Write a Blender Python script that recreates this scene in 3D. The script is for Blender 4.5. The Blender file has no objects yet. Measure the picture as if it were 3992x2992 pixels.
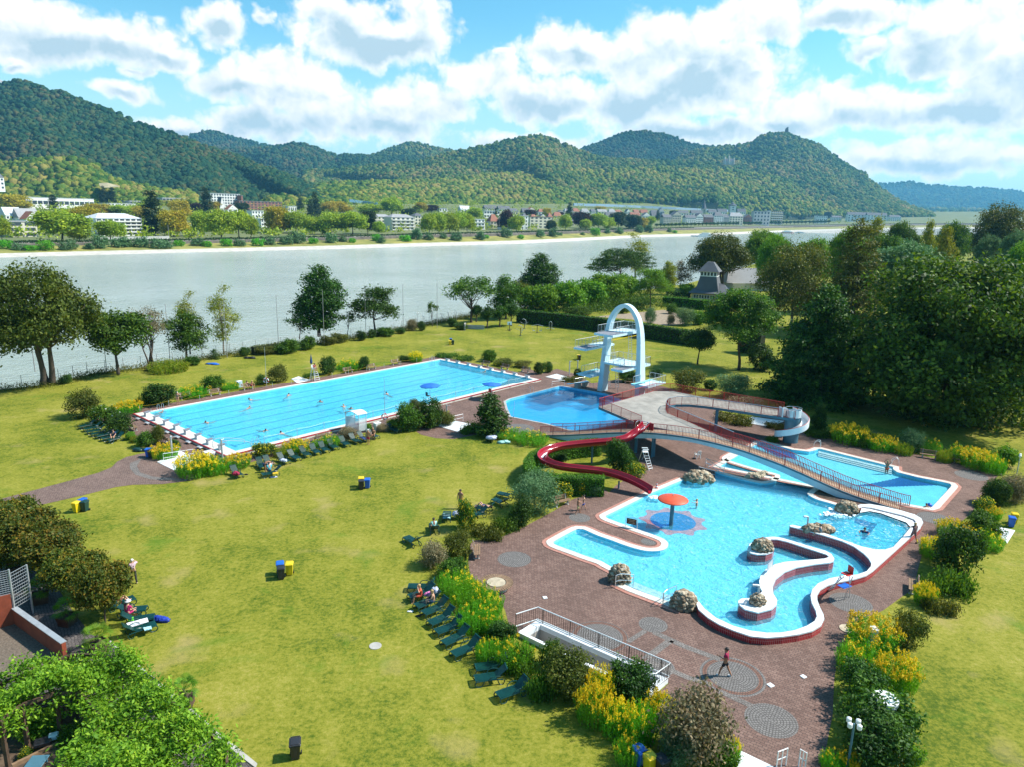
T_=tuple
import bpy,math,random
import numpy as np
from mathutils import Vector,Matrix
from mathutils.geometry import delaunay_2d_cdt
random.seed(7)
RNG=np.random.default_rng(11)
sc=bpy.context.scene
COL=sc.collection
PI=math.pi
R_=math.radians
PW,PH=3992,2992
CF,CPITCH,CROLL,CH=2802.52,R_(13.22227),R_(1.33489),24.822
_fw=np.array([0,math.cos(CPITCH),-math.sin(CPITCH)])
_r=np.array([1.0,0,0])
_u=np.array([0,math.sin(CPITCH),math.cos(CPITCH)])
_c,_s=math.cos(CROLL),math.sin(CROLL)
CR=np.array([_c*_r+_s*_u,-_s*_r+_c*_u,_fw])
CO=np.array([0,0,CH])
def ray(x,y):
 return CR.T@np.array([(x-PW/2)/CF,-(y-PH/2)/CF,1.0])
def G(p,z=0.0):
 d=ray(*p)
 t=(z-CH)/d[2]
 return CO+t*d
def AT(p,dist):
 d=ray(*p)
 return CO+d*(dist/d[1])
def HT(foot,top,z=0.0):
 X=G(foot,z)
 d=ray(*top)
 t=math.hypot(X[0],X[1])/math.hypot(d[0],d[1])
 return CH+t*d[2]-z
def MPP(X):
 "metres per photo pixel at a point"
 return float((np.array(X)-CO)@_fw)/CF
def K(ox,oy,s):
 return lambda x,y:(ox+x/s,oy+y/s)
def KK(k,pts):
 return[k(*p)for p in pts]
def GG(k,pts,z=0.0):
 return[G(k(*p),z)for p in pts]
a1=K(0,700,2.211);a2=K(1000,700,2.211);a3=K(2000,700,2.211);a4=K(2992,700,2.211)
b1=K(0,1400,2.211);b2=K(1000,1300,2.211);b3=K(1900,1100,2.211);b4=K(2900,1400,2.211)
n1=K(0,2150,1.969);n2=K(1400,1850,2.211);n3=K(2000,1850,2.211);n4=K(2900,1750,2.211)
n5=K(2000,2350,2.212);n6=K(2900,2350,2.0256);e3=K(2500,1480,1.5875);g4=K(2000,1550,2.115)
k1=K(3450,1650,1.587);k2=K(0,1900,1.5865);h6=K(2250,1150,2.322)
hl1=K(0,250,1.7015);hl2=K(1300,450,1.1545);hl3=K(2400,450,1.0583);F=K(0,0,0.5541);fx=K(0,0,1.0)
def rootloc(o):
 v=Vector((0,0,0))
 while o is not None:
  v+=o.location
  o=o.parent
 return v
def tag(o,lab9=None,cat=None,group=None,kind=None):
 if lab9:o['label']=lab9
 if cat:o['category']=cat
 if group:o['group']=group
 if kind:o['kind']=kind
 return o
def Q6(name,lab9,cat,loc=(0,0,0),rz=0.0,group=None):
 o=bpy.data.objects.new(name,None)
 COL.objects.link(o)
 o.empty_display_size=0.2
 o.location=Vector((float(loc[0]),float(loc[1]),float(loc[2])))
 o.rotation_euler=(0,0,rz)
 return tag(o,lab9,cat,group)
def dup(root,loc,rz=0.0,lab9=None,group=None,scale=None):
 r=root.copy()
 COL.objects.link(r)
 r.location=Vector((float(loc[0]),float(loc[1]),float(loc[2])))
 r.rotation_euler=(0,0,rz)
 if scale is not None:
  r.scale=scale if hasattr(scale,'__len__')else(scale,scale,scale)
 if lab9:r['label']=lab9
 if group:r['group']=group
 for ch in list(root.children):
  c=ch.copy();COL.objects.link(c);c.parent=r
  for g in list(ch.children):
   d=g.copy();COL.objects.link(d);d.parent=c
 return r
class Proto:
 "builds a kind once; the first placing uses the original, later ones are copies of it and of its parts"
 def __init__(self,maker):
  self.maker,self.root,self.used=maker,None,False
 def place(self,loc,rz=0.0,lab9=None,cat=None,group=None,scale=None):
  if self.root is None:
   self.root=self.maker()
  if not self.used:
   self.used=True
   r=self.root
   r.location=Vector((float(loc[0]),float(loc[1]),float(loc[2])))
   r.rotation_euler=(0,0,rz)
   if scale is not None:
    r.scale=scale if hasattr(scale,'__len__')else(scale,scale,scale)
  else:
   r=dup(self.root,loc,rz,None,None,scale if scale is not None else(1,1,1))
  return tag(r,lab9,cat,group)
def q3(name,V,Fa,mat=None,parent=None,smooth=False,origin=None,mats=None,midx=None):
 V=np.asarray(V,dtype=np.float32).reshape(-1,3)
 me=bpy.data.meshes.new(name)
 Fa=np.asarray(Fa,dtype=np.int32)
 n,k=Fa.shape
 off=Vector((0,0,0))
 if parent is not None:off=rootloc(parent)
 elif origin is not None:off=Vector([float(c)for c in origin])
 V=V-np.array(off,dtype=np.float32)
 me.vertices.add(len(V));me.vertices.foreach_set('co',V.ravel())
 me.loops.add(n*k);me.loops.foreach_set('vertex_index',Fa.ravel())
 me.polygons.add(n)
 me.polygons.foreach_set('loop_start',np.arange(0,n*k,k,dtype=np.int32))
 if smooth:me.polygons.foreach_set('use_smooth',np.ones(n,dtype=bool))
 for m in(mats or([mat]if mat else[])):me.materials.append(m)
 if midx is not None:me.polygons.foreach_set('material_index',np.asarray(midx,dtype=np.int32))
 me.update(calc_edges=True)
 o=bpy.data.objects.new(name,me)
 COL.objects.link(o)
 if parent is not None:o.parent=parent
 elif origin is not None:o.location=off
 return o
class MB:
 "collects shapes and links them as ONE mesh object"
 def __init__(s):
  s.v=[];s.f=[]
 def add(s,vs,fs):
  o=len(s.v)
  s.v.extend([(float(a),float(b),float(c))for a,b,c in vs])
  s.f.extend([T_(i+o for i in f)for f in fs])
  return s
 def box(s,c,d,rz=0.0,bev=0.0):
  hx,hy,hz=d[0]/2,d[1]/2,d[2]/2
  ca,sa=math.cos(rz),math.sin(rz)
  vs=[]
  if bev<=0:
   for z in(-hz,hz):
    for x,y in((-hx,-hy),(hx,-hy),(hx,hy),(-hx,hy)):
     vs.append((c[0]+x*ca-y*sa,c[1]+x*sa+y*ca,c[2]+z))
   return s.add(vs,[(3,2,1,0),(4,5,6,7),(0,1,5,4),(1,2,6,5),(2,3,7,6),(3,0,4,7)])
  b=bev
  lv=[(-hz,b),(-hz+b,0),(hz-b,0),(hz,b)]
  ring=[]
  for z,i in lv:
   xx,yy=hx-i,hy-i
   k=b
   pts=[(-xx+k,-yy),(xx-k,-yy),(xx,-yy+k),(xx,yy-k),(xx-k,yy),(-xx+k,yy),(-xx,yy-k),(-xx,-yy+k)]
   ring.append(len(vs))
   for x,y in pts:
    vs.append((c[0]+x*ca-y*sa,c[1]+x*sa+y*ca,c[2]+z))
  fs=[T_(reversed(range(8))),T_(range(24,32))]
  for l in range(3):
   for i in range(8):
    j=(i+1)%8
    fs.append((l*8+i,l*8+j,l*8+8+j,l*8+8+i))
  return s.add(vs,fs)
 def Q7(s,p,q,w,h=None,up=(0,0,1)):
  h=h or w
  p,q=Vector(p),Vector(q)
  d=(q-p)
  if d.length<1e-6:return s
  d.normalize()
  upv=Vector(up)
  if abs(d.dot(upv))>0.98:upv=Vector((1,0,0))
  sd=d.cross(upv).normalized()*(w/2)
  uu=sd.cross(d).normalized()*(h/2)
  vs=[]
  for e in(p,q):
   vs+=[e-sd-uu,e+sd-uu,e+sd+uu,e-sd+uu]
  return s.add(vs,[(0,1,2,3),(7,6,5,4),(0,4,5,1),(1,5,6,2),(2,6,7,3),(3,7,4,0)])
 def Q2(s,path,r,n=6,closed=False):
  P=[Vector([float(c)for c in p])for p in path]
  m=len(P)
  rr=r if hasattr(r,'__len__')else[r]*m
  vs,fs=[],[]
  prev=None
  for i in range(m):
   if closed:t=P[(i+1)%m]-P[i-1]
   else:t=P[min(i+1,m-1)]-P[max(i-1,0)]
   if t.length<1e-9:t=Vector((0,0,1))
   t.normalize()
   if prev is None:
    a=Vector((0,0,1))if abs(t.z)<0.9 else Vector((1,0,0))
    nrm=t.cross(a).normalized()
   else:
    nrm=(prev-t*prev.dot(t))
    if nrm.length<1e-6:nrm=t.orthogonal()
    nrm.normalize()
   prev=nrm
   b=t.cross(nrm)
   for k in range(n):
    an=2*PI*k/n
    vs.append(P[i]+(nrm*math.cos(an)+b*math.sin(an))*rr[i])
  L=m if closed else m-1
  for i in range(L):
   j=(i+1)%m
   for k in range(n):
    k2_=(k+1)%n
    fs.append((i*n+k,i*n+k2_,j*n+k2_,j*n+k))
  if not closed:
   fs.append(T_(reversed(range(n))));fs.append(T_(range((m-1)*n,m*n)))
  return s.add(vs,fs)
 def Q3(s,prof,n=16,c=(0,0,0),sx=1.0,sy=1.0):
  vs,fs=[],[]
  for r,z in prof:
   for k in range(n):
    an=2*PI*k/n
    vs.append((c[0]+r*sx*math.cos(an),c[1]+r*sy*math.sin(an),c[2]+z))
  for i in range(len(prof)-1):
   for k in range(n):
    k2_=(k+1)%n
    fs.append((i*n+k,i*n+k2_,(i+1)*n+k2_,(i+1)*n+k))
  fs.append(T_(reversed(range(n))));m=len(prof)-1
  fs.append(T_(range(m*n,m*n+n)))
  return s.add(vs,fs)
 def sheet(s,poly,z=None,holes=()):
  "flat polygon with holes: constrained Delaunay triangles, kept where they lie inside"
  pts,edges=[],[]
  for L in[poly]+list(holes):
   o=len(pts);n=len(L)
   pts+=[Vector((p[0],p[1]))for p in L]
   edges+=[(o+i,o+(i+1)%n)for i in range(n)]
  V,_,T,ov,_,_=delaunay_2d_cdt(pts,edges,[],0,1e-5)
  src=[p for L in[poly]+list(holes)for p in L]
  zs=[(src[k[0]][2]if z is None else z)if k else(z or 0.0)for k in ov]
  def inn(x,y,L):
   c=False;j=len(L)-1
   for i in range(len(L)):
    if(L[i][1]>y)!=(L[j][1]>y)and x<(L[j][0]-L[i][0])*(y-L[i][1])/(L[j][1]-L[i][1])+L[i][0]:c=not c
    j=i
   return c
  out=[]
  for t in T:
   cx=sum(V[i].x for i in t)/len(t);cy_=sum(V[i].y for i in t)/len(t)
   if not inn(cx,cy_,poly)or any(inn(cx,cy_,h)for h in holes):continue
   A,B,C=V[t[0]],V[t[1]],V[t[2]]
   out.append(T_(t)if(B-A).cross(C-A)>0 else T_(reversed(t)))
  return s.add([(v.x,v.y,zz)for v,zz in zip(V,zs)],out)
 def wall(s,poly,z0,z1,closed=True,flip=False):
  n=len(poly)
  vs=[(p[0],p[1],z0)for p in poly]+[(p[0],p[1],z1)for p in poly]
  fs=[]
  for i in range(n if closed else n-1):
   j=(i+1)%n
   f=(i,j,n+j,n+i)
   fs.append(T_(reversed(f))if flip else f)
  return s.add(vs,fs)
 def Q4(s,poly,z0,z1):
  s.sheet(poly,z1);s.wall(poly,z0,z1)
  return s
 def grid(s,rows,flip=False):
  m,n=len(rows),len(rows[0])
  vs=[p for r in rows for p in r]
  fs=[]
  for i in range(m-1):
   for j in range(n-1):
    f=(i*n+j,i*n+j+1,(i+1)*n+j+1,(i+1)*n+j)
    fs.append(T_(reversed(f))if flip else f)
  return s.add(vs,fs)
 def blob(s,c,rad,r9,rough=0.15,sub=1):
  V,Fa=ICO[sub]
  n=len(V)
  k=1+rough*(r9.random(n)*2-1)
  vs=V*k[:,None]*np.array(rad)+np.array(c)
  return s.add(vs.tolist(),Fa.tolist())
 def Q1(s,name,mat,parent=None,smooth=False,origin=None):
  off=Vector((0,0,0))
  if parent is not None:off=rootloc(parent)
  elif origin is not None:off=Vector([float(c)for c in origin])
  me=bpy.data.meshes.new(name)
  me.from_pydata([(x-off.x,y-off.y,z-off.z)for x,y,z in s.v],[],s.f)
  if smooth:
   me.polygons.foreach_set('use_smooth',np.ones(len(me.polygons),dtype=bool))
  for m in(mat if isinstance(mat,(list,T_))else[mat]):me.materials.append(m)
  me.update()
  o=bpy.data.objects.new(name,me)
  COL.objects.link(o)
  if parent is not None:o.parent=parent
  elif origin is not None:o.location=off
  return o
def _ico(sub):
 t=(1+5**.5)/2
 V=[(-1,t,0),(1,t,0),(-1,-t,0),(1,-t,0),(0,-1,t),(0,1,t),(0,-1,-t),(0,1,-t),(t,0,-1),(t,0,1),(-t,0,-1),(-t,0,1)]
 V=[np.array(v)/np.linalg.norm(v)for v in V]
 Fa=[(0,11,5),(0,5,1),(0,1,7),(0,7,10),(0,10,11),(1,5,9),(5,11,4),(11,10,2),(10,7,6),(7,1,8),(3,9,4),(3,4,2),(3,2,6),(3,6,8),(3,8,9),(4,9,5),(2,4,11),(6,2,10),(8,6,7),(9,8,1)]
 for _ in range(sub):
  cache={};N=[]
  def mid(a,b):
   k=(min(a,b),max(a,b))
   if k not in cache:
    m=V[a]+V[b];V.append(m/np.linalg.norm(m));cache[k]=len(V)-1
   return cache[k]
  for a,b,c in Fa:
   x,y,z=mid(a,b),mid(b,c),mid(c,a)
   N+=[(a,x,z),(b,y,x),(c,z,y),(x,y,z)]
  Fa=N
 return np.array(V),np.array(Fa)
ICO={i:_ico(i)for i in range(4)}
def Q5(pts,n=6,closed=False):
 "Catmull-Rom through points (tuples of any dimension)"
 P=[np.array(p,dtype=float)for p in pts]
 m=len(P);out=[]
 for i in range(m if closed else m-1):
  if closed:p0,p1,p2,p3=P[i-1],P[i],P[(i+1)%m],P[(i+2)%m]
  else:p0,p1,p2,p3=P[max(i-1,0)],P[i],P[i+1],P[min(i+2,m-1)]
  for k in range(n):
   t=k/n
   out.append(0.5*((2*p1)+(-p0+p2)*t+(2*p0-5*p1+4*p2-p3)*t*t+(-p0+3*p1-3*p2+p3)*t**3))
 if not closed:out.append(P[-1])
 return out
def area2(poly):
 return 0.5*sum(poly[i][0]*poly[(i+1)%len(poly)][1]-poly[(i+1)%len(poly)][0]*poly[i][1]for i in range(len(poly)))
def ccw(poly):
 return list(poly)if area2(poly)>0 else list(reversed(poly))
def offset(poly,d,closed=True):
 "offset a polyline to its right by d (outwards for a counter-clockwise polygon)"
 n=len(poly);out=[]
 for i in range(n):
  p=np.array(poly[i][:2])
  a=np.array(poly[i-1][:2])if(closed or i>0)else None
  b=np.array(poly[(i+1)%n][:2])if(closed or i<n-1)else None
  ns=[]
  for q0,q1 in((a,p),(p,b)):
   if q0 is None or q1 is None:continue
   t=q1-q0;L=np.linalg.norm(t)
   if L>1e-9:ns.append(np.array([t[1],-t[0]])/L)
  nn=sum(ns);L=np.linalg.norm(nn)
  nn=nn/L if L>1e-9 else ns[0]
  k=1.0/max(0.5,float(nn@ns[0]))
  q=p+nn*d*k
  out.append((q[0],q[1],poly[i][2]if len(poly[i])>2 else 0.0))
 return out
def Q9(path,step):
 P=[np.array(p,dtype=float)for p in path]
 L=[0.0]
 for i in range(1,len(P)):L.append(L[-1]+float(np.linalg.norm(P[i]-P[i-1])))
 n=max(1,int(round(L[-1]/step)))
 out=[];j=0
 for k in range(n+1):
  s=L[-1]*k/n
  while j<len(P)-2 and L[j+1]<s:j+=1
  t=(s-L[j])/max(1e-9,L[j+1]-L[j])
  out.append(P[j]*(1-t)+P[j+1]*t)
 return out
def ordw(i):
 return['first','second','third','fourth','fifth','sixth','seventh','eighth','ninth','tenth','eleventh','twelfth','thirteenth','fourteenth','fifteenth','sixteenth','seventeenth','eighteenth','nineteenth','twentieth'][i]if i<20 else{20:'twenty-first',21:'twenty-second',22:'twenty-third',23:'twenty-fourth',24:'twenty-fifth',25:'twenty-sixth',26:'twenty-seventh',27:'twenty-eighth',28:'twenty-ninth',29:'thirtieth',30:'thirty-first',31:'thirty-second'}.get(i,'farther')
class NT:
 def __init__(s,nt):s.nt=nt
 def n(s,t,**kw):
  nd=s.nt.nodes.new(t)
  for k,v in kw.items():
   if k.startswith('i_'):
    key=k[2:]
    key=int(key)if key.isdigit()else key.replace('_',' ')
    s.set(nd.inputs[key],v)
   else:setattr(nd,k,v)
  return nd
 def set(s,inp,v):
  if isinstance(v,bpy.types.NodeSocket):s.nt.links.new(v,inp)
  elif isinstance(v,bpy.types.Node):s.nt.links.new(v.outputs[0],inp)
  else:inp.default_value=v
 def math(s,op,a,b=0.0,c=None,clamp=False):
  nd=s.nt.nodes.new('ShaderNodeMath');nd.operation=op;nd.use_clamp=clamp
  s.set(nd.inputs[0],a);s.set(nd.inputs[1],b)
  if c is not None:s.set(nd.inputs[2],c)
  return nd.outputs[0]
 def mix(s,f,a,b,mode='MIX'):
  nd=s.nt.nodes.new('ShaderNodeMix');nd.data_type='RGBA';nd.blend_type=mode;nd.clamp_factor=True
  s.set(nd.inputs[0],f);s.set(nd.inputs[6],a if not isinstance(a,T_)else C4(a));s.set(nd.inputs[7],b if not isinstance(b,T_)else C4(b))
  return nd.outputs[2]
 def noise(s,vec,scale,detail=3.0,rough=0.5,dist=0.0):
  nd=s.n('ShaderNodeTexNoise',i_Scale=scale,i_Detail=detail,i_Roughness=rough,i_Distortion=dist)
  if vec is not None:s.set(nd.inputs['Vector'],vec)
  return nd.outputs[0]
 def ramp(s,f,stops,interp='LINEAR'):
  nd=s.nt.nodes.new('ShaderNodeValToRGB');cr=nd.color_ramp;cr.interpolation=interp
  while len(cr.elements)<len(stops):cr.elements.new(0.5)
  for e,(p,c)in zip(cr.elements,stops):
   e.position=p;e.color=C4(c)
  s.set(nd.inputs[0],f)
  return nd.outputs[0]
 def pos(s):
  return s.n('ShaderNodeNewGeometry').outputs['Position']
 def obj(s):
  return s.n('ShaderNodeTexCoord').outputs['Object']
def C4(c):
 return(c[0],c[1],c[2],1.0)if len(c)==3 else T_(c)
def q1(name):
 m=bpy.data.materials.new(name);m.use_nodes=True
 nt=m.node_tree
 for nd in list(nt.nodes):nt.nodes.remove(nd)
 out=nt.nodes.new('ShaderNodeOutputMaterial')
 return m,NT(nt),out
def mat(name,col,rough=0.7,var=0.12,scale=2.0,metal=0.0,bump=0.0,bscale=30.0,spec=0.5,col2=None,world=True):
 m,t,out=q1(name)
 v=t.pos()if world else t.obj()
 c2=col2 if col2 else T_(min(1,c*(1+var))for c in col)
 c1=col if col2 else T_(c*(1-var)for c in col)
 nz=t.noise(v,scale,4.0,0.6)
 f=t.n('ShaderNodeMapRange',i_1=0.35,i_2=0.65);t.set(f.inputs[0],nz)
 cc=t.mix(f.outputs[0],c1,c2)
 b=t.n('ShaderNodeBsdfPrincipled',i_Base_Color=cc,i_Roughness=rough,i_Metallic=metal)
 b.inputs['Specular IOR Level'].default_value=spec
 if bump:
  bn=t.n('ShaderNodeBump',i_Strength=bump,i_Distance=0.02);t.set(bn.inputs['Height'],t.noise(v,bscale,4.0,0.6))
  t.set(b.inputs['Normal'],bn.outputs[0])
 t.set(out.inputs[0],b.outputs[0])
 return m
def q4(name,cols,trans=0.3,tcol=None,nscale=0.5,rough=0.6):
 "leaves: every leaf gets its own tone, clumps drift between tones, light shines through"
 m,t,out=q1(name)
 g=t.n('ShaderNodeNewGeometry')
 oi=t.n('ShaderNodeObjectInfo')
 nz=t.noise(g.outputs['Position'],nscale,2.0,0.5)
 f=t.math('ADD',t.math('MULTIPLY',g.outputs['Random Per Island'],0.55),t.math('MULTIPLY',t.math('SUBTRACT',nz,0.28),0.95))
 k=len(cols)
 c=t.ramp(f,[(i/(k-1)if k>1 else 0,cols[i])for i in range(k)])
 hs=t.n('ShaderNodeHueSaturation');t.set(hs.inputs['Color'],c)
 t.set(hs.inputs['Value'],t.math('ADD',0.88,t.math('MULTIPLY',oi.outputs['Random'],0.24)))
 t.set(hs.inputs['Hue'],t.math('ADD',0.49,t.math('MULTIPLY',oi.outputs['Random'],0.02)))
 c=hs.outputs[0]
 d=t.n('ShaderNodeBsdfPrincipled',i_Base_Color=c,i_Roughness=rough);d.inputs['Specular IOR Level'].default_value=0.25
 tr=t.n('ShaderNodeBsdfTranslucent');t.set(tr.inputs[0],t.mix(1.0,c,tcol or(1.5,1.35,0.5),'MULTIPLY'))
 mx=t.n('ShaderNodeMixShader',i_0=trans);t.set(mx.inputs[1],d.outputs[0]);t.set(mx.inputs[2],tr.outputs[0])
 t.set(out.inputs[0],mx.outputs[0])
 return m
EXPOSURE=0.75
SKY_TINT=(0.50,0.98,0.98)
CLOUD_L=5.9
CLOUDS=[(150,130,430,170,1.0),(480,170,300,130,1.0),(650,215,170,80,.9),(855,75,140,110,1.0),(1030,45,45,45,.8),(1440,130,330,150,1.1),(1620,110,190,170,1.0),(1250,60,130,80,.9),(1130,330,300,170,1.0),(900,310,200,110,.9),(1250,430,220,120,.9),(1000,480,330,90,.8),(1640,410,260,130,1.0),(1500,500,320,90,.8),(1900,300,190,110,.9),(1960,215,60,35,.8),(2230,190,260,130,1.0),(2150,380,330,130,1.0),(2060,560,330,60,.8),(2560,200,330,170,1.1),(2750,300,380,200,1.2),(2450,400,420,120,1.0),(2900,90,360,120,1.0),(2700,520,500,80,.8),(3330,60,330,90,1.0),(3400,180,120,60,.8),(3750,130,420,190,1.1),(3950,300,380,160,1.0),(3250,420,430,130,1.0),(3700,420,420,120,1.0),(3600,600,500,100,.9),(3050,480,260,70,.8),(500,370,150,55,.8),(660,490,170,70,.85),(60,270,100,35,.6),(520,285,110,35,.6),]
HAZE=True
HAZE_DENSITY=6e-5
HAZE_G=0.2
HAZE_COL=(0.22,0.64,1.0)
cam_d=bpy.data.cameras.new('camera');cam=bpy.data.objects.new('camera',cam_d);COL.objects.link(cam)
cam_d.sensor_fit='HORIZONTAL';cam_d.sensor_width=36.0
cam_d.lens=CF/PW*36.0
cam_d.clip_start=0.5;cam_d.clip_end=60000
M3=Matrix((CR[0].tolist(),CR[1].tolist(),(-CR[2]).tolist())).transposed()
cam.matrix_world=Matrix.Translation((0,0,CH))@M3.to_4x4()
sc.camera=cam
SUN_AZ,SUN_EL=R_(82),R_(48)
sd=Vector((math.sin(SUN_AZ)*math.cos(SUN_EL),math.cos(SUN_AZ)*math.cos(SUN_EL),math.sin(SUN_EL)))
sun_d=bpy.data.lights.new('sun','SUN');sun_d.energy=4.8;sun_d.angle=R_(2.0);sun_d.color=(1.0,0.95,0.86)
sun=bpy.data.objects.new('sun',sun_d);COL.objects.link(sun)
sun.rotation_euler=sd.to_track_quat('Z','Y').to_euler();sun.location=(60,60,200)
sc.view_settings.view_transform='Standard';sc.view_settings.look='None'
sc.view_settings.exposure=EXPOSURE;sc.view_settings.gamma=1.0
cy=sc.cycles
cy.max_bounces=6;cy.diffuse_bounces=2;cy.glossy_bounces=2;cy.transmission_bounces=3;cy.transparent_max_bounces=8;cy.volume_bounces=0
cy.caustics_reflective=False;cy.caustics_refractive=False
cy.use_denoising=True
cy.sample_clamp_indirect=4.0
world=bpy.data.worlds.new('World');sc.world=world;world.use_nodes=True
def build_world():
 nt=world.node_tree
 for nd in list(nt.nodes):nt.nodes.remove(nd)
 t=NT(nt)
 out=nt.nodes.new('ShaderNodeOutputWorld')
 sky=t.n('ShaderNodeTexSky',sky_type='NISHITA',sun_disc=False,sun_elevation=SUN_EL,sun_rotation=SUN_AZ)
 sky.altitude=100;sky.air_density=1.0;sky.dust_density=0.6;sky.ozone_density=1.6
 skyc=t.mix(1.0,sky.outputs[0],SKY_TINT,'MULTIPLY')
 dirv=t.n('ShaderNodeTexCoord').outputs['Generated']
 sep=t.n('ShaderNodeSeparateXYZ');t.set(sep.inputs[0],dirv)
 az=t.math('ARCTAN2',sep.outputs[0],sep.outputs[1]);el=t.math('ARCSINE',sep.outputs[2])
 cb=t.n('ShaderNodeCombineXYZ');t.set(cb.inputs[0],t.math('MULTIPLY',az,10.0));t.set(cb.inputs[1],t.math('MULTIPLY',el,10.0))
 p0=cb.outputs[0]
 def vnoise(vec,scale,amp):
  nd=t.n('ShaderNodeTexNoise',i_Scale=scale,i_Detail=4.0,i_Roughness=0.55);t.set(nd.inputs['Vector'],vec)
  vm=t.n('ShaderNodeVectorMath',operation='MULTIPLY_ADD');t.set(vm.inputs[0],nd.outputs[1]);vm.inputs[1].default_value=(amp,amp,0);
  vm.inputs[2].default_value=(-amp/2,-amp/2,0)
  ad=t.n('ShaderNodeVectorMath',operation='ADD');t.set(ad.inputs[0],vec);t.set(ad.inputs[1],vm.outputs[0])
  return ad.outputs[0]
 pw=vnoise(p0,1.3,0.55)
 def billow(vec):
  a=t.n('ShaderNodeTexVoronoi',feature='SMOOTH_F1',i_Scale=3.0,i_Detail=3.0,i_Roughness=0.55,i_Smoothness=0.35);t.set(a.inputs['Vector'],vec)
  n_=t.noise(vec,2.4,7.0,0.6)
  return t.math('ADD',t.math('MULTIPLY',t.math('SUBTRACT',0.55,a.outputs[0]),0.62),t.math('MULTIPLY',t.math('SUBTRACT',n_,0.5),1.25))
 bl=billow(vnoise(p0,2.5,0.25))
 sh=t.n('ShaderNodeVectorMath',operation='ADD');t.set(sh.inputs[0],vnoise(p0,2.5,0.25));sh.inputs[1].default_value=(0.10,0.13,0)
 bl2=billow(sh.outputs[0])
 grp=bpy.data.node_groups.new('cloud_heap','ShaderNodeTree')
 for nm,ty in(('P','NodeSocketVector'),('C','NodeSocketVector'),('R','NodeSocketVector'),('S','NodeSocketFloat'),('M','NodeSocketFloat'),('W','NodeSocketFloat'),('V','NodeSocketFloat')):
  grp.interface.new_socket(nm,in_out='INPUT',socket_type=ty)
 for nm in('M','W','V'):grp.interface.new_socket(nm,in_out='OUTPUT',socket_type='NodeSocketFloat')
 g=NT(grp);gi=grp.nodes.new('NodeGroupInput');go=grp.nodes.new('NodeGroupOutput')
 dv=g.n('ShaderNodeVectorMath',operation='MULTIPLY_ADD');g.set(dv.inputs[0],gi.outputs['P']);g.set(dv.inputs[1],gi.outputs['R']);g.set(dv.inputs[2],gi.outputs['C'])
 ln=g.n('ShaderNodeVectorMath',operation='LENGTH');g.set(ln.inputs[0],dv.outputs[0])
 s2=g.n('ShaderNodeSeparateXYZ');g.set(s2.inputs[0],dv.outputs[0])
 m_=g.math('MULTIPLY_ADD',ln.outputs['Value'],g.math('MULTIPLY',gi.outputs['S'],-1.0),gi.outputs['S'])
 g.set(go.inputs['M'],g.math('MAXIMUM',m_,gi.outputs['M']))
 w_=g.math('ADD',m_,0.25,clamp=True)
 g.set(go.inputs['W'],g.math('ADD',w_,gi.outputs['W']))
 g.set(go.inputs['V'],g.math('MULTIPLY_ADD',w_,s2.outputs[1],gi.outputs['V']))
 heaps=CLOUDS
 m,w,v=None,None,None
 for(x,y,rx,ry,s_)in heaps:
  d=ray(x,y);d=d/np.linalg.norm(d)
  a_,e_=math.atan2(d[0],d[1]),math.asin(d[2])
  dx=ray(x+rx,y);ax=math.atan2(dx[0],dx[1])-a_
  dy=ray(x,y-ry);dy=dy/np.linalg.norm(dy);ey=math.asin(dy[2])-e_
  nd=nt.nodes.new('ShaderNodeGroup');nd.node_tree=grp
  t.set(nd.inputs['P'],pw);ax*=1.15;ey*=1.15;nd.inputs['C'].default_value=(-a_/ax,-e_/ey,0);nd.inputs['R'].default_value=(.1/ax,.1/ey,0);nd.inputs['S'].default_value=s_
  if m is None:nd.inputs['M'].default_value=-0.6
  else:t.set(nd.inputs['M'],m);t.set(nd.inputs['W'],w);t.set(nd.inputs['V'],v)
  m,w,v=nd.outputs['M'],nd.outputs['W'],nd.outputs['V']
 far=t.n('ShaderNodeMapRange',i_1=4.5,i_2=7.0);t.set(far.inputs[0],t.math('ABSOLUTE',t.math('MULTIPLY',az,10.0)))
 hi=t.n('ShaderNodeMapRange',i_1=3.6,i_2=5.5);t.set(hi.inputs[0],t.math('MULTIPLY',el,10.0))
 gen=t.math('SUBTRACT',t.math('MULTIPLY',t.noise(p0,0.35,2.0),2.4),1.6)
 m=t.math('MAXIMUM',m,t.math('SUBTRACT',gen,t.math('MULTIPLY',t.math('SUBTRACT',1.0,t.math('MAXIMUM',far.outputs[0],hi.outputs[0])),3.0)))
 den=t.math('ADD',t.math('ADD',m,t.math('MULTIPLY',bl,0.60)),0.07)
 al=t.n('ShaderNodeMapRange',interpolation_type='SMOOTHSTEP',i_1=-0.03,i_2=0.36);t.set(al.inputs[0],den)
 vert=t.math('DIVIDE',v,t.math('ADD',w,0.02))
 lit=t.math('MULTIPLY',t.math('SUBTRACT',bl,bl2),0.85)
 thick=t.n('ShaderNodeMapRange',i_1=0.15,i_2=0.95);t.set(thick.inputs[0],den)
 base=t.n('ShaderNodeMapRange',interpolation_type='SMOOTHSTEP',i_1=0.30,i_2=-0.40);t.set(base.inputs[0],vert)
 shade=t.math('SUBTRACT',t.math('MULTIPLY',t.math('MULTIPLY',base.outputs[0],thick.outputs[0]),2.0),lit)
 shade=t.math('ADD',shade,t.math('MULTIPLY',thick.outputs[0],0.13))
 cc=t.ramp(shade,[(0.0,(1.04,1.04,1.03)),(0.22,(0.93,0.955,0.97)),(0.55,(0.70,0.81,0.87)),(1.0,(0.46,0.63,0.73))])
 cl=t.mix(1.0,cc,(CLOUD_L,CLOUD_L,CLOUD_L),'MULTIPLY')
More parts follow.
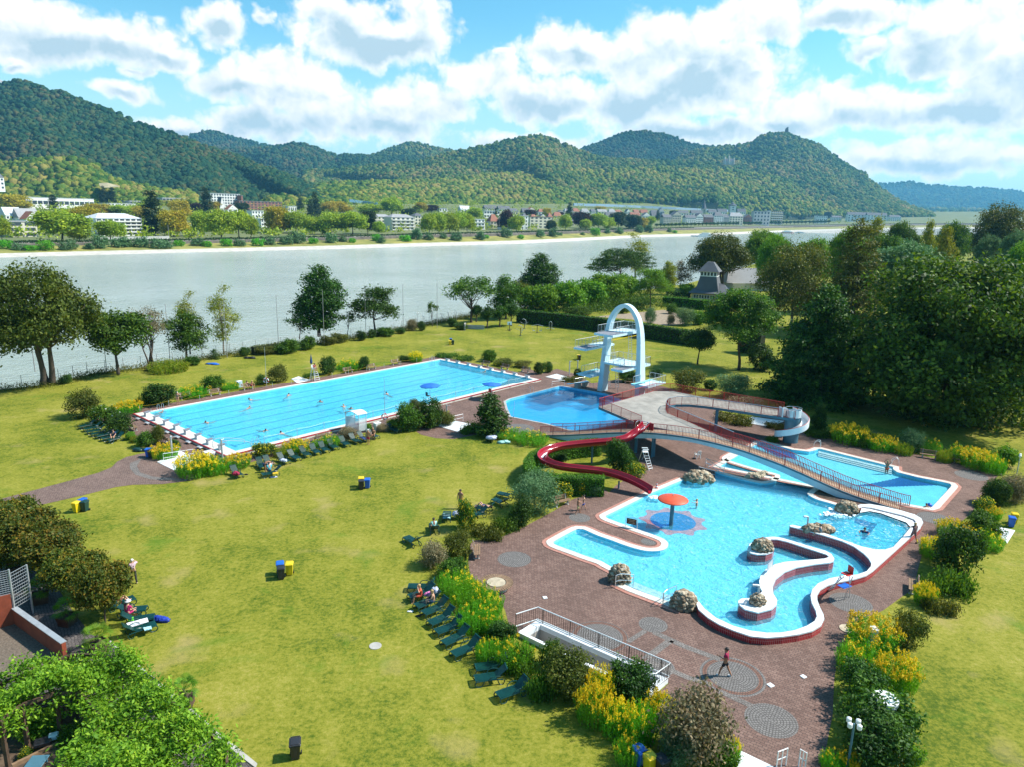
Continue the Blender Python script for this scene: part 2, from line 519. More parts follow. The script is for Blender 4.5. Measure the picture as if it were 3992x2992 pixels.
 hz=t.n('ShaderNodeMapRange',interpolation_type='SMOOTHSTEP',i_1=2.6,i_2=0.0,i_3=0.0,i_4=0.85);t.set(hz.inputs[0],t.math('MULTIPLY',el,10.0))
 skyh=t.mix(hz.outputs[0],skyc,T_(c*CLOUD_L for c in(0.62,0.86,0.95)))
 col=t.mix(al.outputs[0],skyh,cl)
 lo=t.n('ShaderNodeMapRange',i_1=-0.05,i_2=-0.3);t.set(lo.inputs[0],el)
 col=t.mix(lo.outputs[0],col,T_(c*CLOUD_L for c in(0.30,0.36,0.36)))
 bg=t.n('ShaderNodeBackground',i_Strength=0.12);t.set(bg.inputs[0],col)
 t.set(out.inputs[0],bg.outputs[0])
build_world()
world.cycles.sampling_method='MANUAL';world.cycles.sample_map_resolution=256
def ground_mat():
 m,t,out=q1('lawn_grass')
 p=t.pos()
 big=t.noise(p,0.11,5.0,0.62)
 mid=t.noise(p,0.9,6.0,0.7)
 fine=t.noise(p,3.6,6.0,0.85)
 f=t.math('ADD',t.math('ADD',t.math('MULTIPLY',big,0.7),t.math('MULTIPLY',mid,0.5)),t.math('MULTIPLY',fine,0.9))
 c=t.ramp(t.math('SUBTRACT',f,0.57),[(0.10,(0.028,0.070,0.006)),(0.32,(0.080,0.115,0.010)),(0.46,(0.180,0.186,0.020)),(0.60,(0.245,0.232,0.036)),(0.82,(0.34,0.285,0.08))])
 dry=t.n('ShaderNodeMapRange',i_1=0.60,i_2=0.74);t.set(dry.inputs[0],t.noise(p,0.23,3.0,0.5))
 c=t.mix(t.math('MULTIPLY',dry.outputs[0],0.5),c,(0.36,0.27,0.12))
 lush=t.n('ShaderNodeMapRange',i_1=0.58,i_2=0.70);t.set(lush.inputs[0],t.noise(p,0.17,4.0,0.6,0.6))
 c=t.mix(t.math('MULTIPLY',lush.outputs[0],0.55),c,(0.07,0.16,0.012))
 b=t.n('ShaderNodeBsdfPrincipled',i_Base_Color=c,i_Roughness=0.85);b.inputs['Specular IOR Level'].default_value=0.1
 bn=t.n('ShaderNodeBump',i_Strength=0.7,i_Distance=0.05);t.set(bn.inputs['Height'],t.noise(p,11.0,5.0,0.75));t.set(b.inputs['Normal'],bn.outputs[0])
 t.set(out.inputs[0],b.outputs[0])
 return m
def cobble_mat(name,c1,c2,joint,size=0.22,rot=0.6,radial=False,band=None):
 "small setts: voronoi cells with dark joints; world position so neighbouring sheets run on"
 m,t,out=q1(name)
 p=t.obj()if radial else t.pos()
 if radial:
  sx=t.n('ShaderNodeSeparateXYZ');t.set(sx.inputs[0],p)
  r=t.math('SQRT',t.math('ADD',t.math('MULTIPLY',sx.outputs[0],sx.outputs[0]),t.math('MULTIPLY',sx.outputs[1],sx.outputs[1])))
  ring=t.math('FLOOR',t.math('DIVIDE',r,size))
  a=t.math('ARCTAN2',sx.outputs[1],sx.outputs[0])
  nseg=t.math('MULTIPLY',t.math('ADD',ring,0.5),1.0)
  fa=t.math('FRACT',t.math('ADD',t.math('MULTIPLY',t.math('MULTIPLY',a,nseg),1.0),50.0))
  fr=t.math('FRACT',t.math('DIVIDE',r,size))
  e=t.math('MINIMUM',t.math('MINIMUM',fa,t.math('SUBTRACT',1.0,fa)),t.math('MINIMUM',fr,t.math('SUBTRACT',1.0,fr)))
  j=t.n('ShaderNodeMapRange',i_1=0.04,i_2=0.16);t.set(j.inputs[0],e)
  tone=t.noise(p,4.0,3.0,0.7)
  tf=t.n('ShaderNodeMapRange',i_1=0.35,i_2=0.65);t.set(tf.inputs[0],tone)
  c=t.mix(tf.outputs[0],c1,c2)
  if band:
   for(r0,r1)in band:
    k=t.math('MULTIPLY',t.math('GREATER_THAN',r,r0),t.math('LESS_THAN',r,r1))
    c=t.mix(k,c,t.mix(tf.outputs[0],(0.155,0.07,0.05),(0.22,0.115,0.08)))
 else:
  mp=t.n('ShaderNodeMapping');mp.inputs['Rotation'].default_value=(0,0,rot);t.set(mp.inputs[0],p)
  br=t.n('ShaderNodeTexBrick',i_Scale=1.0,i_Mortar_Size=0.014,i_Mortar_Smooth=0.3,i_Bias=0.0,i_Brick_Width=size*1.15,i_Row_Height=size*0.85)
  wob=t.n('ShaderNodeVectorMath',operation='MULTIPLY_ADD');nz=t.n('ShaderNodeTexNoise',i_Scale=1.6,i_Detail=2.0);t.set(nz.inputs['Vector'],p)
  t.set(wob.inputs[0],nz.outputs[1]);wob.inputs[1].default_value=(0.25,0.25,0);t.set(wob.inputs[2],mp.outputs[0])
  t.set(br.inputs['Vector'],wob.outputs[0]);br.inputs['Color1'].default_value=(0,0,0,1);br.inputs['Color2'].default_value=(1,1,1,1);br.inputs['Mortar'].default_value=(0.5,0.5,0.5,1)
  c=t.mix(br.outputs[0],c1,c2)
  lf=t.n('ShaderNodeMapRange',i_1=0.3,i_2=0.7,i_3=0.78,i_4=1.22);t.set(lf.inputs[0],t.noise(p,0.35,5.0,0.65))
  gm=t.n('ShaderNodeCombineColor');
  for i in range(3):t.set(gm.inputs[i],lf.outputs[0])
  c=t.mix(1.0,c,gm.outputs[0],'MULTIPLY')
  j=t.n('ShaderNodeMath',operation='SUBTRACT');j.inputs[0].default_value=1.0;t.set(j.inputs[1],br.outputs[1])
 c=t.mix(j.outputs[0],joint,c)
 b=t.n('ShaderNodeBsdfPrincipled',i_Base_Color=c,i_Roughness=0.8);b.inputs['Specular IOR Level'].default_value=0.25
 t.set(out.inputs[0],b.outputs[0])
 return m
def tile_mat(name,c1,c2,joint,w,h,rough=0.25,axis='XY',rot=0.0,jw=0.012):
 m,t,out=q1(name)
 p=t.pos()
 if axis=='WALL':
  s_=t.n('ShaderNodeSeparateXYZ');t.set(s_.inputs[0],p)
  g=t.n('ShaderNodeNewGeometry');ns=t.n('ShaderNodeSeparateXYZ');t.set(ns.inputs[0],g.outputs['True Normal'])
  u=t.math('SUBTRACT',t.math('MULTIPLY',s_.outputs[1],ns.outputs[0]),t.math('MULTIPLY',s_.outputs[0],ns.outputs[1]))
  cb=t.n('ShaderNodeCombineXYZ');t.set(cb.inputs[0],u);t.set(cb.inputs[1],s_.outputs[2]);p=cb.outputs[0]
 mp=t.n('ShaderNodeMapping');mp.inputs['Rotation'].default_value=(0,0,rot);t.set(mp.inputs[0],p)
 br=t.n('ShaderNodeTexBrick',offset=0.0,i_Scale=1.0,i_Mortar_Size=jw,i_Mortar_Smooth=0.2,i_Brick_Width=w,i_Row_Height=h);t.set(br.inputs['Vector'],mp.outputs[0])
 br.inputs['Color1'].default_value=C4(c1);br.inputs['Color2'].default_value=C4(c2);br.inputs['Mortar'].default_value=C4(joint)
 dirt=t.n('ShaderNodeMapRange',i_1=0.3,i_2=0.75,i_3=0.9,i_4=1.08);t.set(dirt.inputs[0],t.noise(t.pos(),0.8,5.0,0.6))
 gm=t.n('ShaderNodeCombineColor')
 for i in range(3):t.set(gm.inputs[i],dirt.outputs[0])
 c=t.mix(1.0,br.outputs[0],gm.outputs[0],'MULTIPLY')
 b=t.n('ShaderNodeBsdfPrincipled',i_Base_Color=c,i_Roughness=rough)
 t.set(out.inputs[0],b.outputs[0])
 return m
def pool_water_mat(name,tint,scale=1.6,bump=0.25,foam=0.0,milk=(0.08,0.60,0.86),mk=0.24):
 "clear water: coloured by what lies beneath and by its depth, reflecting more at grazing angles"
 m,t,out=q1(name)
 p=t.pos()
 tr=t.n('ShaderNodeBsdfTransparent');tr.inputs[0].default_value=C4(tint)
 dm=t.n('ShaderNodeBsdfDiffuse');dm.inputs[0].default_value=C4(milk)
 tr=t.n('ShaderNodeMixShader',i_0=mk,i_1=tr.outputs[0],i_2=dm.outputs[0])
 gl=t.n('ShaderNodeBsdfGlossy',i_Roughness=0.03);gl.inputs[0].default_value=(1,1,1,1)
 h=t.math('ADD',t.noise(p,scale,5.0,0.6,0.8),t.math('MULTIPLY',t.noise(p,scale*4.5,3.0,0.6,0.4),0.35))
 bn=t.n('ShaderNodeBump',i_Strength=bump,i_Distance=0.25);t.set(bn.inputs['Height'],h);t.set(gl.inputs['Normal'],bn.outputs[0])
 fr=t.n('ShaderNodeFresnel',i_IOR=1.33);t.set(fr.inputs['Normal'],bn.outputs[0])
 mx=t.n('ShaderNodeMixShader');t.set(mx.inputs[0],t.math('MULTIPLY',fr.outputs[0],0.9));t.set(mx.inputs[1],tr.outputs[0]);t.set(mx.inputs[2],gl.outputs[0])
 sh=mx.outputs[0]
 if foam:
  df=t.n('ShaderNodeBsdfDiffuse');df.inputs[0].default_value=(0.85,0.95,1,1)
  fm=t.n('ShaderNodeMapRange',i_1=0.55,i_2=0.72,i_3=0.0,i_4=foam);t.set(fm.inputs[0],t.noise(p,2.6,6.0,0.72,1.5))
  m2=t.n('ShaderNodeMixShader');t.set(m2.inputs[0],fm.outputs[0]);t.set(m2.inputs[1],sh);t.set(m2.inputs[2],df.outputs[0]);sh=m2.outputs[0]
 t.set(out.inputs[0],sh)
 return m
def river_mat():
 m,t,out=q1('river_water')
 p=t.pos()
 mp=t.n('ShaderNodeMapping');mp.inputs['Scale'].default_value=(1.0,1.0,1.0);t.set(mp.inputs[0],p)
 h=t.math('ADD',t.math('MULTIPLY',t.noise(mp.outputs[0],0.35,6.0,0.68),1.0),t.math('MULTIPLY',t.noise(p,0.03,4.0,0.6),1.4))
 bn=t.n('ShaderNodeBump',i_Strength=0.45,i_Distance=1.2);t.set(bn.inputs['Height'],h)
 pt=t.n('ShaderNodeMapRange',i_1=0.35,i_2=0.65);t.set(pt.inputs[0],t.noise(p,0.012,4.0,0.6,0.5))
 c=t.mix(pt.outputs[0],(0.31,0.35,0.31),(0.40,0.44,0.41))
 b=t.n('ShaderNodeBsdfPrincipled',i_Base_Color=c,i_Roughness=0.12,i_IOR=1.45);t.set(b.inputs['Normal'],bn.outputs[0])
 b.inputs['Specular IOR Level'].default_value=0.75
 t.set(out.inputs[0],b.outputs[0])
 return m
M={}
M['lawn']=ground_mat()
M['paving']=cobble_mat('brown_setts',(0.140,0.082,0.066),(0.205,0.128,0.104),(0.060,0.040,0.034),0.22)
M['path']=cobble_mat('grey_brown_setts',(0.155,0.10,0.085),(0.215,0.145,0.12),(0.05,0.035,0.03),0.2,0.2)
M['terrace']=cobble_mat('dark_setts',(0.075,0.065,0.065),(0.12,0.105,0.10),(0.03,0.026,0.026),0.2,0.9)
M['ring']=cobble_mat('ring_setts',(0.135,0.125,0.12),(0.22,0.205,0.195),(0.05,0.042,0.04),0.15,radial=True,band=[(0.6,0.6)])
M['ring_banded']=cobble_mat('ring_setts_banded',(0.135,0.125,0.12),(0.22,0.205,0.195),(0.05,0.042,0.04),0.15,radial=True,band=[(1.40,1.62)])
M['strip']=cobble_mat('grey_setts',(0.15,0.135,0.125),(0.23,0.205,0.19),(0.06,0.045,0.04),0.17,0.75)
M['gravel']=mat('court_gravel',(0.13,0.10,0.075),0.9,0.35,9.0,bump=0.8,bscale=20)
M['concrete']=mat('concrete',(0.36,0.34,0.31),0.8,0.14,1.5,bump=0.25,bscale=14)
M['deckconc']=mat('deck_concrete',(0.285,0.265,0.235),0.85,0.2,0.8,bump=0.25,bscale=9)
M['white']=mat('white_paint',(0.74,0.76,0.77),0.45,0.06,1.2)
M['whitetile']=tile_mat('white_tiles',(0.70,0.73,0.75),(0.78,0.80,0.80),(0.50,0.52,0.53),0.25,0.25,0.35,rot=0.75)
M['coping']=tile_mat('cream_coping_tiles',(0.60,0.58,0.51),(0.72,0.70,0.63),(0.42,0.40,0.36),0.25,0.12,0.5,rot=0.75)
M['redtile']=tile_mat('red_wall_tiles',(0.34,0.014,0.022),(0.44,0.026,0.032),(0.60,0.30,0.28),0.125,0.25,0.2,axis='WALL',jw=0.008)
M['redband']=tile_mat('red_border_setts',(0.36,0.12,0.085),(0.45,0.19,0.14),(0.40,0.26,0.21),0.2,0.12,0.6,rot=0.75)
M['darkred']=mat('red_rim_tiles',(0.36,0.018,0.03),0.35,0.15,2.0)
M['pooltile']=tile_mat('pale_blue_pool_tiles',(0.22,0.72,0.90),(0.26,0.77,0.94),(0.26,0.68,0.82),0.25,0.25,0.4,rot=0.75)
M['divetile']=tile_mat('blue_pool_tiles',(0.12,0.52,0.80),(0.14,0.56,0.84),(0.12,0.48,0.72),0.25,0.25,0.4,rot=0.75)
M['bluetile']=mat('dark_blue_mosaic',(0.004,0.05,0.30),0.4,0.15,2.0)
M['midblue']=mat('blue_mosaic',(0.004,0.10,0.42),0.4,0.25,3.0)
M['redmosaic']=mat('red_mosaic',(0.85,0.20,0.17),0.4,0.25,3.0)
M['lane']=mat('lane_tiles',(0.015,0.20,0.40),0.4,0.1)
M['water50']=pool_water_mat('pool_water',(0.60,0.93,0.985),1.3,0.35)
M['waterdive']=pool_water_mat('diving_water',(0.45,0.88,0.98),0.7,0.10,milk=(0.02,0.36,0.74),mk=.35)
M['wateract']=pool_water_mat('play_pool_water',(0.80,0.95,0.99),0.9,0.45,0.32,mk=.2)
M['waterspa']=pool_water_mat('bubbling_water',(0.62,0.93,0.985),1.2,0.7,0.85)
M['foam']=mat('white_foam',(0.85,0.9,0.92),0.7,0.08,5.0,bump=0.9,bscale=9)
M['river']=river_mat()
M['soil']=mat('dry_soil',(0.105,0.07,0.045),0.95,0.35,3.0,bump=0.6,bscale=12)
M['steel']=mat('brushed_steel',(0.62,0.64,0.66),0.3,0.05,metal=0.85)
M['galv']=mat('galvanised_metal',(0.48,0.50,0.52),0.45,0.1,metal=0.5)
M['redmetal']=mat('red_painted_metal',(0.46,0.036,0.03),0.4,0.12,1.0)
M['bluegrey']=mat('blue_grey_paint',(0.055,0.145,0.20),0.55,0.12,1.0)
M['lightblue']=mat('pale_blue_paint',(0.46,0.63,0.72),0.5,0.06,1.0)
M['tower']=mat('tower_paint',(0.56,0.72,0.79),0.5,0.07,0.8)
M['turq']=mat('turquoise_board',(0.22,0.58,0.62),0.5,0.08)
M['greymat']=mat('grey_grip_mat',(0.19,0.20,0.235),0.85,0.1)
M['slide']=mat('red_slide_gelcoat',(0.30,0.012,0.025),0.16,0.1,0.7)
M['wood']=mat('weathered_wood',(0.21,0.13,0.075),0.75,0.25,4.0)
M['darkwood']=mat('dark_brown_wood',(0.075,0.045,0.028),0.8,0.3,3.0)
M['palewood']=mat('pale_wood',(0.36,0.25,0.15),0.7,0.2,4.0)
M['greenplastic']=mat('dark_green_plastic',(0.003,0.040,0.034),0.32,0.15,2.0)
M['black']=mat('black_plastic',(0.014,0.014,0.017),0.45,0.2)
M['dark']=mat('dark_void',(0.02,0.02,0.02),0.9,0.2)
M['yellow']=mat('yellow_plastic',(0.72,0.50,0.01),0.4,0.08)
M['blue']=mat('blue_plastic',(0.015,0.115,0.50),0.4,0.08)
M['binblack']=mat('charcoal_plastic',(0.022,0.022,0.026),0.45,0.15)
M['bingreen']=mat('bottle_green_plastic',(0.008,0.042,0.038),0.45,0.15)
M['parasol']=mat('blue_parasol_cloth',(0.012,0.13,0.48),0.7,0.12,1.0)
M['navycloth']=mat('navy_cloth',(0.01,0.05,0.14),0.8,0.15)
M['orange']=mat('red_orange_cap',(0.66,0.085,0.03),0.45,0.12,3.0)
M['redplastic']=mat('red_plastic',(0.55,0.03,0.02),0.4,0.08)
M['stone']=mat('field_stone',(0.15,0.10,0.06),0.85,0.3,2.5,bump=0.6,bscale=8,col2=(0.34,0.26,0.17))
M['palestone']=mat('pale_stone',(0.42,0.35,0.25),0.8,0.2,2.5,bump=0.4,bscale=8)
M['terracotta']=mat('rust_red_render',(0.235,0.048,0.02),0.8,0.2,2.0,bump=0.2)
m_,t_,o_=q1('frosted_panel');a_=t_.n('ShaderNodeBsdfTransparent');b_=t_.n('ShaderNodeBsdfPrincipled',i_Base_Color=(.62,.70,.76,1),i_Roughness=.3);x_=t_.n('ShaderNodeMixShader',i_0=.45,i_1=a_.outputs[0],i_2=b_.outputs[0]);t_.set(o_.inputs[0],x_.outputs[0]);M['frost']=m_
M['pole']=mat('pole_metal',(0.33,0.31,0.31),0.45,0.08,metal=0.3)
PL=np.array([-45.79,83.56]);E1=np.array([33.13,38.80]);E1=E1/np.linalg.norm(E1);E2=np.array([E1[1],-E1[0]])
def PO(s,t,z=0.0):
 q=PL+E1*s+E2*t
 return(q[0],q[1],z)
BIGOUT=ccw([PO(0,0),PO(51.2,0),PO(51.2,22.4),PO(0,22.4)])
BIGIN=ccw([PO(1.5,0.8),PO(50.4,0.8),PO(50.4,21.5),PO(1.5,21.5)])
DIVE=ccw([T_(q)for q in GG(b3,[(158,1036),(195,1015),(620,905),(650,905),(1010,968),(1200,1040),(1290,1110),(1275,1180),(1100,1240),(900,1275),(760,1287),(700,1281),(520,1229),(205,1166),(175,1100)])])
bA=np.array([3.33,79.6]);bB=np.array([34.7,59.73]);bD=(bB-bA)/np.linalg.norm(bB-bA);bN=np.array([-bD[1],bD[0]])
bL=float(np.linalg.norm(bB-bA));BW=1.55
def BR(s,w=0.0,z=0.0):
 q=bA+bD*s+bN*w
 return(q[0],q[1],z)
W1=[(970,500),(1000,485),(1080,480),(1200,500),(1350,535),(1470,570),(1530,605),(1545,640),(1520,690),(1400,800),(1250,935),(1110,1060),(1050,1100),(950,1130),(820,1155),(720,1185),(660,1220),(632,1265),(633,1310),(655,1370),(685,1430),(693,1470),(665,1530),(590,1575),(470,1605),(330,1625),(200,1635),(60,1622),(-90,1571),(-210,1521),(-310,1461),(-390,1391),(-415,1326)]
W1b=[(-388,1321),(-340,1381),(-240,1461),(-90,1531),(60,1572),(200,1590),(320,1588),(440,1568),(545,1530),(610,1490),(630,1450),(620,1400),(585,1330),(575,1270),(590,1220),(640,1165),(740,1120),(850,1100),(980,1088),(1060,1060),(1095,1020),(1098,990),(1075,950),(1030,905),(950,848),(850,802),(700,755),(550,712),(400,675),(393,665),(420,660),(560,690),(720,740),(900,805),(1010,845),(1130,872),(1220,873),(1290,850),(1370,765),(1440,680),(1484,632),(1466,612),(1380,580),(1250,548),(1100,512),(1020,503),(975,518)]
WZ=0.5
W1poly=ccw(GG(n4,W1,WZ)+GG(n4,W1b,WZ))
W2poly=ccw(GG(n4,[(32,870),(50,825),(110,790),(190,768),(260,762),(340,775),(450,808),(600,855),(700,882),(755,912),(780,950),(772,975),(735,988),(600,1003),(450,1030),(350,1068),(275,1128),(247,1190),(255,1255),(287,1305),(283,1350),(240,1388),(120,1418),(10,1390),(-45,1345),(-50,1318),(-20,1295),(50,1292),(120,1270),(160,1235),(140,1200),(132,1150),(145,1095),(190,1045),(270,1000),(360,978),(480,968),(620,958),(700,950),(735,938),(715,918),(640,893),(500,848),(370,805),(290,787),(230,785),(250,830),(262,865),(245,895),(190,915),(120,918),(60,905)],WZ))
def mid_wall():
 a=GG(n4,W1,WZ)
 return offset(a,0.22,closed=False)
_m1=GG(n3,[(1480,52),(1210,165),(1150,195),(950,295),(815,362),(800,375),(815,390),(880,415),(1060,480),(1200,528),(1290,563),(1330,595),(1338,622),(1320,650),(1270,670),(1150,672),(1000,635),(850,580),(720,535),(620,490),(585,484),(545,487),(450,535),(358,588),(350,600),(370,620),(500,668),(640,720),(760,760),(830,800),(1010,890),(1025,912),(945,955),(1310,1098),(1480,1160)])
_mw=list(reversed(GG(n4,W1,WZ)))
_mw=offset(_mw,-0.2,closed=False)
_m2=GG(n4,[(870,520),(740,480),(620,445),(552,405),(552,385),(600,350),(655,330)])
_m3=[np.array(BR(s,0.9))for s in(25.5,22.5,19.5)]
_m4=GG(e3,[(620,462),(590,460),(540,485),(530,496),(545,508),(700,556),(835,590),(858,602),(855,620),(830,638),(790,648),(740,650),(620,625),(500,592),(455,577)])
_m5=GG(n3,[(1740,45),(1680,80),(1560,85),(1500,66)])
MAINW=ccw([T_(p)for p in _m1+_mw+_m2+_m3+_m4+_m5])
TEACH=ccw([T_(p)for p in GG(b4,[(112,742),(125,728),(160,726),(300,760),(420,792),(560,808),(610,798),(640,785),(665,786),(1285,940),(1285,960),(1320,985),(1500,1030),(1700,1068),(1775,1085),(1788,1098),(1780,1115),(1625,1283),(1590,1292),(1420,1262)])]+[BR(s,1.75)for s in(32.5,29,26,23,20.5)])
PIT=ccw(GG(n5,[(105,310),(235,236),(1262,700),(1130,800)]))
PITOUT=ccw(GG(n5,[(40,300),(212,192),(1335,700),(1160,850)]))
edge_px=[F(-420,905),F(-200,872),F(0,843),F(100,832),F(200,806),F(300,794),F(420,776),F(520,761),F(600,749),F(700,739),F(800,723),F(900,704),F(1000,684),F(1100,668),(2172,1178),(2420,1140),(2678,1105),(2900,1040),(3150,965),(3500,915),(4300,918)]
EDGE=[G(p)for p in edge_px]
lawn_poly=ccw([T_(p)for p in EDGE]+[(1500,700,0),(700,40,0),(300,-120,0),(-300,-120,0),(-300,60,0)])
lb=MB().sheet(lawn_poly,0.0,[offset(BIGOUT,-0.3),offset(DIVE,0.1),offset(MAINW,0.05),offset(TEACH,0.05),PIT])
tag(lb.Q1('lawn',M['lawn']),kind='structure')
eo=offset([T_(p)for p in EDGE],-16.0,closed=False)
def _side(e):
 return e
bk=MB();rows=[[(p[0],p[1],0.0)for p in EDGE],[(p[0],p[1],-8.0)for p in eo]]
bk.grid(rows,flip=True)
M['bank']=mat('bank_weeds',(0.10,0.10,0.03),0.95,0.4,0.8,bump=0.8,bscale=3,col2=(0.22,0.17,0.06))
tag(bk.Q1('river_bank',M['bank']),kind='structure')
rv=MB().add([(-6000,-200,-7),(14000,-200,-7),(14000,12000,-7),(-6000,12000,-7)],[(0,1,2,3)])
tag(rv.Q1('river',M['river']),kind='structure')
dk=MB().sheet(ccw([PO(-3.6,-2.8),PO(53.5,-2.8),PO(53.5,25.0),PO(-3.6,25.0)]),0.004,[offset(BIGOUT,-0.25)])
tag(dk.Q1('pool_deck_paving',M['paving']),kind='structure')
dB=GG(b3,[(330,735),(470,785),(600,745),(760,790),(900,870),(1130,835),(1300,890),(1500,900),(1700,960),(1900,1010)])+GG(e3,[(490,205),(640,240),(880,230),(1010,335),(1180,365),(1270,395)])+GG(b4,[(540,645),(760,685),(1100,770),(1500,830),(1800,895),(2050,965),(2190,1010),(2120,1100),(2060,1180),(1960,1340),(1830,1440)])+GG(n4,[(1660,740),(1540,900),(1500,1050),(1480,1150),(1420,1240),(1200,1400),(960,1500)])+GG(n6,[(850,200),(750,380),(715,600),(700,900),(650,1150),(600,1330)])+[G((3150,3060)),G((2830,3060))]+GG(n5,[(1960,1300),(1850,1150),(1500,950),(1340,790),(1180,850)])+GG(n5,[(1345,702),(212,186),(60,290)])+GG(n2,[(1300,1330),(1260,1180),(1200,1060),(1060,960),(960,880),(940,760),(962,600),(1000,575),(1230,545),(1420,460),(1680,320),(1850,215),(2050,172),(2115,130)])+GG(g4,[(790,790),(850,730),(960,660),(1090,610),(1020,500),(975,430),(800,345),(400,345),(240,330),(130,330)])+GG(b2,[(2180,860),(2120,840),(1960,850),(1890,880),(1700,917),(1550,910),(1420,880),(1350,835),(1560,780),(1640,700),(1700,640),(2000,520)])
tag(MB().sheet(ccw([T_(p)for p in dB]),0.010,[offset(DIVE,0.08),offset(MAINW,0.04),offset(TEACH,0.04)]).Q1('play_area_paving',M['paving']),kind='structure')
pth=GG(b1,[(-300,1330),(-300,1265),(0,1215),(300,1135),(600,1055),(850,985),(960,940),(1010,890),(1090,850),(1250,815),(1400,790),(1700,870),(1720,1010),(1640,1055),(1400,1085),(1150,1090),(1000,1110),(700,1185),(350,1265),(0,1335)])
tag(MB().sheet(ccw([T_(p)for p in pth]),0.016,[]).Q1('brick_path',M['path']),kind='structure')
pc=GG(b1,[(1120,905),(1180,880),(1230,850),(1180,930),(1210,985),(1320,1020),(1550,1040),(1640,1040),(1600,1058),(1300,1045),(1170,1005),(1120,950)])
tag(MB().sheet(ccw([T_(p)for p in pc]),0.022,[]).Q1('path_inlay',M['strip']),kind='structure')
tr=GG(n1,[(-300,-100),(100,60),(420,250),(560,470),(700,640),(830,720),(960,840),(1240,1075),(1700,1480),(1960,1680),(1960,1800),(900,1800),(-500,1800),(-500,600)])
tag(MB().sheet(ccw([T_(p)for p in tr]),0.014,[]).Q1('terrace_paving',M['terrace']),kind='structure')
kb=GG(n1,[(830,712),(960,835),(1240,1070),(1700,1472),(1960,1672),(1975,1640),(1730,1440),(1270,1050),(985,815),(850,695)])
tag(MB().Q4(ccw([T_(p)for p in kb]),0.0,0.06).Q1('terrace_kerb',M['concrete']),kind='structure')
gv=GG(n1,[(-500,620),(120,560),(500,835),(330,930),(0,990),(-500,1150)])
tag(MB().sheet(ccw([T_(p)for p in gv]),0.020,[]).Q1('gravel_court',M['gravel']),kind='structure')
def ring_disc(c,r,z,mt):
 pts=[(c[0]+r*math.cos(2*PI*i/48),c[1]+r*math.sin(2*PI*i/48),z)for i in range(48)]
 o=MB().sheet(pts,z).Q1('cobble_circle',mt,origin=(c[0],c[1],z));return tag(o,kind='structure')
for k,p,rp,mt in[(n2,(1338,737),145,'ring'),(n2,(1900,380),92,'ring'),(n5,(750,300),240,'ring_banded'),(n5,(1208,197),122,'ring'),(n5,(1893,640),272,'ring_banded'),(n6,(215,935),200,'ring_banded'),(n3,(1170,585),68,'ring'),(n4,(920,1335),170,'ring'),(n4,(1640,605),130,'ring'),(b3,(275,1265),130,'ring'),(b4,(1960,1010),120,'ring'),(n5,(1260,560),130,'ring')]:
 c=G(k(*p));e=G(k(p[0]+rp,p[1]));ring_disc(c,float(np.linalg.norm(e-c)),0.015,M[mt])
for pts,w in[(((990,345),(1140,250)),.35),(((1215,262),(1480,385),(1790,500)),.45),(((1120,490),(1330,335)),.22),(((1165,490),(1375,338)),.22),(((1150,500),(1500,650),(1720,720)),.4),(((1780,770),(2060,900)),.4)]:
 L=GG(n5,pts)
 a=offset([T_(p)for p in L],w/2,closed=False);b=offset([T_(p)for p in L],-w/2,closed=False)
 o=MB().sheet(ccw(a+list(reversed(b))),0.019).Q1('cobble_band',M['strip']);tag(o,kind='structure')
def band(mb,inner,outer,z):
 n=len(inner)
 vs=[(p[0],p[1],z)for p in inner]+[(p[0],p[1],z)for p in outer]
 fs=[]
 for i in range(n):
  j=(i+1)%n
  fs.append((i,n+i,n+j,j))
 return mb.add(vs,fs)
def make_basin(t,poly,depth,zt,fmat,wmat):
 big=offset(poly,0.0)
 o=MB().sheet(big,-depth).Q1('basin_floor',fmat,t)
 o2=MB().wall(big,-depth,zt,flip=True).Q1('basin_wall',wmat,t)
 return o
t=Q6('swimming_pool','long rectangular swimming pool with pale blue water and lane lines','pool',(PO(25,11)[0],PO(25,11)[1],0))
make_basin(t,BIGIN,0.5,0.29,M['pooltile'],M['pooltile'])
mb=MB();band(mb,BIGIN,offset(BIGOUT,-0.16),0.30);mb.Q1('coping',M['coping'],t)
mb=MB();band(mb,offset(BIGOUT,-0.16),BIGOUT,0.305);mb.wall(BIGOUT,0.2,0.305);mb.Q1('red_rim',M['darkred'],t)
MB().wall(offset(BIGOUT,-0.02),-0.1,0.2).Q1('pool_side',M['coping'],t)
mb=MB()
for i in range(8):
 tt=0.8+20.7*(i+0.5)/8
 for dt in(-0.12,):
  q=[PO(3.5,tt+dt),PO(48.4,tt+dt),PO(48.4,tt+dt+0.24),PO(3.5,tt+dt+0.24)]
  mb.sheet(ccw(q),-0.49)
 q=[PO(3.2,tt-.6),PO(3.5,tt-.6),PO(3.5,tt+.6),PO(3.2,tt+.6)]
 mb.sheet(ccw(q),-0.488)
mb.Q1('lane_marking',M['lane'],t)
MB().sheet(BIGIN,0.17).Q1('water',M['water50'],t)
cx=sum(p[0]for p in DIVE)/len(DIVE);cyy=sum(p[1]for p in DIVE)/len(DIVE)
t=Q6('diving_pool','deep blue many-sided diving pool below the tall white diving arch','pool',(cx,cyy,0))
make_basin(t,DIVE,1.1,0.05,M['divetile'],M['divetile'])
mb=MB();band(mb,DIVE,offset(DIVE,0.3),0.05);mb.wall(offset(DIVE,0.3),0.0,0.05);mb.Q1('coping',M['concrete'],t)
MB().sheet(DIVE,-0.28).Q1('water',M['waterdive'],t)
t=Q6('play_pool','winding turquoise play pool with inlets, islands and a mushroom fountain','pool',(20,50,0))
make_basin(t,MAINW,0.40,0.06,M['pooltile'],M['pooltile'])
MB().sheet(MAINW,-0.10).Q1('water',M['wateract'],t)
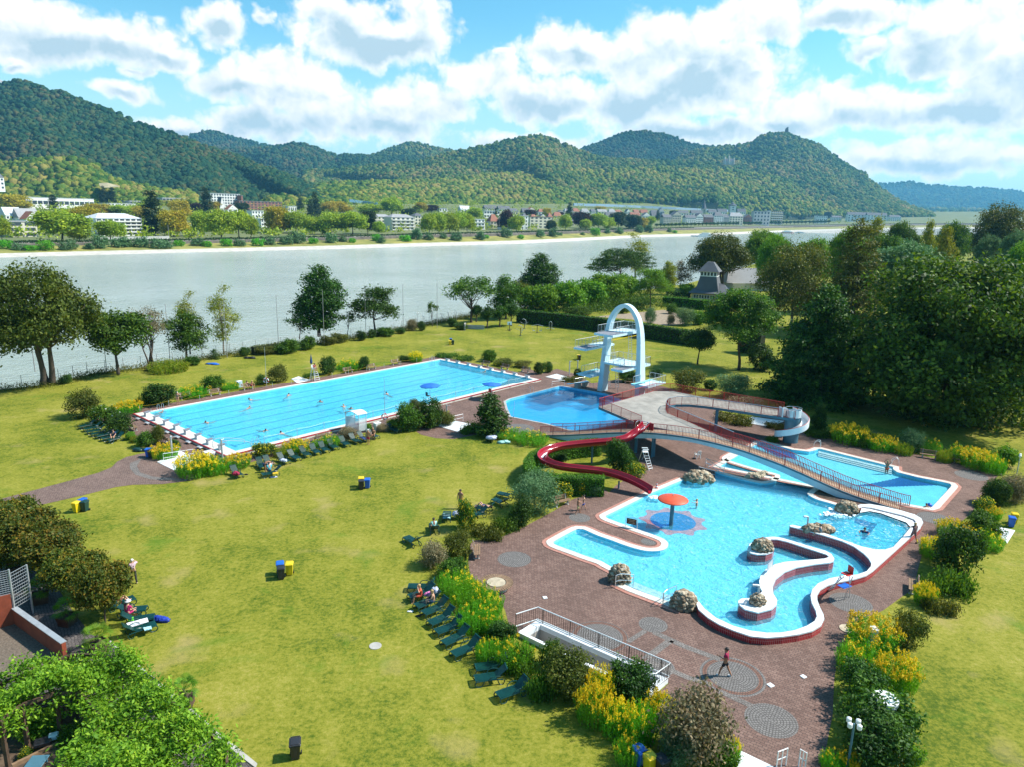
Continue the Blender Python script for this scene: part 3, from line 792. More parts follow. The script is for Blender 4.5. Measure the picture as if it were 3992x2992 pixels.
def coping_run(t,pts,name_z,closed=False,w=0.55,w2=0.32,out=1):
 pts=[T_(p)for p in pts]
 a=offset(pts,0.0,closed);b=offset(pts,out*w,closed);c=offset(pts,out*(w+w2),closed)
 m1,m2=MB(),MB()
 n=len(a)
 for i in range(n if closed else n-1):
  j=(i+1)%n
  for mb_,p,q,z in((m1,a,b,0.075),(m2,b,c,0.045)):
   quad=[(p[i][0],p[i][1],z),(q[i][0],q[i][1],z),(q[j][0],q[j][1],z),(p[j][0],p[j][1],z)]
   mb_.add(quad,[(0,1,2,3)if area2(quad)>0 else(3,2,1,0)])
 m1.wall(b,-0.02,0.075,closed);m2.wall(c,-0.02,0.045,closed)
 m1.Q1('coping',M['coping'],t);m2.Q1('red_border',M['redband'],t)
sm1=Q5([T_(p)for p in _m1],3)
coping_run(t,sm1,0,out=1 if area2([T_(p)for p in _m1+_mw])>0 else-1)
sgn=1 if area2([T_(p)for p in _m1+_mw])>0 else-1
coping_run(t,Q5([T_(p)for p in _m4],3),0,out=sgn,w=0.5,w2=0.25)
coping_run(t,Q5([T_(p)for p in _m2],3),0,out=sgn,w=0.5,w2=0.25)
coping_run(t,[T_(p)for p in _m5],0,out=sgn,w=0.45,w2=0.02)
st=GG(n3,[(945,955),(1310,1098),(1350,1075),(985,935)])
for i in range(3):
 q=[np.array(st[0])*(1-i*.3)+np.array(st[3])*i*.3 for _ in(0,)]
 d=(np.array(st[3])-np.array(st[0]))*(i*0.9);d2=(np.array(st[3])-np.array(st[0]))*((i+1)*0.9)
 P=[np.array(st[0])+d,np.array(st[1])+d,np.array(st[1])+d2,np.array(st[0])+d2]
 MB().Q4(ccw([T_(p)for p in P]),-.39,-0.13-0.08*i).Q1('entry_step',M['whitetile'],t)
fc=G(n3(1378,408),-.39)
def ell(c,r,n=40,f=None):return[(c[0]+r*(f(i/n)if f else 1)*math.cos(2*PI*i/n),c[1]+r*(f(i/n)if f else 1)*math.sin(2*PI*i/n),c[2])for i in range(n)]
R0=float(np.linalg.norm(G(n3(1378+190,408),-.39)-fc))
MB().sheet(ell(fc,R0*1.32,72,lambda u:1.0+0.17*math.sin(2*PI*u*9)*(1 if math.sin(2*PI*u*9)>0 else .35)),-0.393).Q1('sun_mosaic',M['redmosaic'],t)
MB().sheet(ell(fc,R0),-0.389).Q1('blue_mosaic',M['midblue'],t)
def wallbody(t,poly,zb,zt,holes=()):
 MB().sheet(poly,zt,holes).Q1('white_top',M['whitetile'],t)
 MB().wall(poly,zb,zt-0.07).Q1('red_tiles',M['redtile'],t)
 mb=MB().wall(offset(poly,0.015),zt-0.07,zt);mb.Q1('white_edge',M['white'],t)
t=Q6('basin_wall','long curving red tiled wall with white top around the current channel and whirlpool','pool wall',(W1poly[0][0],W1poly[0][1],0))
wallbody(t,W1poly,-.395,WZ)
t=Q6('basin_wall','S-shaped red tiled wall with white top standing inside the play pool','pool wall',(W2poly[0][0],W2poly[0][1],0))
wallbody(t,W2poly,-.395,WZ)
spa=GG(n4,[(420,662),(560,692),(720,742),(900,807),(1010,847),(1130,874),(1220,875),(1290,852),(1370,767),(1440,682),(1400,640),(1290,600),(1180,560),(1085,542),(1000,556),(930,590),(780,560),(700,600)],0.34)
t=Q6('whirlpool','bubbling raised whirlpool behind the red tiled wall','whirlpool',T_(spa[7]))
MB().sheet(ccw([T_(p)for p in spa[2:16]]),0.02).Q1('pool_floor',M['pooltile'],t)
MB().sheet(ccw([T_(p)for p in GG(n4,[(960,600),(1150,655),(1040,790),(1010,780),(1080,690),(950,640)],0.03)]),0.03).Q1('dark_tile',M['bluetile'],t)
MB().sheet(ccw([T_(p)for p in spa[1:17]]),0.30).Q1('water',M['waterspa'],t)
q=GG(n4,[(1085,542),(1180,560),(1290,600),(1400,640),(1440,682),(1484,632),(1466,612),(1380,580),(1250,548),(1100,512),(1020,503),(1000,556)],0.38)
MB().sheet(ccw([T_(p)for p in q]),0.38).Q1('white_deck',M['whitetile'],t)
cx=sum(p[0]for p in TEACH)/len(TEACH);cyy=sum(p[1]for p in TEACH)/len(TEACH)
t=Q6('teaching_pool','shallow turquoise pool with dark blue wave mosaic beyond the red footbridge','pool',(cx,cyy,0))
make_basin(t,TEACH,0.32,0.05,M['pooltile'],M['pooltile'])
tv=[T_(p)for p in TEACH]
mb=MB();band(mb,TEACH,offset(TEACH,0.55),0.075);mb.wall(offset(TEACH,0.55),0,0.075);mb.Q1('coping',M['coping'],t)
mb=MB();band(mb,offset(TEACH,0.55),offset(TEACH,0.85),0.045);mb.wall(offset(TEACH,.85),0,0.045);mb.Q1('red_border',M['redband'],t)
def scallop(pts,amp=0.12,n=10):
 out=[]
 for i in range(len(pts)-1):
  a,b=np.array(pts[i]),np.array(pts[i+1])
  d=b-a;nn=np.array([d[1],-d[0],0]);nn=nn/(np.linalg.norm(nn)+1e-9)
  for k in range(n):
   u=k/n;out.append(T_(a+d*u+nn*amp*abs(math.sin(PI*u*n/2))))
 out.append(T_(pts[-1]));return out
w1=GG(b4,[(950,1095),(1100,1075),(1250,1045),(1390,1010)],-0.31);w2=GG(b4,[(1500,1035),(1700,1075),(1775,1090),(1780,1112)],-0.31);w3=GG(b4,[(1700,1095),(1500,1100),(1350,1105),(1200,1110),(1000,1100)],-0.31)
MB().sheet(ccw(scallop(w1)+[T_(p)for p in w2]+scallop(w3)),-0.31).Q1('wave_mosaic',M['bluetile'],t)
w1=GG(b4,[(100,742),(160,730),(300,768),(400,795),(440,830),(460,870),(300,845),(200,800)],-0.31)
MB().sheet(ccw([T_(p)for p in w1]),-0.306).Q1('wave_mosaic',M['bluetile'],t)
for i in range(3):
 a=GG(b4,[(645,793+9*i),(1278,948+9*i),(1278,948+9*i+14),(640,793+9*i+14)])
 MB().Q4(ccw([T_(p)for p in a]),-0.31,-0.06-0.08*i).Q1('entry_step',M['whitetile'],t)
MB().sheet(TEACH,-0.03).Q1('water',pool_water_mat('teaching_water',(0.78,0.95,0.99),1.6,0.2,mk=.1),t)
q=GG(n4,[(600,395),(640,360),(690,350),(760,410),(830,470),(740,455),(650,428)])
tag(MB().Q4(ccw([T_(p)for p in q]),0.0,0.05).Q1('bare_planting_bed',M['soil']),kind='structure')
def q5(parent,path,h=1.0,spacing=0.14,r=0.011,rail_r=0.025,postm=None,every=1.6,mid=None,barmat=None,railmat=None,z0=0.08,posts=True):
 "top rail and posts are parts; the many thin bars are one grille part"
 P=Q9(path,spacing)
 mb=MB()
 for p in P:
  mb.Q7((p[0],p[1],p[2]+z0),(p[0],p[1],p[2]+h),r*2)
 lo=[(p[0],p[1],p[2]+z0)for p in path]
 mb.Q2(lo,rail_r*0.7,5)
 mb.Q1('bar_grille',barmat,parent)
 MB().Q2([(p[0],p[1],p[2]+h)for p in path],rail_r,6).Q1('top_rail',railmat or barmat,parent)
 if posts:
  for p in Q9(path,every):
   MB().Q7((p[0],p[1],p[2]-0.12),(p[0],p[1],p[2]+h),0.05).Q1('rail_post',barmat,parent)
prof=[(0,0),(3.04,.57),(6.64,1.42),(9.4,2.09),(13.35,2.80),(15.75,3.0),(17.9,3.10),(20.7,2.98),(23.0,2.80),(24.3,2.55),(27.1,2.05),(29.9,1.28),(32.8,.52),(bL,0.0)]
def bz(s):
 return float(np.interp(s,[p[0]for p in prof],[p[1]for p in prof]))
SS=[bL*i/48 for i in range(49)]
bzs=[bz(s)for s in SS]
for _ in range(3):bzs=[bzs[0]]+[(bzs[i-1]+2*bzs[i]+bzs[i+1])/4 for i in range(1,48)]+[bzs[48]]
def bzz(s):return float(np.interp(s,SS,bzs))
t=Q6('footbridge','long arched footbridge with red railings and pale blue girder across the pools','bridge',BR(0,BW/2))
M['bdeck']=mat('bridge_deck',(0.33,0.23,0.155),0.85,0.15,1.5,bump=0.2,bscale=10)
rows_t=[[BR(s,w,bzz(s)+0.02)for s in SS]for w in(0,BW)]
mb=MB();mb.grid(rows_t)
mb.Q1('deck',M['bdeck'],t)
def th(s):
 return 0.22+0.50*(0.15+min(1.0,abs(s-18)/10.0))*(1 if 3<s<bL-2 else .4)
for w,nm in((0.0,'edge_beam'),(BW,'edge_beam')):
 mb=MB()
 rows=[[BR(s,w+dw,bzz(s)+0.03)for s in SS]for dw in(-.06,.06)]
 rw=[[BR(s,w+dw,max(-0.02,bzz(s)-0.13))for s in SS]for dw in(.06,-.06)]
 mb.grid(rows+rw+[rows[0]]);mb.Q1(nm,M['bluegrey'],t)
mb=MB()
top=[[BR(s,w,max(-.03,bzz(s)-0.04))for s in SS]for w in(0.0,BW)]
bot=[[BR(s,w,max(-.04,bzz(s)-0.30-th(s)*.6))for s in SS]for w in(BW-0.04,0.04)]
mb.grid(top+bot+[top[0]]);mb.Q1('girder',M['lightblue'],t)
for w in(0.03,BW-0.03):
 segs=[(0.05,bL-0.05)]if w<0.5 else[(0.6,11.6),(21.6,bL+0.6)]
 for s0,s1 in segs:
  path=[BR(s,w,bzz(min(s,bL))+0.02)for s in np.linspace(s0,s1,40)]
  q5(t,path,1.0,0.15,0.016,0.03,every=1.7,barmat=M['redmetal'],railmat=M['redmetal'])
for(kx,p)in((e3,(147,428)),(b3,(1378,1410))):
 X=G(kx(*p));s_=float((X[:2]-bA)@bD)
 MB().Q3([(0.17,0),(0.17,max(.4,bzz(s_)-0.4))],12,T_(BR(s_,BW/2,0))).Q1('pillar',M['bluegrey'],t)
PZ=3.0
plat=GG(b3,[(960,1082),(1090,1000),(1430,905+40),(1600,960),(1800,1010),(2000,1045),(2200,1085)],PZ)
pA=G(b3(960,1080),PZ);pB=G(b3(1440,945),PZ)
pEnd1=G(e3(870,215),PZ+0.0);pEnd2=G(e3(950,245),PZ)
jn0=np.array(BR(21.5,BW,PZ));jn1=np.array(BR(11.7,BW,PZ))
rb=[G(e3(*p),PZ)for p in[(160,212),(150,190),(165,168),(215,158),(300,158),(400,168),(520,185),(660,205),(800,226),(950,247)]]
t=Q6('viewing_platform','raised concrete platform with red railings and a walkway to the spiral slide','platform',T_(pA))
t.location.z=0
pl_out=[T_(pA),T_(jn1)]+[BR(s,BW,PZ)for s in(14,17,20,21.5)]+[T_(G(e3(300,270),PZ)),T_(G(e3(200,228),PZ))]+[T_(p)for p in rb]+[T_(G(e3(975,205),PZ)),T_(G(e3(880,196),PZ))]+[T_(G(b3(2211,1052),PZ)),T_(G(b3(1800,985),PZ)),T_(G(b3(1600,945),PZ)),T_(pB)]
pl_out=ccw(pl_out)
mb=MB().sheet(pl_out,PZ);mb.Q1('platform_floor',M['deckconc'],t)
mb=MB().sheet(pl_out,PZ-0.3);mb.wall(offset(pl_out,0.02),PZ-0.3,PZ-0.005);mb.Q1('platform_edge',M['bluegrey'],t)
far_edge=[T_(G(e3(880,196),PZ)),T_(G(b3(2211,1052),PZ)),T_(G(b3(1800,985),PZ)),T_(G(b3(1600,945),PZ)),T_(pB),T_(pA),T_(jn1)]
q5(t,far_edge,1.0,0.15,0.016,0.03,every=1.8,barmat=M['redmetal'],railmat=M['redmetal'])
q5(t,[BR(21.6,BW,PZ)]+[T_(G(e3(300,272),PZ)),T_(G(e3(200,230),PZ))]+[T_(p)for p in rb],1.0,0.15,0.016,0.035,every=1.8,barmat=M['redmetal'],railmat=M['steel'])
for kx,p in((b3,(1203,1240)),(e3,(458,325))):
 X=G(kx(*p),-0.3 if kx is b3 else 0)
 MB().Q3([(0.19,-3.0 if kx is b3 else 0),(0.19,PZ-0.31)],12,(X[0],X[1],0)).Q1('pillar',M['bluegrey'],t)
q=BR(12.6,BW+.15,PZ)
sc_=G(e3(935,402));sc_=np.array([sc_[0],sc_[1]+0.7,0])
t=Q6('spiral_slide','white spiral slide winding down round a blue concrete column','slide',T_(sc_))
MB().Q3([(0.85,0),(0.85,PZ+0.75)],28,T_(sc_),sx=1.0,sy=0.8).Q1('column',M['bluegrey'],t)
mb=MB();n=44
ringo,ringi=[],[]
for i in range(n+1):
 u=i/n
 an=R_(75)-u*R_(285)
 z=PZ+0.15-u*2.75
 ringi.append((sc_[0]+0.95*math.cos(an),sc_[1]+0.95*math.sin(an)*.9,z))
 ringo.append((sc_[0]+1.75*math.cos(an),sc_[1]+1.75*math.sin(an)*.9,z))
rows=[[(a[0],a[1],a[2]+.5)for a in ringi],ringi,ringo,[(a[0],a[1],a[2]+.62)for a in ringo],[(a[0]*1.0+(a[0]-sc_[0])*.04,a[1]+(a[1]-sc_[1])*.04,a[2]+.62)for a in ringo],[(a[0]+(a[0]-sc_[0])*.04,a[1]+(a[1]-sc_[1])*.04,a[2]-.1)for a in ringo],[(a[0],a[1],a[2]-.1)for a in ringi]]
mb.grid(rows);mb.Q1('chute',M['white'],t,smooth=False)
MB().Q2([(a[0],a[1],a[2]+.66)for a in ringo],0.03,6).Q1('chute_rim',M['redmetal'],t)
ringt=[(sc_[0]+0.9*math.cos(R_(a)),sc_[1]+0.75*math.sin(R_(a)),PZ+1.05)for a in range(-150,151,15)]
MB().Q2(ringt,0.025,6).Q1('hand_rail',M['steel'],t)
mb=MB()
for a in range(-150,40,15):
 mb.box((sc_[0]+0.86*math.cos(R_(a)),sc_[1]+0.7*math.sin(R_(a)),PZ+0.45),(0.06,.24,0.85),R_(a))
mb.Q1('white_screen',M['white'],t)
g_=G(e3(885,240),PZ)
mb=MB().box((g_[0]-.25,g_[1]+.5,PZ+.55),(.10,.9,1.1),0.2,.03).box((g_[0]+.3,g_[1]+.7,PZ+.5),(.10,.8,1.0),0.2,.03);mb.Q1('entry_panel',M['white'],t)
sl=[(1100,238,3.25),(1050,285,2.95),(1000,318,2.62),(950,352,2.35),(880,372,2.2),(780,386,2.1),(640,397,2.0),(480,413,1.9),(370,430,1.82),(290,458,1.72),(245,492,1.62),(247,530,1.52),(290,560,1.42),(370,587,1.3),(480,605,1.22),(620,620,1.15),(740,634,1.08),(850,660,0.98),(950,695,0.82),(1050,742,0.56),(1130,790,0.26)]
sp=Q5([T_(G(g4(x,y),z+.12))for x,y,z in sl],4)
t=Q6('water_slide','curving dark red open water slide from the footbridge into the play pool','slide',T_(G(g4(648,545))))
secs=[(-.50,.42),(-.50,.47),(-.44,.47),(-.42,.36),(-.34,.12),(-.18,0),(.18,0),(.34,.12),(.42,.36),(.44,.47),(.50,.47),(.50,.42),(.40,.05),(.2,-.1),(-.2,-.1),(-.40,.05),(-.50,.42)]
rows=[]
for i,p in enumerate(sp):
 a,b=sp[max(i-1,0)],sp[min(i+1,len(sp)-1)]
 d=np.array(b)-np.array(a);d[2]=0;d=d/np.linalg.norm(d);nn=np.array([-d[1],d[0],0])
 rows.append([T_(np.array(p)+nn*x*1.0+np.array([0,0,z]))for x,z in secs])
MB().grid(rows).Q1('trough',M['slide'],t,smooth=True)
def on_trough(u0,u1,wd):
 rr=[]
 for i in range(int(len(sp)*u0),int(len(sp)*u1)):
  p=sp[i];a,b=sp[max(i-1,0)],sp[min(i+1,len(sp)-1)]
  d=np.array(b)-np.array(a);d[2]=0;d=d/np.linalg.norm(d);nn=np.array([-d[1],d[0],0])
  k=wd*(0.6+.4*random.random())
  rr.append([T_(np.array(p)-nn*k+np.array([0,0,.03])),T_(np.array(p)+nn*k+np.array([0,0,.03]))])
 return rr
MB().grid(on_trough(.02,.13,.14)).Q1('running_water',M['foam'],t)
MB().grid(on_trough(.42,.53,.16)).Q1('running_water',M['foam'],t)
for p,zt in(((648,545),1.9),):
 X=G(g4(*p));MB().Q3([(0.10,0),(0.10,zt)],10,T_(X)).Q1('support_post',M['bluegrey'],t)
X=G(g4(1105,420));MB().Q3([(0.10,0),(0.10,2.6)],10,(15.0,72.6,0)).Q1('support_post',M['bluegrey'],t)
X=G(g4(905,735));MB().Q3([(0.08,0),(0.08,.75)],10,(sp[-12][0],sp[-12][1],0)).Q1('support_post',M['bluegrey'],t)
X=G(g4(1080,790));MB().Q2([(X[0]-.25,X[1],0),(X[0]-.25,X[1],.6),(X[0]+.15,X[1]-.1,.6),(X[0]+.15,X[1]-.1,0)],.03,6).Q1('end_bracket',M['steel'],t)
s0=np.array(sp[0]);q=BR(11.8,.1,PZ)
for dx in(-.75,.75):
 c=np.array(BR(12.6+dx,-0.02,3.0));MB().box((c[0],c[1],3.45),(0.7,.06,.8),math.atan2(bD[1],bD[0])).Q1('side_panel',M['darkred'],t)
c1=np.array(BR(12.0,-.1,3.9));c2=np.array(BR(13.2,-.1,3.9))
MB().Q2([(c1[0],c1[1],2.9),T_(c1),(c1[0]-.3,c1[1]-.5,3.85),(c1[0]-.35,c1[1]-.55,3.3)],.03,6).Q2([(c2[0],c2[1],2.9),T_(c2),(c2[0]-.3,c2[1]-.5,3.85),(c2[0]-.35,c2[1]-.55,3.3)],.03,6).Q2([T_(c1),T_(c2)],.03,6).Q1('grab_rail',M['steel'],t)
X=G(n3(1210,205),-0.08)
mb=MB()
for k in range(26):
 a=random.random()*2*PI;rr=random.random()**.5
 mb.blob((X[0]+.55*rr*math.cos(a)+.2,X[1]+.4*rr*math.sin(a),-.08+.05*random.random()),(.12,.12,.05),RNG,.4)
tag(mb.Q1('splash',M['foam'],origin=(X[0],X[1],-.1)),'white splash where the red slide enters the play pool','splash',kind='stuff')
va=R_(-42);TV=np.array([math.cos(va),math.sin(va)]);TU=np.array([math.sin(va),-math.cos(va)])
TM=G(h6(228,871))[:2]+TV*3.2
def TW(u,v,z):
 q=TM+TU*u+TV*v
 return(q[0],q[1],z)
t=Q6('diving_tower','tall white parabolic diving arch carrying platforms at several heights','diving tower',(TM[0],TM[1],0))
ap=[(-3.2,0),(-3.1,2.1),(-2.98,4.4),(-2.82,7.2),(-2.62,9.3),(-2.2,10.95),(-1.45,12.12),(-.7,12.72),(0,12.9),(.7,12.72),(1.45,12.12),(2.2,10.95),(2.62,9.3),(2.82,7.2),(2.98,4.4),(3.1,2.1),(3.2,-.0)]
aps=Q5(ap,4)
rows=[]
for i,(v,z)in enumerate(aps):
 a,b=aps[max(i-1,0)],aps[min(i+1,len(aps)-1)]
 d=np.array([b[0]-a[0],b[1]-a[1]]);d=d/np.linalg.norm(d);n2_=np.array([-d[1],d[0]])
 k=1-z/12.9
 thk=0.26+0.16*k;dep=0.42+0.30*k
 rows.append([TW(du*dep,v+n2_[0]*dn*thk,z+n2_[1]*dn*thk)for du,dn in((-.5*2,1),(.5*2,1),(1.0,-1),(-1.0,-1),(-1.0,1))])
MB().grid(rows).Q1('arch',M['tower'],t)
def tplat(z,u0,u1,v0,v1,mat_ins,rails,th_=0.28,inset=True):
 o=MB().Q4(ccw([TW(u0,v0,z),TW(u1,v0,z),TW(u1,v1,z),TW(u0,v1,z)]),z-th_,z).Q1('diving_platform',M['tower'],t)
 if inset:
  MB().Q4(ccw([TW(max(u0,u1-3.2),v0+.12,z),TW(u1-.06,v0+.12,z),TW(u1-.06,v1-.12,z),TW(max(u0,u1-3.2),v1-.12,z)]),z-.01,z+.02).Q1('grip_mat',mat_ins,o)
 for(ua,va_,ub,vb)in rails:
  A,B=np.array(TW(ua,va_,z)),np.array(TW(ub,vb,z))
  mb=MB();L=np.linalg.norm(B-A);n=max(2,int(L/0.75)+1)
  for i in range(n):
   p=A+(B-A)*i/(n-1);mb.Q7(T_(p),(p[0],p[1],z+1.0),.04)
  for i in range(int(L/.2)):
   p=A+(B-A)*(i+.5)/int(L/.2);mb.Q7((p[0],p[1],z+.1),(p[0],p[1],z+1.0),.012)
  mb.Q2([(A[0],A[1],z+1.02),(B[0],B[1],z+1.02)],.03,6);mb.Q2([(A[0],A[1],z+.1),(B[0],B[1],z+.1)],.02,5)
  mb.Q1('guard_rail',M['galv'],o)
 return o
tplat(9.4,-2.0,5.1,-1.55,1.55,M['greymat'],[(-2,-1.5,4.3,-1.5),(-2,1.5,4.3,1.5),(-2,-1.5,-2,1.5)])
tplat(7.0,-1.6,5.3,-4.75,-2.65,M['greymat'],[(-1.5,-4.7,5.1,-4.7),(-.5,-2.7,3.6,-2.7),(-1.5,-4.7,-1.5,-2.9)])
tplat(4.65,-3.0,0.9,-2.75,2.75,M['turq'],[(-3,-2.7,-3,2.7),(-3,-2.7,.9,-2.7),(.85,-2.7,.85,.8),(-3,2.7,-.9,2.7)],inset=False)
tplat(4.645,0.9,4.1,0.85,2.75,M['greymat'],[(.9,.9,3.7,.9),(.9,2.7,3.7,2.7)])
tplat(2.75,-1.8,2.9,-5.6,-3.3,M['turq'],[(-1.8,-5.55,2.2,-5.55),(-1.8,-5.55,-1.8,-3.4),(-.5,-3.4,2.0,-3.4)],inset=False)
tplat(2.75,-1.6,3.0,3.55,6.2,M['turq'],[(-1.6,6.15,2.6,6.15),(-1.6,3.6,-1.6,6.15),(0.8,3.6,2.6,3.6)],inset=False)
for v in(-4.6,4.6):
 o=MB().Q4(ccw([TW(-.6,v-.25,0),TW(4.4,v-.25,0),TW(4.4,v+.25,0),TW(-.6,v+.25,0)]),3.02,3.07).Q1('springboard',M['turq'],t)
 MB().Q4(ccw([TW(-.5,v-.3,0),TW(1.6,v-.3,0),TW(1.6,v+.3,0),TW(-.5,v+.3,0)]),2.76,3.0).Q1('board_stand',M['white'],t)
mb=MB()
def ladder(mb,A,B,w,dirv,n):
 A,B=np.array(A),np.array(B);d=np.array([dirv[0],dirv[1],0])*w/2
 mb.Q2([T_(A-d),T_(B-d)],.03,5).Q2([T_(A+d),T_(B+d)],.03,5)
 for i in range(1,n):
  p=A+(B-A)*i/n;mb.Q7(T_(p-d),T_(p+d),.06,.03)
ladder(mb,TW(-2.6,-2.4,0),TW(-2.2,-2.4,4.7),.55,TV,14);mb.Q1('ladder',M['galv'],t)
mb=MB();ladder(mb,TW(-2.6,-.4,4.65),TW(-2.0,-.4,9.4),.55,TV,14);mb.Q1('ladder',M['galv'],t)
mb=MB();ladder(mb,TW(-1.8,-2.7,4.65),TW(-1.3,-2.9,7.0),.5,TV,8);mb.Q1('ladder',M['galv'],t)
mb=MB();ladder(mb,TW(-2.4,3.8,0),TW(-1.4,3.8,2.75),.5,TV,9);mb.Q1('ladder',M['galv'],t)
mb=MB();ladder(mb,TW(-2.4,-3.6,0),TW(-1.6,-3.6,2.75),.5,TV,9);mb.Q1('ladder',M['galv'],t)
A=G(b3(690,893),.75);B=G(b3(866,858),.75);dd=(B-A)[:2]/np.linalg.norm((B-A)[:2]);nn=np.array([-dd[1],dd[0]])
t=Q6('springboard','pale low springboard on two concrete blocks beside the diving pool','diving board',(A[0],A[1],0))
MB().Q4(ccw([T_(A[:2]-nn*.25),T_(A[:2]+nn*.25),T_(B[:2]+nn*.25),T_(B[:2]-nn*.25)]),.86,.92).Q1('board',M['tower'],t)
for u in(.5,.88):
 c=A+(B-A)*u;MB().box((c[0],c[1],.42),(.8,.7,.84),math.atan2(dd[1],dd[0]),.04).Q1('concrete_block',M['concrete'],t)
c=A+(B-A)*.5
mb=MB()
for s_ in(-1,1):
 p=A+(B-A)*.45;q=A+(B-A)*1.0
 o_=np.array([nn[0],nn[1],0])*.4*s_
 mb.Q2([T_(p+o_+[0,0,.0]),T_(p+o_+[0,0,.75]),T_(q+o_+[0,0,.75]),T_(q+o_)],.025,6)
mb.Q1('guard_rail',M['steel'],t)
def make_lounger():
 r=Q6('sun_lounger','x','sun lounger')
 mb=MB()
 for i in range(9):
  mb.box((-.26+.065*i,-.32,.37),(.05,1.16,.025))
 mb.box((0,-.88,.37),(.6,.06,.035)).box((0,.24,.365),(.6,.05,.03));mb.Q1('seat',M['greenplastic'],r)
 mb=MB()
 bk_=lambda u:(0,.26+.58*u,.38+.50*u)
 for i in range(9):
  x=-.26+.065*i
  mb.Q7((x,bk_(0)[1],bk_(0)[2]),(x,bk_(1)[1],bk_(1)[2]),.05,.025)
 mb.Q7((-.3,bk_(1.0)[1],bk_(1)[2]),(.3,bk_(1)[1],bk_(1)[2]),.06,.05)
 mb.Q1('backrest',M['greenplastic'],r)
 for s in(-1,1):
  x=.315*s
  MB().Q2([(x,-.9,.33),(x,-.5,.34),(x,.3,.34),(x,.62,.30)],.035,6).Q1('side_rail',M['greenplastic'],r)
  MB().Q2(Q5([(x,-.86,.34),(x*1.05,-.93,.18),(x*1.05,-.80,.03),(x*1.05,-.55,.05),(x*1.02,-.42,.33)],4),.032,6).Q1('leg',M['greenplastic'],r)
  MB().Q2(Q5([(x,.30,.33),(x*1.05,.42,.04),(x*1.05,.62,.03),(x*1.02,.70,.28)],4),.032,6).Q1('leg',M['greenplastic'],r)
  MB().Q2(Q5([(x,-.18,.35),(x*1.15,-.05,.52),(x*1.18,.22,.58),(x*1.1,.46,.52)],4),.028,6).Q1('armrest',M['greenplastic'],r)
 return r
LOUNGER=Proto(make_lounger)
def lounger(foot,head,lab9,group):
 a,b=G(foot),G(head)
 c=(a+b)/2;d=b-a
 rz=math.atan2(-d[0],d[1])+random.uniform(-.05,.05)
 return LOUNGER.place((c[0],c[1],.0),rz,lab9,'sun lounger',group)
gA='green loungers along the lap pool flower bed'
for i,(h,f,lab)in enumerate([((15,1140),(65,1190),'dark green lounger at the left end of the row, beside the bending person'),((65,1120),(150,1172),'dark green lounger with one small white cloth, near the left end of the row'),((185,1095),(278,1145),'dark green lounger with white and blue clothes on its seat'),((275,1070),(372,1116),'empty dark green lounger just right of the one with white and blue clothes'),((370,1035),(465,1090),'empty dark green lounger second to the right of the one with clothes'),((458,1015),(550,1068),'empty dark green lounger in the middle of the row by yellow flowers'),((535,995),(625,1048),'empty dark green lounger in front of the bench seen from behind'),((612,975),(702,1022),'empty dark green lounger in front of the tall grass by the pool'),((710,945),(805,1000),'empty dark green lounger third to the left of the man in red shorts'),((795,922),(895,970),'empty dark green lounger left of the glass shower shelter'),((868,912),(975,945),'dark green lounger with dark blue towel beside the man in red shorts'),((945,890),(1052,922),'dark green lounger on which a person sits by the shower shelter'),((1125,840),(1240,872),'single dark green lounger apart, in front of white cabinet')]):
 lounger(b2(*f),b2(*h),lab,gA)
lounger(b2(60,1248),b2(200,1222),'dark green lounger with yellow towel standing across the row on the lawn',gA)
lounger(b1(2085,1045),b1(1995,985),'lone dark green lounger with dark red bag near the goldenrod bed',gA)
gB='green loungers stored in the left lawn by the bushes'
for i,(h,f)in enumerate([((815,588),(702,608)),((860,612),(748,630)),((890,636),(778,652)),((928,655),(812,672)),((968,668),(848,692)),((1012,688),(895,714)),((1058,700),(942,730))]):
 lounger(b1(*f),b1(*h),['dark green lounger farthest back in the short row on the left lawn','dark green lounger second from the back in the short row on the left lawn','dark green lounger third from the back in the short row on the left lawn','dark green lounger in the middle of the short row on the left lawn','dark green lounger third from the front in the short row on the left lawn','dark green lounger second from the front in the short row on the left lawn','dark green lounger under the seated person on the left lawn'][i],gB)
gC='green loungers along the tall weeds beside the paving'
for i,(f,h)in enumerate([((450,1005),(628,1012)),((440,1095),(640,1045)),((490,1180),(690,1105)),((560,1240),(748,1165)),((610,1330),(808,1245)),((670,1405),(872,1325)),((730,1500),(932,1415)),((815,1600),(1022,1510))]):
 lounger(n2(*f),n2(*h),['empty green lounger at the top of the column, turned flat','green lounger under the woman in an orange red dress','green lounger under the person leaning back','empty green lounger next below the two seated people','empty green lounger second below the two seated people','empty green lounger third below the two seated people','empty green lounger second from the bottom of the column by the tall weeds','empty green lounger at the bottom of the column by the tall weeds'][i],gC)
for f,h,lab in[((1030,1455),(1092,1446),'upper one of two parallel green loungers below the long column'),((1028,1480),(1092,1470),'lower one of two parallel green loungers below the long column'),((1078,1516),(1135,1494),'solitary green lounger nearest the goldenrod at the lawn corner')]:
 lounger(F(*f),F(*h),lab,gC)
gD='green loungers between the shrubs beside the lawn'
for f,h,lab in[((420,585),(505,635),'green lounger standing alone left of the dry leafed shrub'),((755,372),(755,420),'green lounger covered with a pale blue towel'),((640,480),(655,520),'green lounger of the person with the pale towel'),((1020,318),(1130,335),'green lounger with person lying with raised knees'),((1000,380),(1040,372),'green lounger hidden behind the pink flowering shrub'),((1180,255),(1255,290),'green lounger turned away beside the large willow shrub'),((1250,205),(1300,215),'green lounger half hidden behind the large willow shrub')]:
 lounger(n2(*f),n2(*h),lab,gD)
lounger(b2(1985,945),b2(2090,905),'green lounger heaped with towels in front of the bushy tree',gD)
gE='green loungers in front of the globe trees'
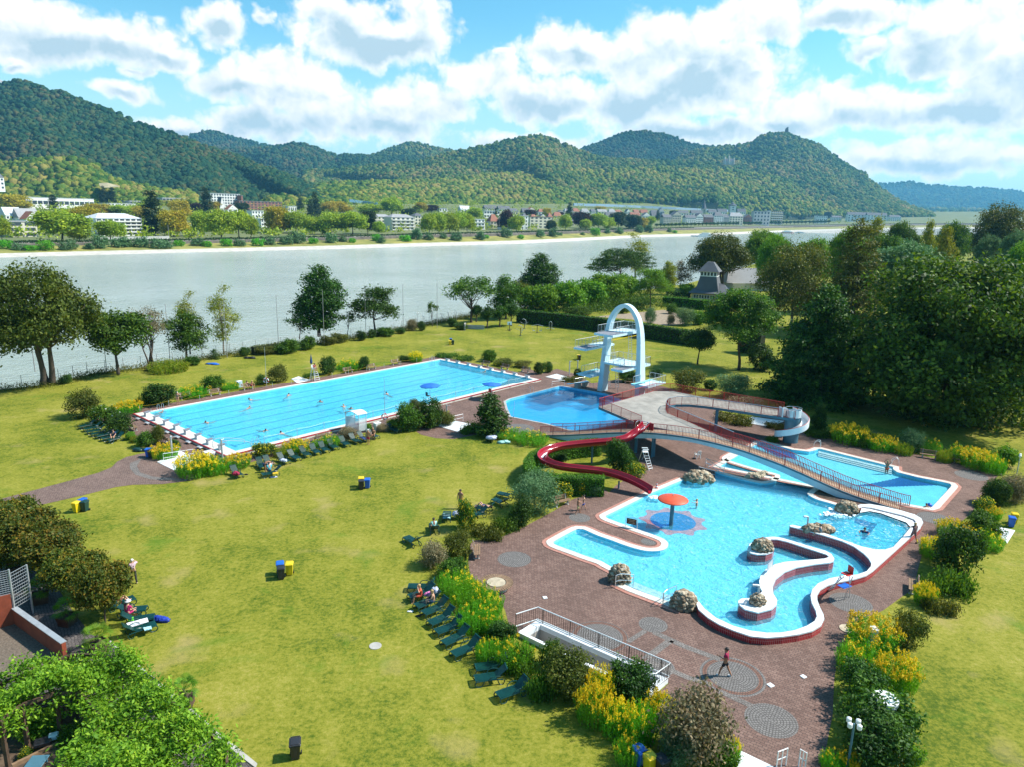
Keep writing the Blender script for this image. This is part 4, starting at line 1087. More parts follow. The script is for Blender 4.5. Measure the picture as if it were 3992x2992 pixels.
for f,h,lab in[((985,410),(850,455),'green lounger under person lying in the shade of the globe tree'),((1090,480),(925,500),'green lounger with woman in a red top'),((1150,545),(975,575),'green lounger with a long white towel'),((1165,605),(980,665),'green lounger with a small turquoise towel, nearest the potted palm')]:
 lounger(n1(*f),n1(*h),lab,gE)
def towel(pts,k,z,m,lab9,name='towel',cat='towel',h=.03):
 P=[G(k(*p),z)for p in pts]
 c=sum(P)/len(P);n=9
 mb=MB();rows=[]
 for i in range(n):
  u=i/(n-1);a=P[0]*(1-u)+P[3]*u;b=P[1]*(1-u)+P[2]*u
  rows.append([T_(a*(1-v/8)+b*v/8+np.array([0,0,h*(.4+random.random())]))for v in range(9)])
 mb.grid(rows);mb.grid([[(p[0],p[1],z-.01)for p in r]for r in rows],flip=True)
 return tag(mb.Q1(name,m,origin=T_(c)),lab9,cat)
def lump(p,size,m,lab9,name,cat,z=0.0,n=5,rough=.3):
 X=G(p,z);mb=MB()
 for i in range(n):
  mb.blob((X[0]+random.uniform(-.4,.4)*size[0],X[1]+random.uniform(-.4,.4)*size[1],z+size[2]*.4),(size[0]*.45,size[1]*.45,size[2]*.5),RNG,rough,2)
 return tag(mb.Q1(name,m,origin=T_(X),smooth=True),lab9,cat)
M['wtowel']=mat('white_towel',(0.72,0.74,0.78),0.9,0.08,6.0);M['btowel']=mat('pale_blue_towel',(0.36,0.62,0.68),0.9,0.1,6.0);M['ytowel']=mat('yellow_towel',(0.62,0.40,0.02),0.9,0.1,6.0)
M['ntowel']=mat('navy_towel',(0.02,0.045,0.16),0.9,0.2,6.0);M['stripe']=mat('patterned_cloth',(0.10,0.20,0.42),0.9,0.2,14.0,col2=(0.72,0.70,0.72));M['crimson']=mat('crimson_cloth',(0.28,0.012,0.05),0.8,0.25,6.0)
M['green_l']=mat('bright_green_cloth',(0.12,0.50,0.04),0.8,0.2,6.0);M['bagblue']=mat('blue_nylon',(0.01,0.035,0.30),0.6,0.3,6.0);M['mint']=mat('mint_cloth',(0.16,0.50,0.46),0.85,0.3,9.0,col2=(0.5,0.72,0.66));M['pinkcl']=mat('pink_cloth',(0.60,0.18,0.40),0.85,0.2,9.0)
towel([(1130,515),(1140,545),(1000,590),(968,560)],n1,.43,M['wtowel'],'white towel spread over a lounger by the globe tree')
towel([(1160,580),(1165,600),(1110,615),(1098,592)],n1,.43,M['btowel'],'small turquoise towel on the lounger nearest the palm pot')
towel([(1025,510),(1030,535),(985,545),(980,525)],n1,.43,M['green_l'],'bright green cloth behind the woman in red')
lump(n1(1228,540),(.75,.45,.3),M['bagblue'],'bright blue sack lying on the grass','bag','bag')
towel([(725,345),(785,350),(785,385),(722,385)],n2,.43,M['btowel'],'pale blue towel over the back of the lounger',h=.05)
lump(n2(850,365),(.9,.6,.5),M['stripe'],'heap of blue and white patterned towels behind the slim shrub','towel_heap','towels',.2)
lump(n2(597,1050),(.35,.3,.25),M['pinkcl'],'small pink bag on the lounger with the woman in orange red','bag','bag',.42)
lump(n2(655,1020),(.3,.3,.4),M['stripe'],'blue towel hung on a lounger backrest behind the woman','towel','towel',.7)
lump(n2(512,1228),(.22,.15,.1),M['black'],'pair of dark shoes on the grass by the lounger column','shoes','shoes')
lump(n2(440,1188),(.24,.14,.05),M['wtowel'],'pair of white sandals on the grass by the lounger column','sandals','sandals')
lump(b2(232,1108),(.5,.4,.25),M['stripe'],'white and blue clothes lying on a lounger','clothes','clothes',.42)
lump(b2(115,1138),(.35,.3,.2),M['wtowel'],'small white cloth on a lounger','towel','towel',.42)
towel([(140,1205),(190,1200),(185,1215),(140,1220)],b2,.42,M['ytowel'],'bright yellow towel on the lounger across the row')
lump(b2(152,1248),(.5,.3,.1),M['stripe'],'small heap of coloured sandals and cloth under the yellow towel lounger','clothes','clothes')
towel([(890,905),(930,925),(950,915),(910,900)],b2,.45,M['ntowel'],'dark blue towel on a lounger by the shower shelter',h=.06)
lump(b2(2030,915),(.9,.6,.35),M['stripe'],'pile of coloured towels on the lounger by the bushy tree','towel_heap','towels',.42)
lump(b2(2130,950),(.9,.5,.3),M['mint'],'crumpled mint green towel on the grass by the bushy tree','towel','towel')
lump(b1(2040,1000),(.5,.35,.3),M['crimson'],'dark red bag on the lone lounger','bag','bag',.42)
lump(b1(2122,1003),(.25,.15,.1),M['black'],'dark shoes on the grass right of the lone lounger','shoes','shoes')
lump(a1(1835,1590),(1.5,.8,.22),M['blue'],'bright blue blanket on the grass near the river hedge','blanket','blanket')
lump(a1(2155,1540),(1.2,.5,.35),M['black'],'dark lounger cushion folded on the grass near the river hedge','cushion','cushion')
lump(b1(1210,800),(1.0,.55,.35),M['bingreen'],'low dark green folded tarpaulin beside the blue bin','tarpaulin','tarpaulin')
def make_bin(m,lidm):
 def f():
  r=Q6('wheelie_bin','x','bin')
  vs=[]
  for z,wx,wy in((0.06,.20,.22),(.88,.26,.29)):
   vs+=[(-wx,-wy,z),(wx,-wy,z),(wx,wy,z),(-wx,wy,z)]
  mb=MB().add(vs,[(3,2,1,0),(4,5,6,7),(0,1,5,4),(1,2,6,5),(2,3,7,6),(3,0,4,7)])
  mb.box((0,0,.885),(.58,.64,.05),0,.015).box((0,-.28,.55),(.16,.02,.5));mb.Q1('bin_body',m,r)
  MB().box((0,.0,.945),(.60,.66,.06),0,.02).box((0,-.02,.985),(.46,.48,.03),0,.012).Q2([(-.24,.36,.97),(.24,.36,.97)],.025,6).Q1('lid',lidm,r)
  for s in(-1,1):
   MB().Q2([(s*.24,.24,.1),(s*.30,.24,.1)],.1,12).Q1('wheel',M['black'],r)
  return r
 return f
BIN={k:Proto(make_bin(m,l))for k,(m,l)in dict(blue=(M['blue'],M['blue']),yellow=(M['yellow'],M['yellow']),black=(M['binblack'],M['binblack']),green=(M['bingreen'],M['bingreen']),greenblue=(M['bingreen'],M['blue'])).items()}
for kind,p,rz,lab in[('blue',b1(1280,850),.2,'blue wheelie bin beside the footbath ramp'),('black',b1(1303,857),.2,'black wheelie bin between blue and yellow ones at the footbath ramp'),('yellow',b1(1338,866),.2,'yellow wheelie bin at the footbath with white railings'),('yellow',b1(663,1325),-.3,'yellow wheelie bin on the left lawn below the brick path'),('blue',b1(718,1296),-.2,'blue wheelie bin behind the dark green one below the brick path'),('green',b1(735,1316),-.1,'bottle green wheelie bin on the left lawn below the brick path'),('blue',b2(1358,828),.1,'blue wheelie bin by the half round paving beside the lap pool bushes'),('yellow',b2(1402,815),.1,'yellow wheelie bin by the half round paving beside the lap pool bushes'),('black',b2(1442,803),.1,'black wheelie bin against the lap pool bushes'),('yellow',b2(903,1325),.2,'yellow wheelie bin behind the charcoal one in the middle of the lawn'),('black',b2(905,1350),.2,'charcoal wheelie bin in the middle of the lawn by the loungers'),('blue',b2(957,1338),.1,'blue wheelie bin in the middle of the lawn by the loungers'),('blue',F(606,1242),.3,'blue wheelie bin behind the black one in the near lawn'),('black',F(608,1252),.3,'black wheelie bin in front of a blue one in the near lawn'),('yellow',F(626,1243),.2,'yellow wheelie bin in the near lawn'),('black',F(639,1638),.25,'single black wheelie bin at the bottom of the lawn'),('blue',fx(2492,2984),.5,'blue wheelie bin below the goldenrod at the bottom edge'),('yellow',fx(2530,3008),.5,'yellow wheelie bin below the goldenrod at the bottom edge'),('black',fx(2578,3022),.5,'black wheelie bin half under the dry shrub at the bottom edge'),('yellow',a2(1668,1425),.1,'yellow wheelie bin far off on the lawn beyond the lap pool'),('green',a2(1693,1422),.1,'dark green wheelie bin far off on the lawn beyond the lap pool'),('greenblue',a2(1675,1405),.1,'bin with blue lid behind the yellow one beyond the lap pool'),('yellow',b3(783,665),.0,'yellow wheelie bin on the lawn left of the diving tower'),('black',b3(793,671),.0,'black wheelie bin on the lawn left of the diving tower'),('blue',k1(778,645),-.4,'blue wheelie bin on the far right beside the white footbath'),('yellow',k1(795,622),-.4,'yellow wheelie bin behind the blue one at the far right')]:
 BIN[kind].place(T_(G(p)),rz,lab,'bin','wheelie bins for sorted waste',.9)
def make_bench():
 r=Q6('park_bench','x','bench')
 for i in range(3):
  MB().box((0,-.16+.16*i,.45),(1.8,.13,.045)).Q1('seat_slat',M['wood'],r)
 for i in range(2):
  MB().box((0,.30+.04*i,.62+.19*i),(1.8,.04,.14)).Q1('back_slat',M['wood'],r)
 for s in(-1,1):
  MB().Q7((s*.62,-.2,.02),(s*.62,.26,.02),.12,.08).Q7((s*.62,-.05,.03),(s*.62,-.05,.43),.12,.14).Q7((s*.62,.2,.25),(s*.62,.36,.9),.07,.07).Q7((s*.62,-.22,.41),(s*.62,.26,.41),.12,.06).Q1('concrete_foot',M['concrete'],r)
 return r
BENCH=Proto(make_bench)
ea=math.atan2(E1[1],E1[0])
for p,rz,lab in[(b1(1855,320),ea,'wooden bench in front of the yellow flower bed, far side of lap pool'),(b1(1605,350),ea,'dark bench with a bag beside the woman standing at the lap pool'),(b1(2140,268),ea,'bench with two seated bathers on the far side of the lap pool'),(b2(793,338),ea,'wooden bench right of the lifeguard chair'),(b2(995,308),ea,'wooden bench before the round bush on the far side of the lap pool'),(b2(1200,268),ea,'wooden bench close to the far end of the lap pool'),(b2(1970,280),ea-PI/2,'left bench behind the starting blocks at the far end'),(b2(2138,308),ea-PI/2,'bench in the dark bed at the far end of the lap pool'),(b3(325,775),ea-PI/2,'bench behind the last starting block at the far end'),(b3(1222,880),R_(-30),'bench under the dark bush behind the diving tower'),(b2(550,925),ea+PI,'bench seen from behind above the lounger row'),(b2(310,985),ea+PI,'bench half hidden by yellow flowers above the lounger row'),(b1(1150,615),ea+PI/2,'bench between bushes at the left end of the lap pool'),(b1(1450,735),ea+PI/2,'bench hidden in the bed by the footbath railings'),(n2(1745,275),R_(35),'wooden bench in front of the yellow flowering bush by the hedge'),(n2(1018,700),R_(92),'wooden bench beside the dry leafed shrub facing the play pool'),(k1(270,222),R_(-28),'left of two dark benches by the teaching pool'),(k1(470,254),R_(-28),'right of two dark benches by the teaching pool'),(n4(1445,1225),R_(-118),'pale bench half hidden by a goldenrod at the right flower bed')]:
 BENCH.place(T_(G(p)),rz,lab,'bench','wooden benches around the pools')
def make_block():
 r=Q6('starting_block','x','starting block')
 mb=MB().box((0,0,.22),(.55,.5,.44),0,.03);mb.Q1('pedestal',M['white'],r)
 mb=MB().add([(-.30,-.32,.46),(.30,-.32,.46),(.30,.36,.54),(-.30,.36,.54),(-.30,-.32,.5),(.30,-.32,.5),(.30,.36,.58),(-.30,.36,.58)],[(3,2,1,0),(4,5,6,7),(0,1,5,4),(1,2,6,5),(2,3,7,6),(3,0,4,7)]);mb.Q1('platform',M['greymat'],r)
 MB().Q2([(-.2,.3,.35),(-.2,.5,.5),(-.2,.5,.75),(.2,.5,.75),(.2,.5,.5),(.2,.3,.35)],.018,5).Q1('grab_rail',M['steel'],r)
 return r
BLOCK=Proto(make_block)
for i in range(8):
 tt=1.0+20.3*(i+.5)/8
 BLOCK.place(PO(.75,tt,.3),ea-PI/2,'%s starting block from the river side at the near left end of the lap pool'%ordw(i),'starting block','starting blocks of the lap pool')
def make_step():
 r=Q6('step_board','x','step')
 MB().box((0,0,.22),(.75,.35,.05),0,.015).Q1('tread',M['galv'],r)
 for s in(-1,1):MB().Q7((s*.3,0,0),(s*.3,0,.2),.05).Q1('leg',M['galv'],r)
 return r
STEP=Proto(make_step)
for i in range(8):
 STEP.place(PO(-.35,1.0+20.3*(i+.5)/8,0.01),ea-PI/2,'%s low metal step from the river side behind the starting blocks'%ordw(i),'step','low steps behind the starting blocks')
for i in range(8):
 tt=1.0+20.3*(i+.5)/8
 BLOCK.place(PO(50.75,tt,.1),ea+PI/2,'%s starting block from the river side at the far end of the lap pool'%ordw(i),'starting block','starting blocks of the lap pool')
def make_ladder():
 r=Q6('pool_ladder','x','pool ladder')
 for s in(-1,1):
  MB().Q2(Q5([(s*.26,-.45,0),(s*.26,-.42,.55),(s*.26,-.1,.85),(s*.26,.2,.6),(s*.26,.25,-.9)],4),.024,6).Q1('grab_rail',M['steel'],r)
 mb=MB()
 for i in range(3):mb.box((0,.25,-.25-.25*i),(.5,.08,.03))
 mb.Q1('rung',M['steel'],r)
 return r
LADD=Proto(make_ladder)
for p,z,rz,lab in[(PO(3.0,.9),.3,ea+PI,'steel ladder at the left corner of the lap pool beside the starting blocks'),(PO(48.5,.9),.3,ea+PI,'steel ladder at the far corner of the lap pool'),(PO(3.8,21.4),.3,ea,'steel ladder at the near corner of the lap pool'),(T_(G(b3(375,958))),0,R_(215),'steel ladder on the left wall of the diving pool'),(T_(G(b4(1310,925))),0,R_(-110),'white steel ladder at the corner of the teaching pool steps'),(T_(G(b4(640,770))),0,R_(-120),'steel handrail at the left end of the teaching pool steps')]:
 LADD.place((p[0],p[1],z),rz,lab,'pool ladder','steel pool ladders')
t=Q6('stair_rail','curved blue grey stair rails at the near left corner of the lap pool','handrail',PO(1.2,19.6,.3))
for dt in(0,1.3):
 MB().Q2(Q5([PO(.3,19.2+dt,.3),PO(.3,19.2+dt,1.1),PO(1.2,19.2+dt,1.25),PO(3.6,19.2+dt,.55),PO(3.7,19.2+dt,.1)],5),.03,6).Q1('rail',M['galv'],t)
MB().box(PO(-.4,19.8,.15),(1.1,1.0,.3),ea).Q1('step',M['whitetile'],t)
def make_post():
 return tag(MB().Q3([(.022,0),(.022,1.0),(.03,1.0),(.03,1.04),(0.01,1.05)],8).Q1('rope_post',M['galv']),'x','post')
PST=Proto(make_post)
near_s=[4.5,8.5,12,15.5,19,22.6,26,29.5,33,36.5,40,44,48];far_s=[1,4.5,8.5,12.5,16,19,22,25.5,29,32,35.5,39,42.5,46,49.5]
for i,s_ in enumerate(near_s):PST.place(PO(s_,22.0,.3),0,'%s thin rope post from the left on the near edge of the lap pool'%ordw(i),'post','thin posts carrying a rope round the lap pool')
for i,s_ in enumerate(far_s):PST.place(PO(s_,-.3,.0),0,'%s thin rope post from the left on the river side of the lap pool'%ordw(i),'post','thin posts carrying a rope round the lap pool')
for ss,tt,z,lab in((near_s,22.0,1.28,'thin pale rope along the near edge of the lap pool'),(far_s,-.3,.98,'thin orange rope along the river side of the lap pool')):
 mb=MB()
 for i in range(len(ss)-1):
  a,b=np.array(PO(ss[i],tt,z)),np.array(PO(ss[i+1],tt,z))
  mb.Q2([T_(a),T_((a+b)/2-np.array([0,0,.12])),T_(b)],.008,4)
 tag(mb.Q1('rope',M['white']if tt>0 else M['ytowel'],origin=PO(ss[0],tt,0)),lab,'rope')
for i,p in enumerate([(226,1160),(232,1100),(548,985),(657,975),(910,930),(1020,975),(1120,975)]):
 PST.place(T_(G(b3(*p),.05)),0,'%s thin rope post from the left around the diving pool'%ordw(i),'post','thin posts around the diving pool')
def q8(k,pts,rails,lab):
 P=[G(k(*p))for p in pts];P=ccw([T_(p)for p in P])
 c=np.mean(np.array(P),0)
 t=Q6('footbath',lab,'footbath',T_(c))
 MB().Q4(P,0,.045).Q1('tiled_tray',M['whitetile'],t)
 for(p,q)in rails:
  A,B=G(k(*p)),G(k(*q));mb=MB()
  mb.Q2([T_(A),(A[0],A[1],.95),(B[0],B[1],.95),T_(B)],.028,6).Q2([(A[0],A[1],.5),(B[0],B[1],.5)],.022,6)
  m_=(A+B)/2;mb.Q2([T_(m_),(m_[0],m_[1],.95)],.025,6);mb.Q1('hand_rail',M['white'],t)
q8(b1,[(1355,895),(1500,967),(1690,865),(1545,795)],[((1412,900),(1670,860)),((1425,865),(1555,840))],'white tiled footbath with white rails beside the brick path')
q8(b2,[(1560,805),(1732,855),(1850,790),(1692,758)],[((1622,800),(1780,765))],'white tiled footbath on the half round paving with a white rail')
q8(b2,[(300,392),(350,428),(465,402),(362,370)],[],'white footbath beyond the lap pool beside the lifeguard chair')
q8(b3,[(500,815),(598,790),(735,832),(650,845)],[],'white footbath between the lap pool and the diving pool')
q8(e3,[(610,265),(688,236),(885,262),(800,300)],[],'white footbath under the walkway to the spiral slide')
q8(k1,[(660,665),(755,750),(805,670),(690,645)],[],'white footbath at the far right by the blue bin')
P0=[G(p)for p in(n5(1968,1292),n5(2240,1440),(2950,3080),(2830,3040))]
q8(fx,[n5(1965,1290),n6(245,1310),(3000,3090),n5(1900,1440)],[(n6(255,1320),n6(330,1290)),(n6(430,1300),n6(480,1330))],'white tiled footbath at the bottom edge below the dry shrub')
t=Q6('handrail','bent white pipe rail on the deck beside the red lifeguard stool','handrail',T_(G(b2(1960,615))))
A,B,C_=G(b2(1930,620)),G(b2(1985,610)),G(b2(2000,595))
MB().Q2([T_(A),(A[0],A[1],.6),(B[0],B[1],.6),(C_[0],C_[1],.6),T_(C_)],.03,6).Q1('pipe',M['white'],t)
t=Q6('handrail','white pipe rail beyond the left corner of the diving pool','handrail',T_(G(b3(600,895))))
A,B=G(b3(556,905)),G(b3(665,895))
MB().Q2([T_(A),(A[0],A[1],.9),(B[0],B[1],.9),T_(B)],.03,6).Q2([(A[0],A[1],.5),(B[0],B[1],.5)],.025,6).Q1('pipe',M['white'],t)
def make_shower():
 r=Q6('shower_column','x','shower')
 MB().Q3([(.09,0),(.09,2.3),(.06,2.35)],10).Q1('column',M['galv'],r)
 MB().Q2([(0,0,2.2),(.35,0,2.3),(.42,0,2.2)],.03,6).Q1('shower_head',M['steel'],r)
 return r
SHW=Proto(make_shower)
for p,rz,lab in[(b1(1487,858),.3,'grey shower column in the bed beside the footbath railings'),(b1(1920,888),1.2,'tall pale shower column by the near corner of the lap pool'),(b2(1638,782),.2,'dark shower column behind the footbath on the half round paving'),(b3(706,800),.4,'metal shower column left of the diving tower'),(b3(775,795),2.0,'slim shower column next to the ball shaped bush')]:
 SHW.place(T_(G(p)),rz,lab,'shower','outdoor shower columns')
for p,sz,m,lab in[(b2(1040,838),(.75,.5,.85),'white','white cabinet beside the loungers and shower shelter'),(b1(2065,248),(.7,.5,1.0),'lightblue','pale blue cabinet beside the seated bathers')]:
 X=G(p);t=Q6('cabinet',lab,'cabinet',T_(X),ea)
 MB().box((X[0],X[1],sz[2]/2),sz,0,.03).Q1('case',M[m],t);MB().box((X[0],X[1],sz[2]+.03),(sz[0]+.08,sz[1]+.08,.05),0,.015).Q1('lid',M['white'],t)
S=[G(b2(*p))for p in[(772,850),(885,872),(948,860),(850,835)]]
c=sum(S)/4;t=Q6('shower_shelter','white framed shower shelter with curved roof and frosted panels','shelter',T_(c))
hgt_=2.3
for p in S:MB().Q7((p[0],p[1],0),(p[0],p[1],hgt_),.06).Q1('post',M['white'],t)
rows=[]
for i in range(9):
 u=i/8;a=S[0]*(1-u)+S[1]*u;b=S[3]*(1-u)+S[2]*u;z=hgt_+.28*math.sin(PI*u)
 rows.append([(a[0],a[1],z),(b[0],b[1],z)])
ex=[]
for r_ in rows:
 a,b=np.array(r_[0]),np.array(r_[1]);d=(b-a)*.18;ex.append([T_(a-d),T_(b+d)])
mb=MB();mb.grid(ex);mb.grid([[(p[0],p[1],p[2]-.06)for p in r_]for r_ in ex],flip=True);mb.Q1('curved_roof',M['white'],t)
for a,b in((S[0],S[1]),(S[0],S[3]),(S[1],S[2])):
 d=(b-a);MB().Q7(T_(a+d*.04+np.array([0,0,1.05])),T_(b-d*.04+np.array([0,0,1.05])),.03,1.5).Q1('frosted_panel',M['frost'],t)
def lifechair(p,rz,lab,parasol=None,seat_m='white'):
 X=G(p);t=Q6('lifeguard_chair',lab,'lifeguard chair',T_(X),0)
 ca,sa=math.cos(rz),math.sin(rz)
 def L(x,y,z):return(X[0]+x*ca-y*sa,X[1]+x*sa+y*ca,X[2]+z)
 for sx in(-1,1):
  MB().Q2([L(sx*.45,-.75,0),L(sx*.28,-.2,1.75)],.03,6).Q1('leg',M['white'],t)
  MB().Q2([L(sx*.45,.55,0),L(sx*.28,.25,1.75)],.03,6).Q1('leg',M['white'],t)
  MB().Q2([L(sx*.28,-.2,1.95),L(sx*.28,.3,1.95),L(sx*.28,.3,1.75)],.025,6).Q1('armrest',M['white'],t)
 mb=MB()
 for i in range(5):
  u=(i+.6)/6;mb.Q7(L(-.45+.17*u,-.75+.55*u,1.75*u),L(.45-.17*u,-.75+.55*u,1.75*u),.1,.03)
 mb.Q1('rung',M['white'],t)
 MB().box(L(0,.05,1.75),(.6,.55,.05),rz,.01).Q1('seat',M[seat_m],t)
 MB().box(L(0,.32,2.1),(.6,.04,.45),rz,.01).Q1('backrest',M[seat_m],t)
 return X,L,t
X1,L1,_=lifechair(b2(500,400),ea,'white ladder lifeguard chair with a guard on the river side of the lap pool')
p=L1(-.15,.45,0)
t=Q6('closed_parasol','closed dark blue parasol above the lifeguard chair','parasol',(p[0],p[1],0))
MB().Q2([(p[0],p[1],0),(p[0],p[1],3.1)],.025,6).Q1('pole',M['galv'],t)
MB().Q3([(.02,3.95),(.09,3.5),(.17,3.0),(.20,2.65),(.10,2.45)][::-1],12,(p[0],p[1],0)).Q1('canopy',M['navycloth'],t)
def parasol(p,z,rad,lab,tilt=0.0):
 X=G(p);t=Q6('parasol',lab,'parasol',T_(X))
 MB().Q2([T_(X),(X[0],X[1],z+.25)],.025,6).Q1('pole',M['galv'],t)
 vs,fs=[],[]
 n=10;top=(X[0],X[1],z+.32)
 mb=MB();rows=[]
 for rr_,zz in((.02,.34),(.35,.27),(.7,.15),(1.0,0.0),(1.0,-.10)):
  row=[]
  for k in range(41):
   an=2*PI*k/40;sc_a=1-.055*abs(math.sin(an*n/2))*rr_
   low=.035*abs(math.sin(an*n/2))if zz<0 else 0
   row.append((X[0]+rad*rr_*sc_a*math.cos(an),X[1]+rad*rr_*sc_a*math.sin(an),z+zz+low+tilt*rr_*math.cos(an)))
  rows.append(row)
 mb.grid(rows,flip=True);mb.Q1('canopy',M['parasol'],t)
 for k in range(n):
  an=2*PI*(k)/n
  MB().Q2([top[:2]+(z+.30,),(X[0]+rad*.97*math.cos(an),X[1]+rad*.97*math.sin(an),z-.02+tilt*math.cos(an))],.012,4).Q1('rib',M['galv'],t)
parasol(b2(1496,610),2.45,1.35,'open blue parasol at the pool edge behind the tall bushes',.06)
parasol(b2(2026,572),2.15,1.3,'open blue parasol above the red stool beside the lap pool',-.04)
def make_stool(m):
 def f():
  r=Q6('guard_stool','x','chair')
  for sx in(-1,1):
   for sy in(-1,1):MB().Q2([(sx*.3,sy*.3,0),(sx*.2,sy*.2,.9)],.022,6).Q1('leg',M['white'],r)
  MB().box((0,0,.92),(.5,.5,.06),0,.02).Q1('seat',m,r);MB().box((0,.24,1.2),(.5,.05,.5),0,.02).Q1('backrest',m,r)
  return r
 return f
Proto(make_stool(M['redplastic'])).place(T_(G(b2(2020,566))),R_(140),'white legged stool with red seat under the right blue parasol','chair')
Proto(make_stool(M['binblack'])).place(T_(G(b2(1480,600))),R_(130),'tall stool with black back under the left blue parasol','chair')
X2=G(n4(850,1270));
t=Q6('lifeguard_chair','high steel lifeguard chair with red seat beside the red tiled wall','lifeguard chair',T_(X2))
LGx=[G(n4(*p))for p in[(712,1235),(865,1305),(912,1285),(770,1215)]]
cc_=sum(LGx)/4
ld=(LGx[0]+LGx[3])/2
topc=G(n4(890,1075),2.0)
for p,q in zip(LGx,[(-.25,-.25),(.25,-.3),(.3,.25),(-.2,.3)]):
 MB().Q2([T_(p),(topc[0]+q[0],topc[1]+q[1],1.9)],.03,6).Q1('leg',M['steel'],t)
mb=MB()
for i in range(6):
 u=(i+.6)/7;a=LGx[0]*(1-u)+np.array([topc[0]-.25,topc[1]-.25,1.9])*u;b=LGx[3]*(1-u)+np.array([topc[0]-.2,topc[1]+.3,1.9])*u;mb.Q7(T_(a),T_(b),.09,.03)
mb.Q1('rung',M['steel'],t)
MB().box((topc[0],topc[1],1.93),(.55,.55,.06),.5,.02).Q1('seat',M['redplastic'],t)
MB().box((topc[0]+.26,topc[1]+.1,2.2),(.06,.5,.5),.3,.02).Q1('backrest',M['redplastic'],t)
MB().box((topc[0]-.05,topc[1],1.05),(.8,.55,.04),.5,.01).Q1('blue_shelf',M['blue'],t)
X3=G(g4(1095,590));dirv=np.array([.5,-.86])
t=Q6('lifeguard_chair','white step ladder lifeguard chair near the red slide','lifeguard chair',T_(X3))
Fo=[G(g4(*p))for p in[(1122,608),(1150,598),(1035,530),(1062,520)]]
tp=G(g4(1090,432),2.0)
for p,q in zip(Fo,[(-.25,-.2),(.25,-.2),(-.25,.25),(.25,.25)]):
 MB().Q2([T_(p),(tp[0]+q[0],tp[1]+q[1],1.75)],.028,6).Q1('leg',M['white'],t)
mb=MB()
for i in range(6):
 u=(i+.6)/7;mb.Q7(T_(Fo[0]*(1-u)+np.array([tp[0]-.25,tp[1]-.2,1.75])*u),T_(Fo[1]*(1-u)+np.array([tp[0]+.25,tp[1]-.2,1.75])*u),.09,.03)
mb.Q1('rung',M['white'],t)
MB().box((tp[0],tp[1],1.75),(.6,.55,.05),0,.015).Q1('seat',M['white'],t)
MB().Q2([(tp[0]-.3,tp[1]-.3,2.05),(tp[0]+.3,tp[1]-.3,2.05)],.05,6).Q2([(tp[0]-.3,tp[1]+.3,2.05),(tp[0]+.3,tp[1]+.3,2.05)],.05,6).Q2([(tp[0]-.3,tp[1]-.3,1.75),(tp[0]-.3,tp[1]-.3,2.05)],.025,6).Q2([(tp[0]+.3,tp[1]+.3,1.75),(tp[0]+.3,tp[1]+.3,2.05)],.025,6).Q1('armrest',M['white'],t)
X=G(e3(347,492));t=Q6('garden_chair','white plastic garden chair alone on the paving under the footbridge','chair',T_(X),R_(200))
def gl(x,y,z):return(X[0]+x,X[1]+y,z)
for sx in(-1,1):
 for sy in(-1,1):MB().Q7(gl(sx*.25,sy*.24,0),gl(sx*.21,sy*.2,.43),.05).Q1('leg',M['white'],t)
 MB().Q2(Q5([gl(sx*.25,.2,.44),gl(sx*.28,.1,.64),gl(sx*.28,-.22,.64),gl(sx*.24,-.25,.44)],4),.025,6).Q1('armrest',M['white'],t)
MB().box(gl(0,0,.44),(.48,.46,.035),0,.012).Q1('seat',M['white'],t)
mb=MB()
for i in range(5):mb.Q7(gl(-.18+.09*i,.22,.45),gl(-.16+.08*i,.34,.88+(.04 if i==2 else 0)),.05,.02)
mb.Q2(Q5([gl(-.24,.22,.45),gl(-.2,.34,.86),gl(0,.36,.93),gl(.2,.34,.86),gl(.24,.22,.45)],4),.022,6);mb.Q1('backrest',M['white'],t)
def lifebuoy(p,top,lab,lab2,z=1.15):
 X=G(p);h=HT(p,top)
 t=Q6('lifebuoy_post',lab2,'post',T_(X));MB().Q2([T_(X),(X[0],X[1],h)],[.035,.015],6).Q1('pole',M['galv'],t);MB().box((X[0],X[1]-.03,z),(.06,.06,.8)).Q1('holder',M['white'],t)
 ring=Q6('lifebuoy',lab,'lifebuoy',(X[0],X[1]-.1,z))
 for q in range(4):
  for part,(u0,u1)in enumerate(((0,.62),(.62,1))):
   pts=[(X[0]+.34*math.cos(PI/2*(q+u0+(u1-u0)*i/6)),X[1]-.1,z+.34*math.sin(PI/2*(q+u0+(u1-u0)*i/6)))for i in range(7)]
   MB().Q2(pts,.075,8).Q1('white_segment' if part==0 else 'red_segment',M['white']if part==0 else M['redplastic'],ring)
lifebuoy(b2(88,470),b2(80,110),'red and white lifebuoy at the river side of the lap pool','thin tall pole with lifebuoy on the river side of the lap pool')
lifebuoy(b2(1108,800),b2(1095,365),'red and white lifebuoy at the near side of the lap pool','thin tall pole with lifebuoy on the near side of the lap pool')
X=G(n3(1362,440),-.1)
t=Q6('mushroom_fountain','red orange mushroom shaped fountain on a dark blue column in the play pool','fountain',(X[0],X[1],-.39))
MB().Q3([(.17,-.39),(.17,2.15)],16,(X[0],X[1],0)).Q1('column',M['bluegrey'],t)
CP=M['orange']
MB().Q3([(.25,2.08),(1.22,2.12),(1.26,2.16),(1.18,2.22),(.75,2.38),(.3,2.5),(.06,2.54)],40,(X[0],X[1],0)).Q1('cap',CP,t,smooth=True)
MB().Q3([(.06,2.53),(.05,2.62)],8,(X[0],X[1],0)).Q1('nozzle',M['steel'],t)
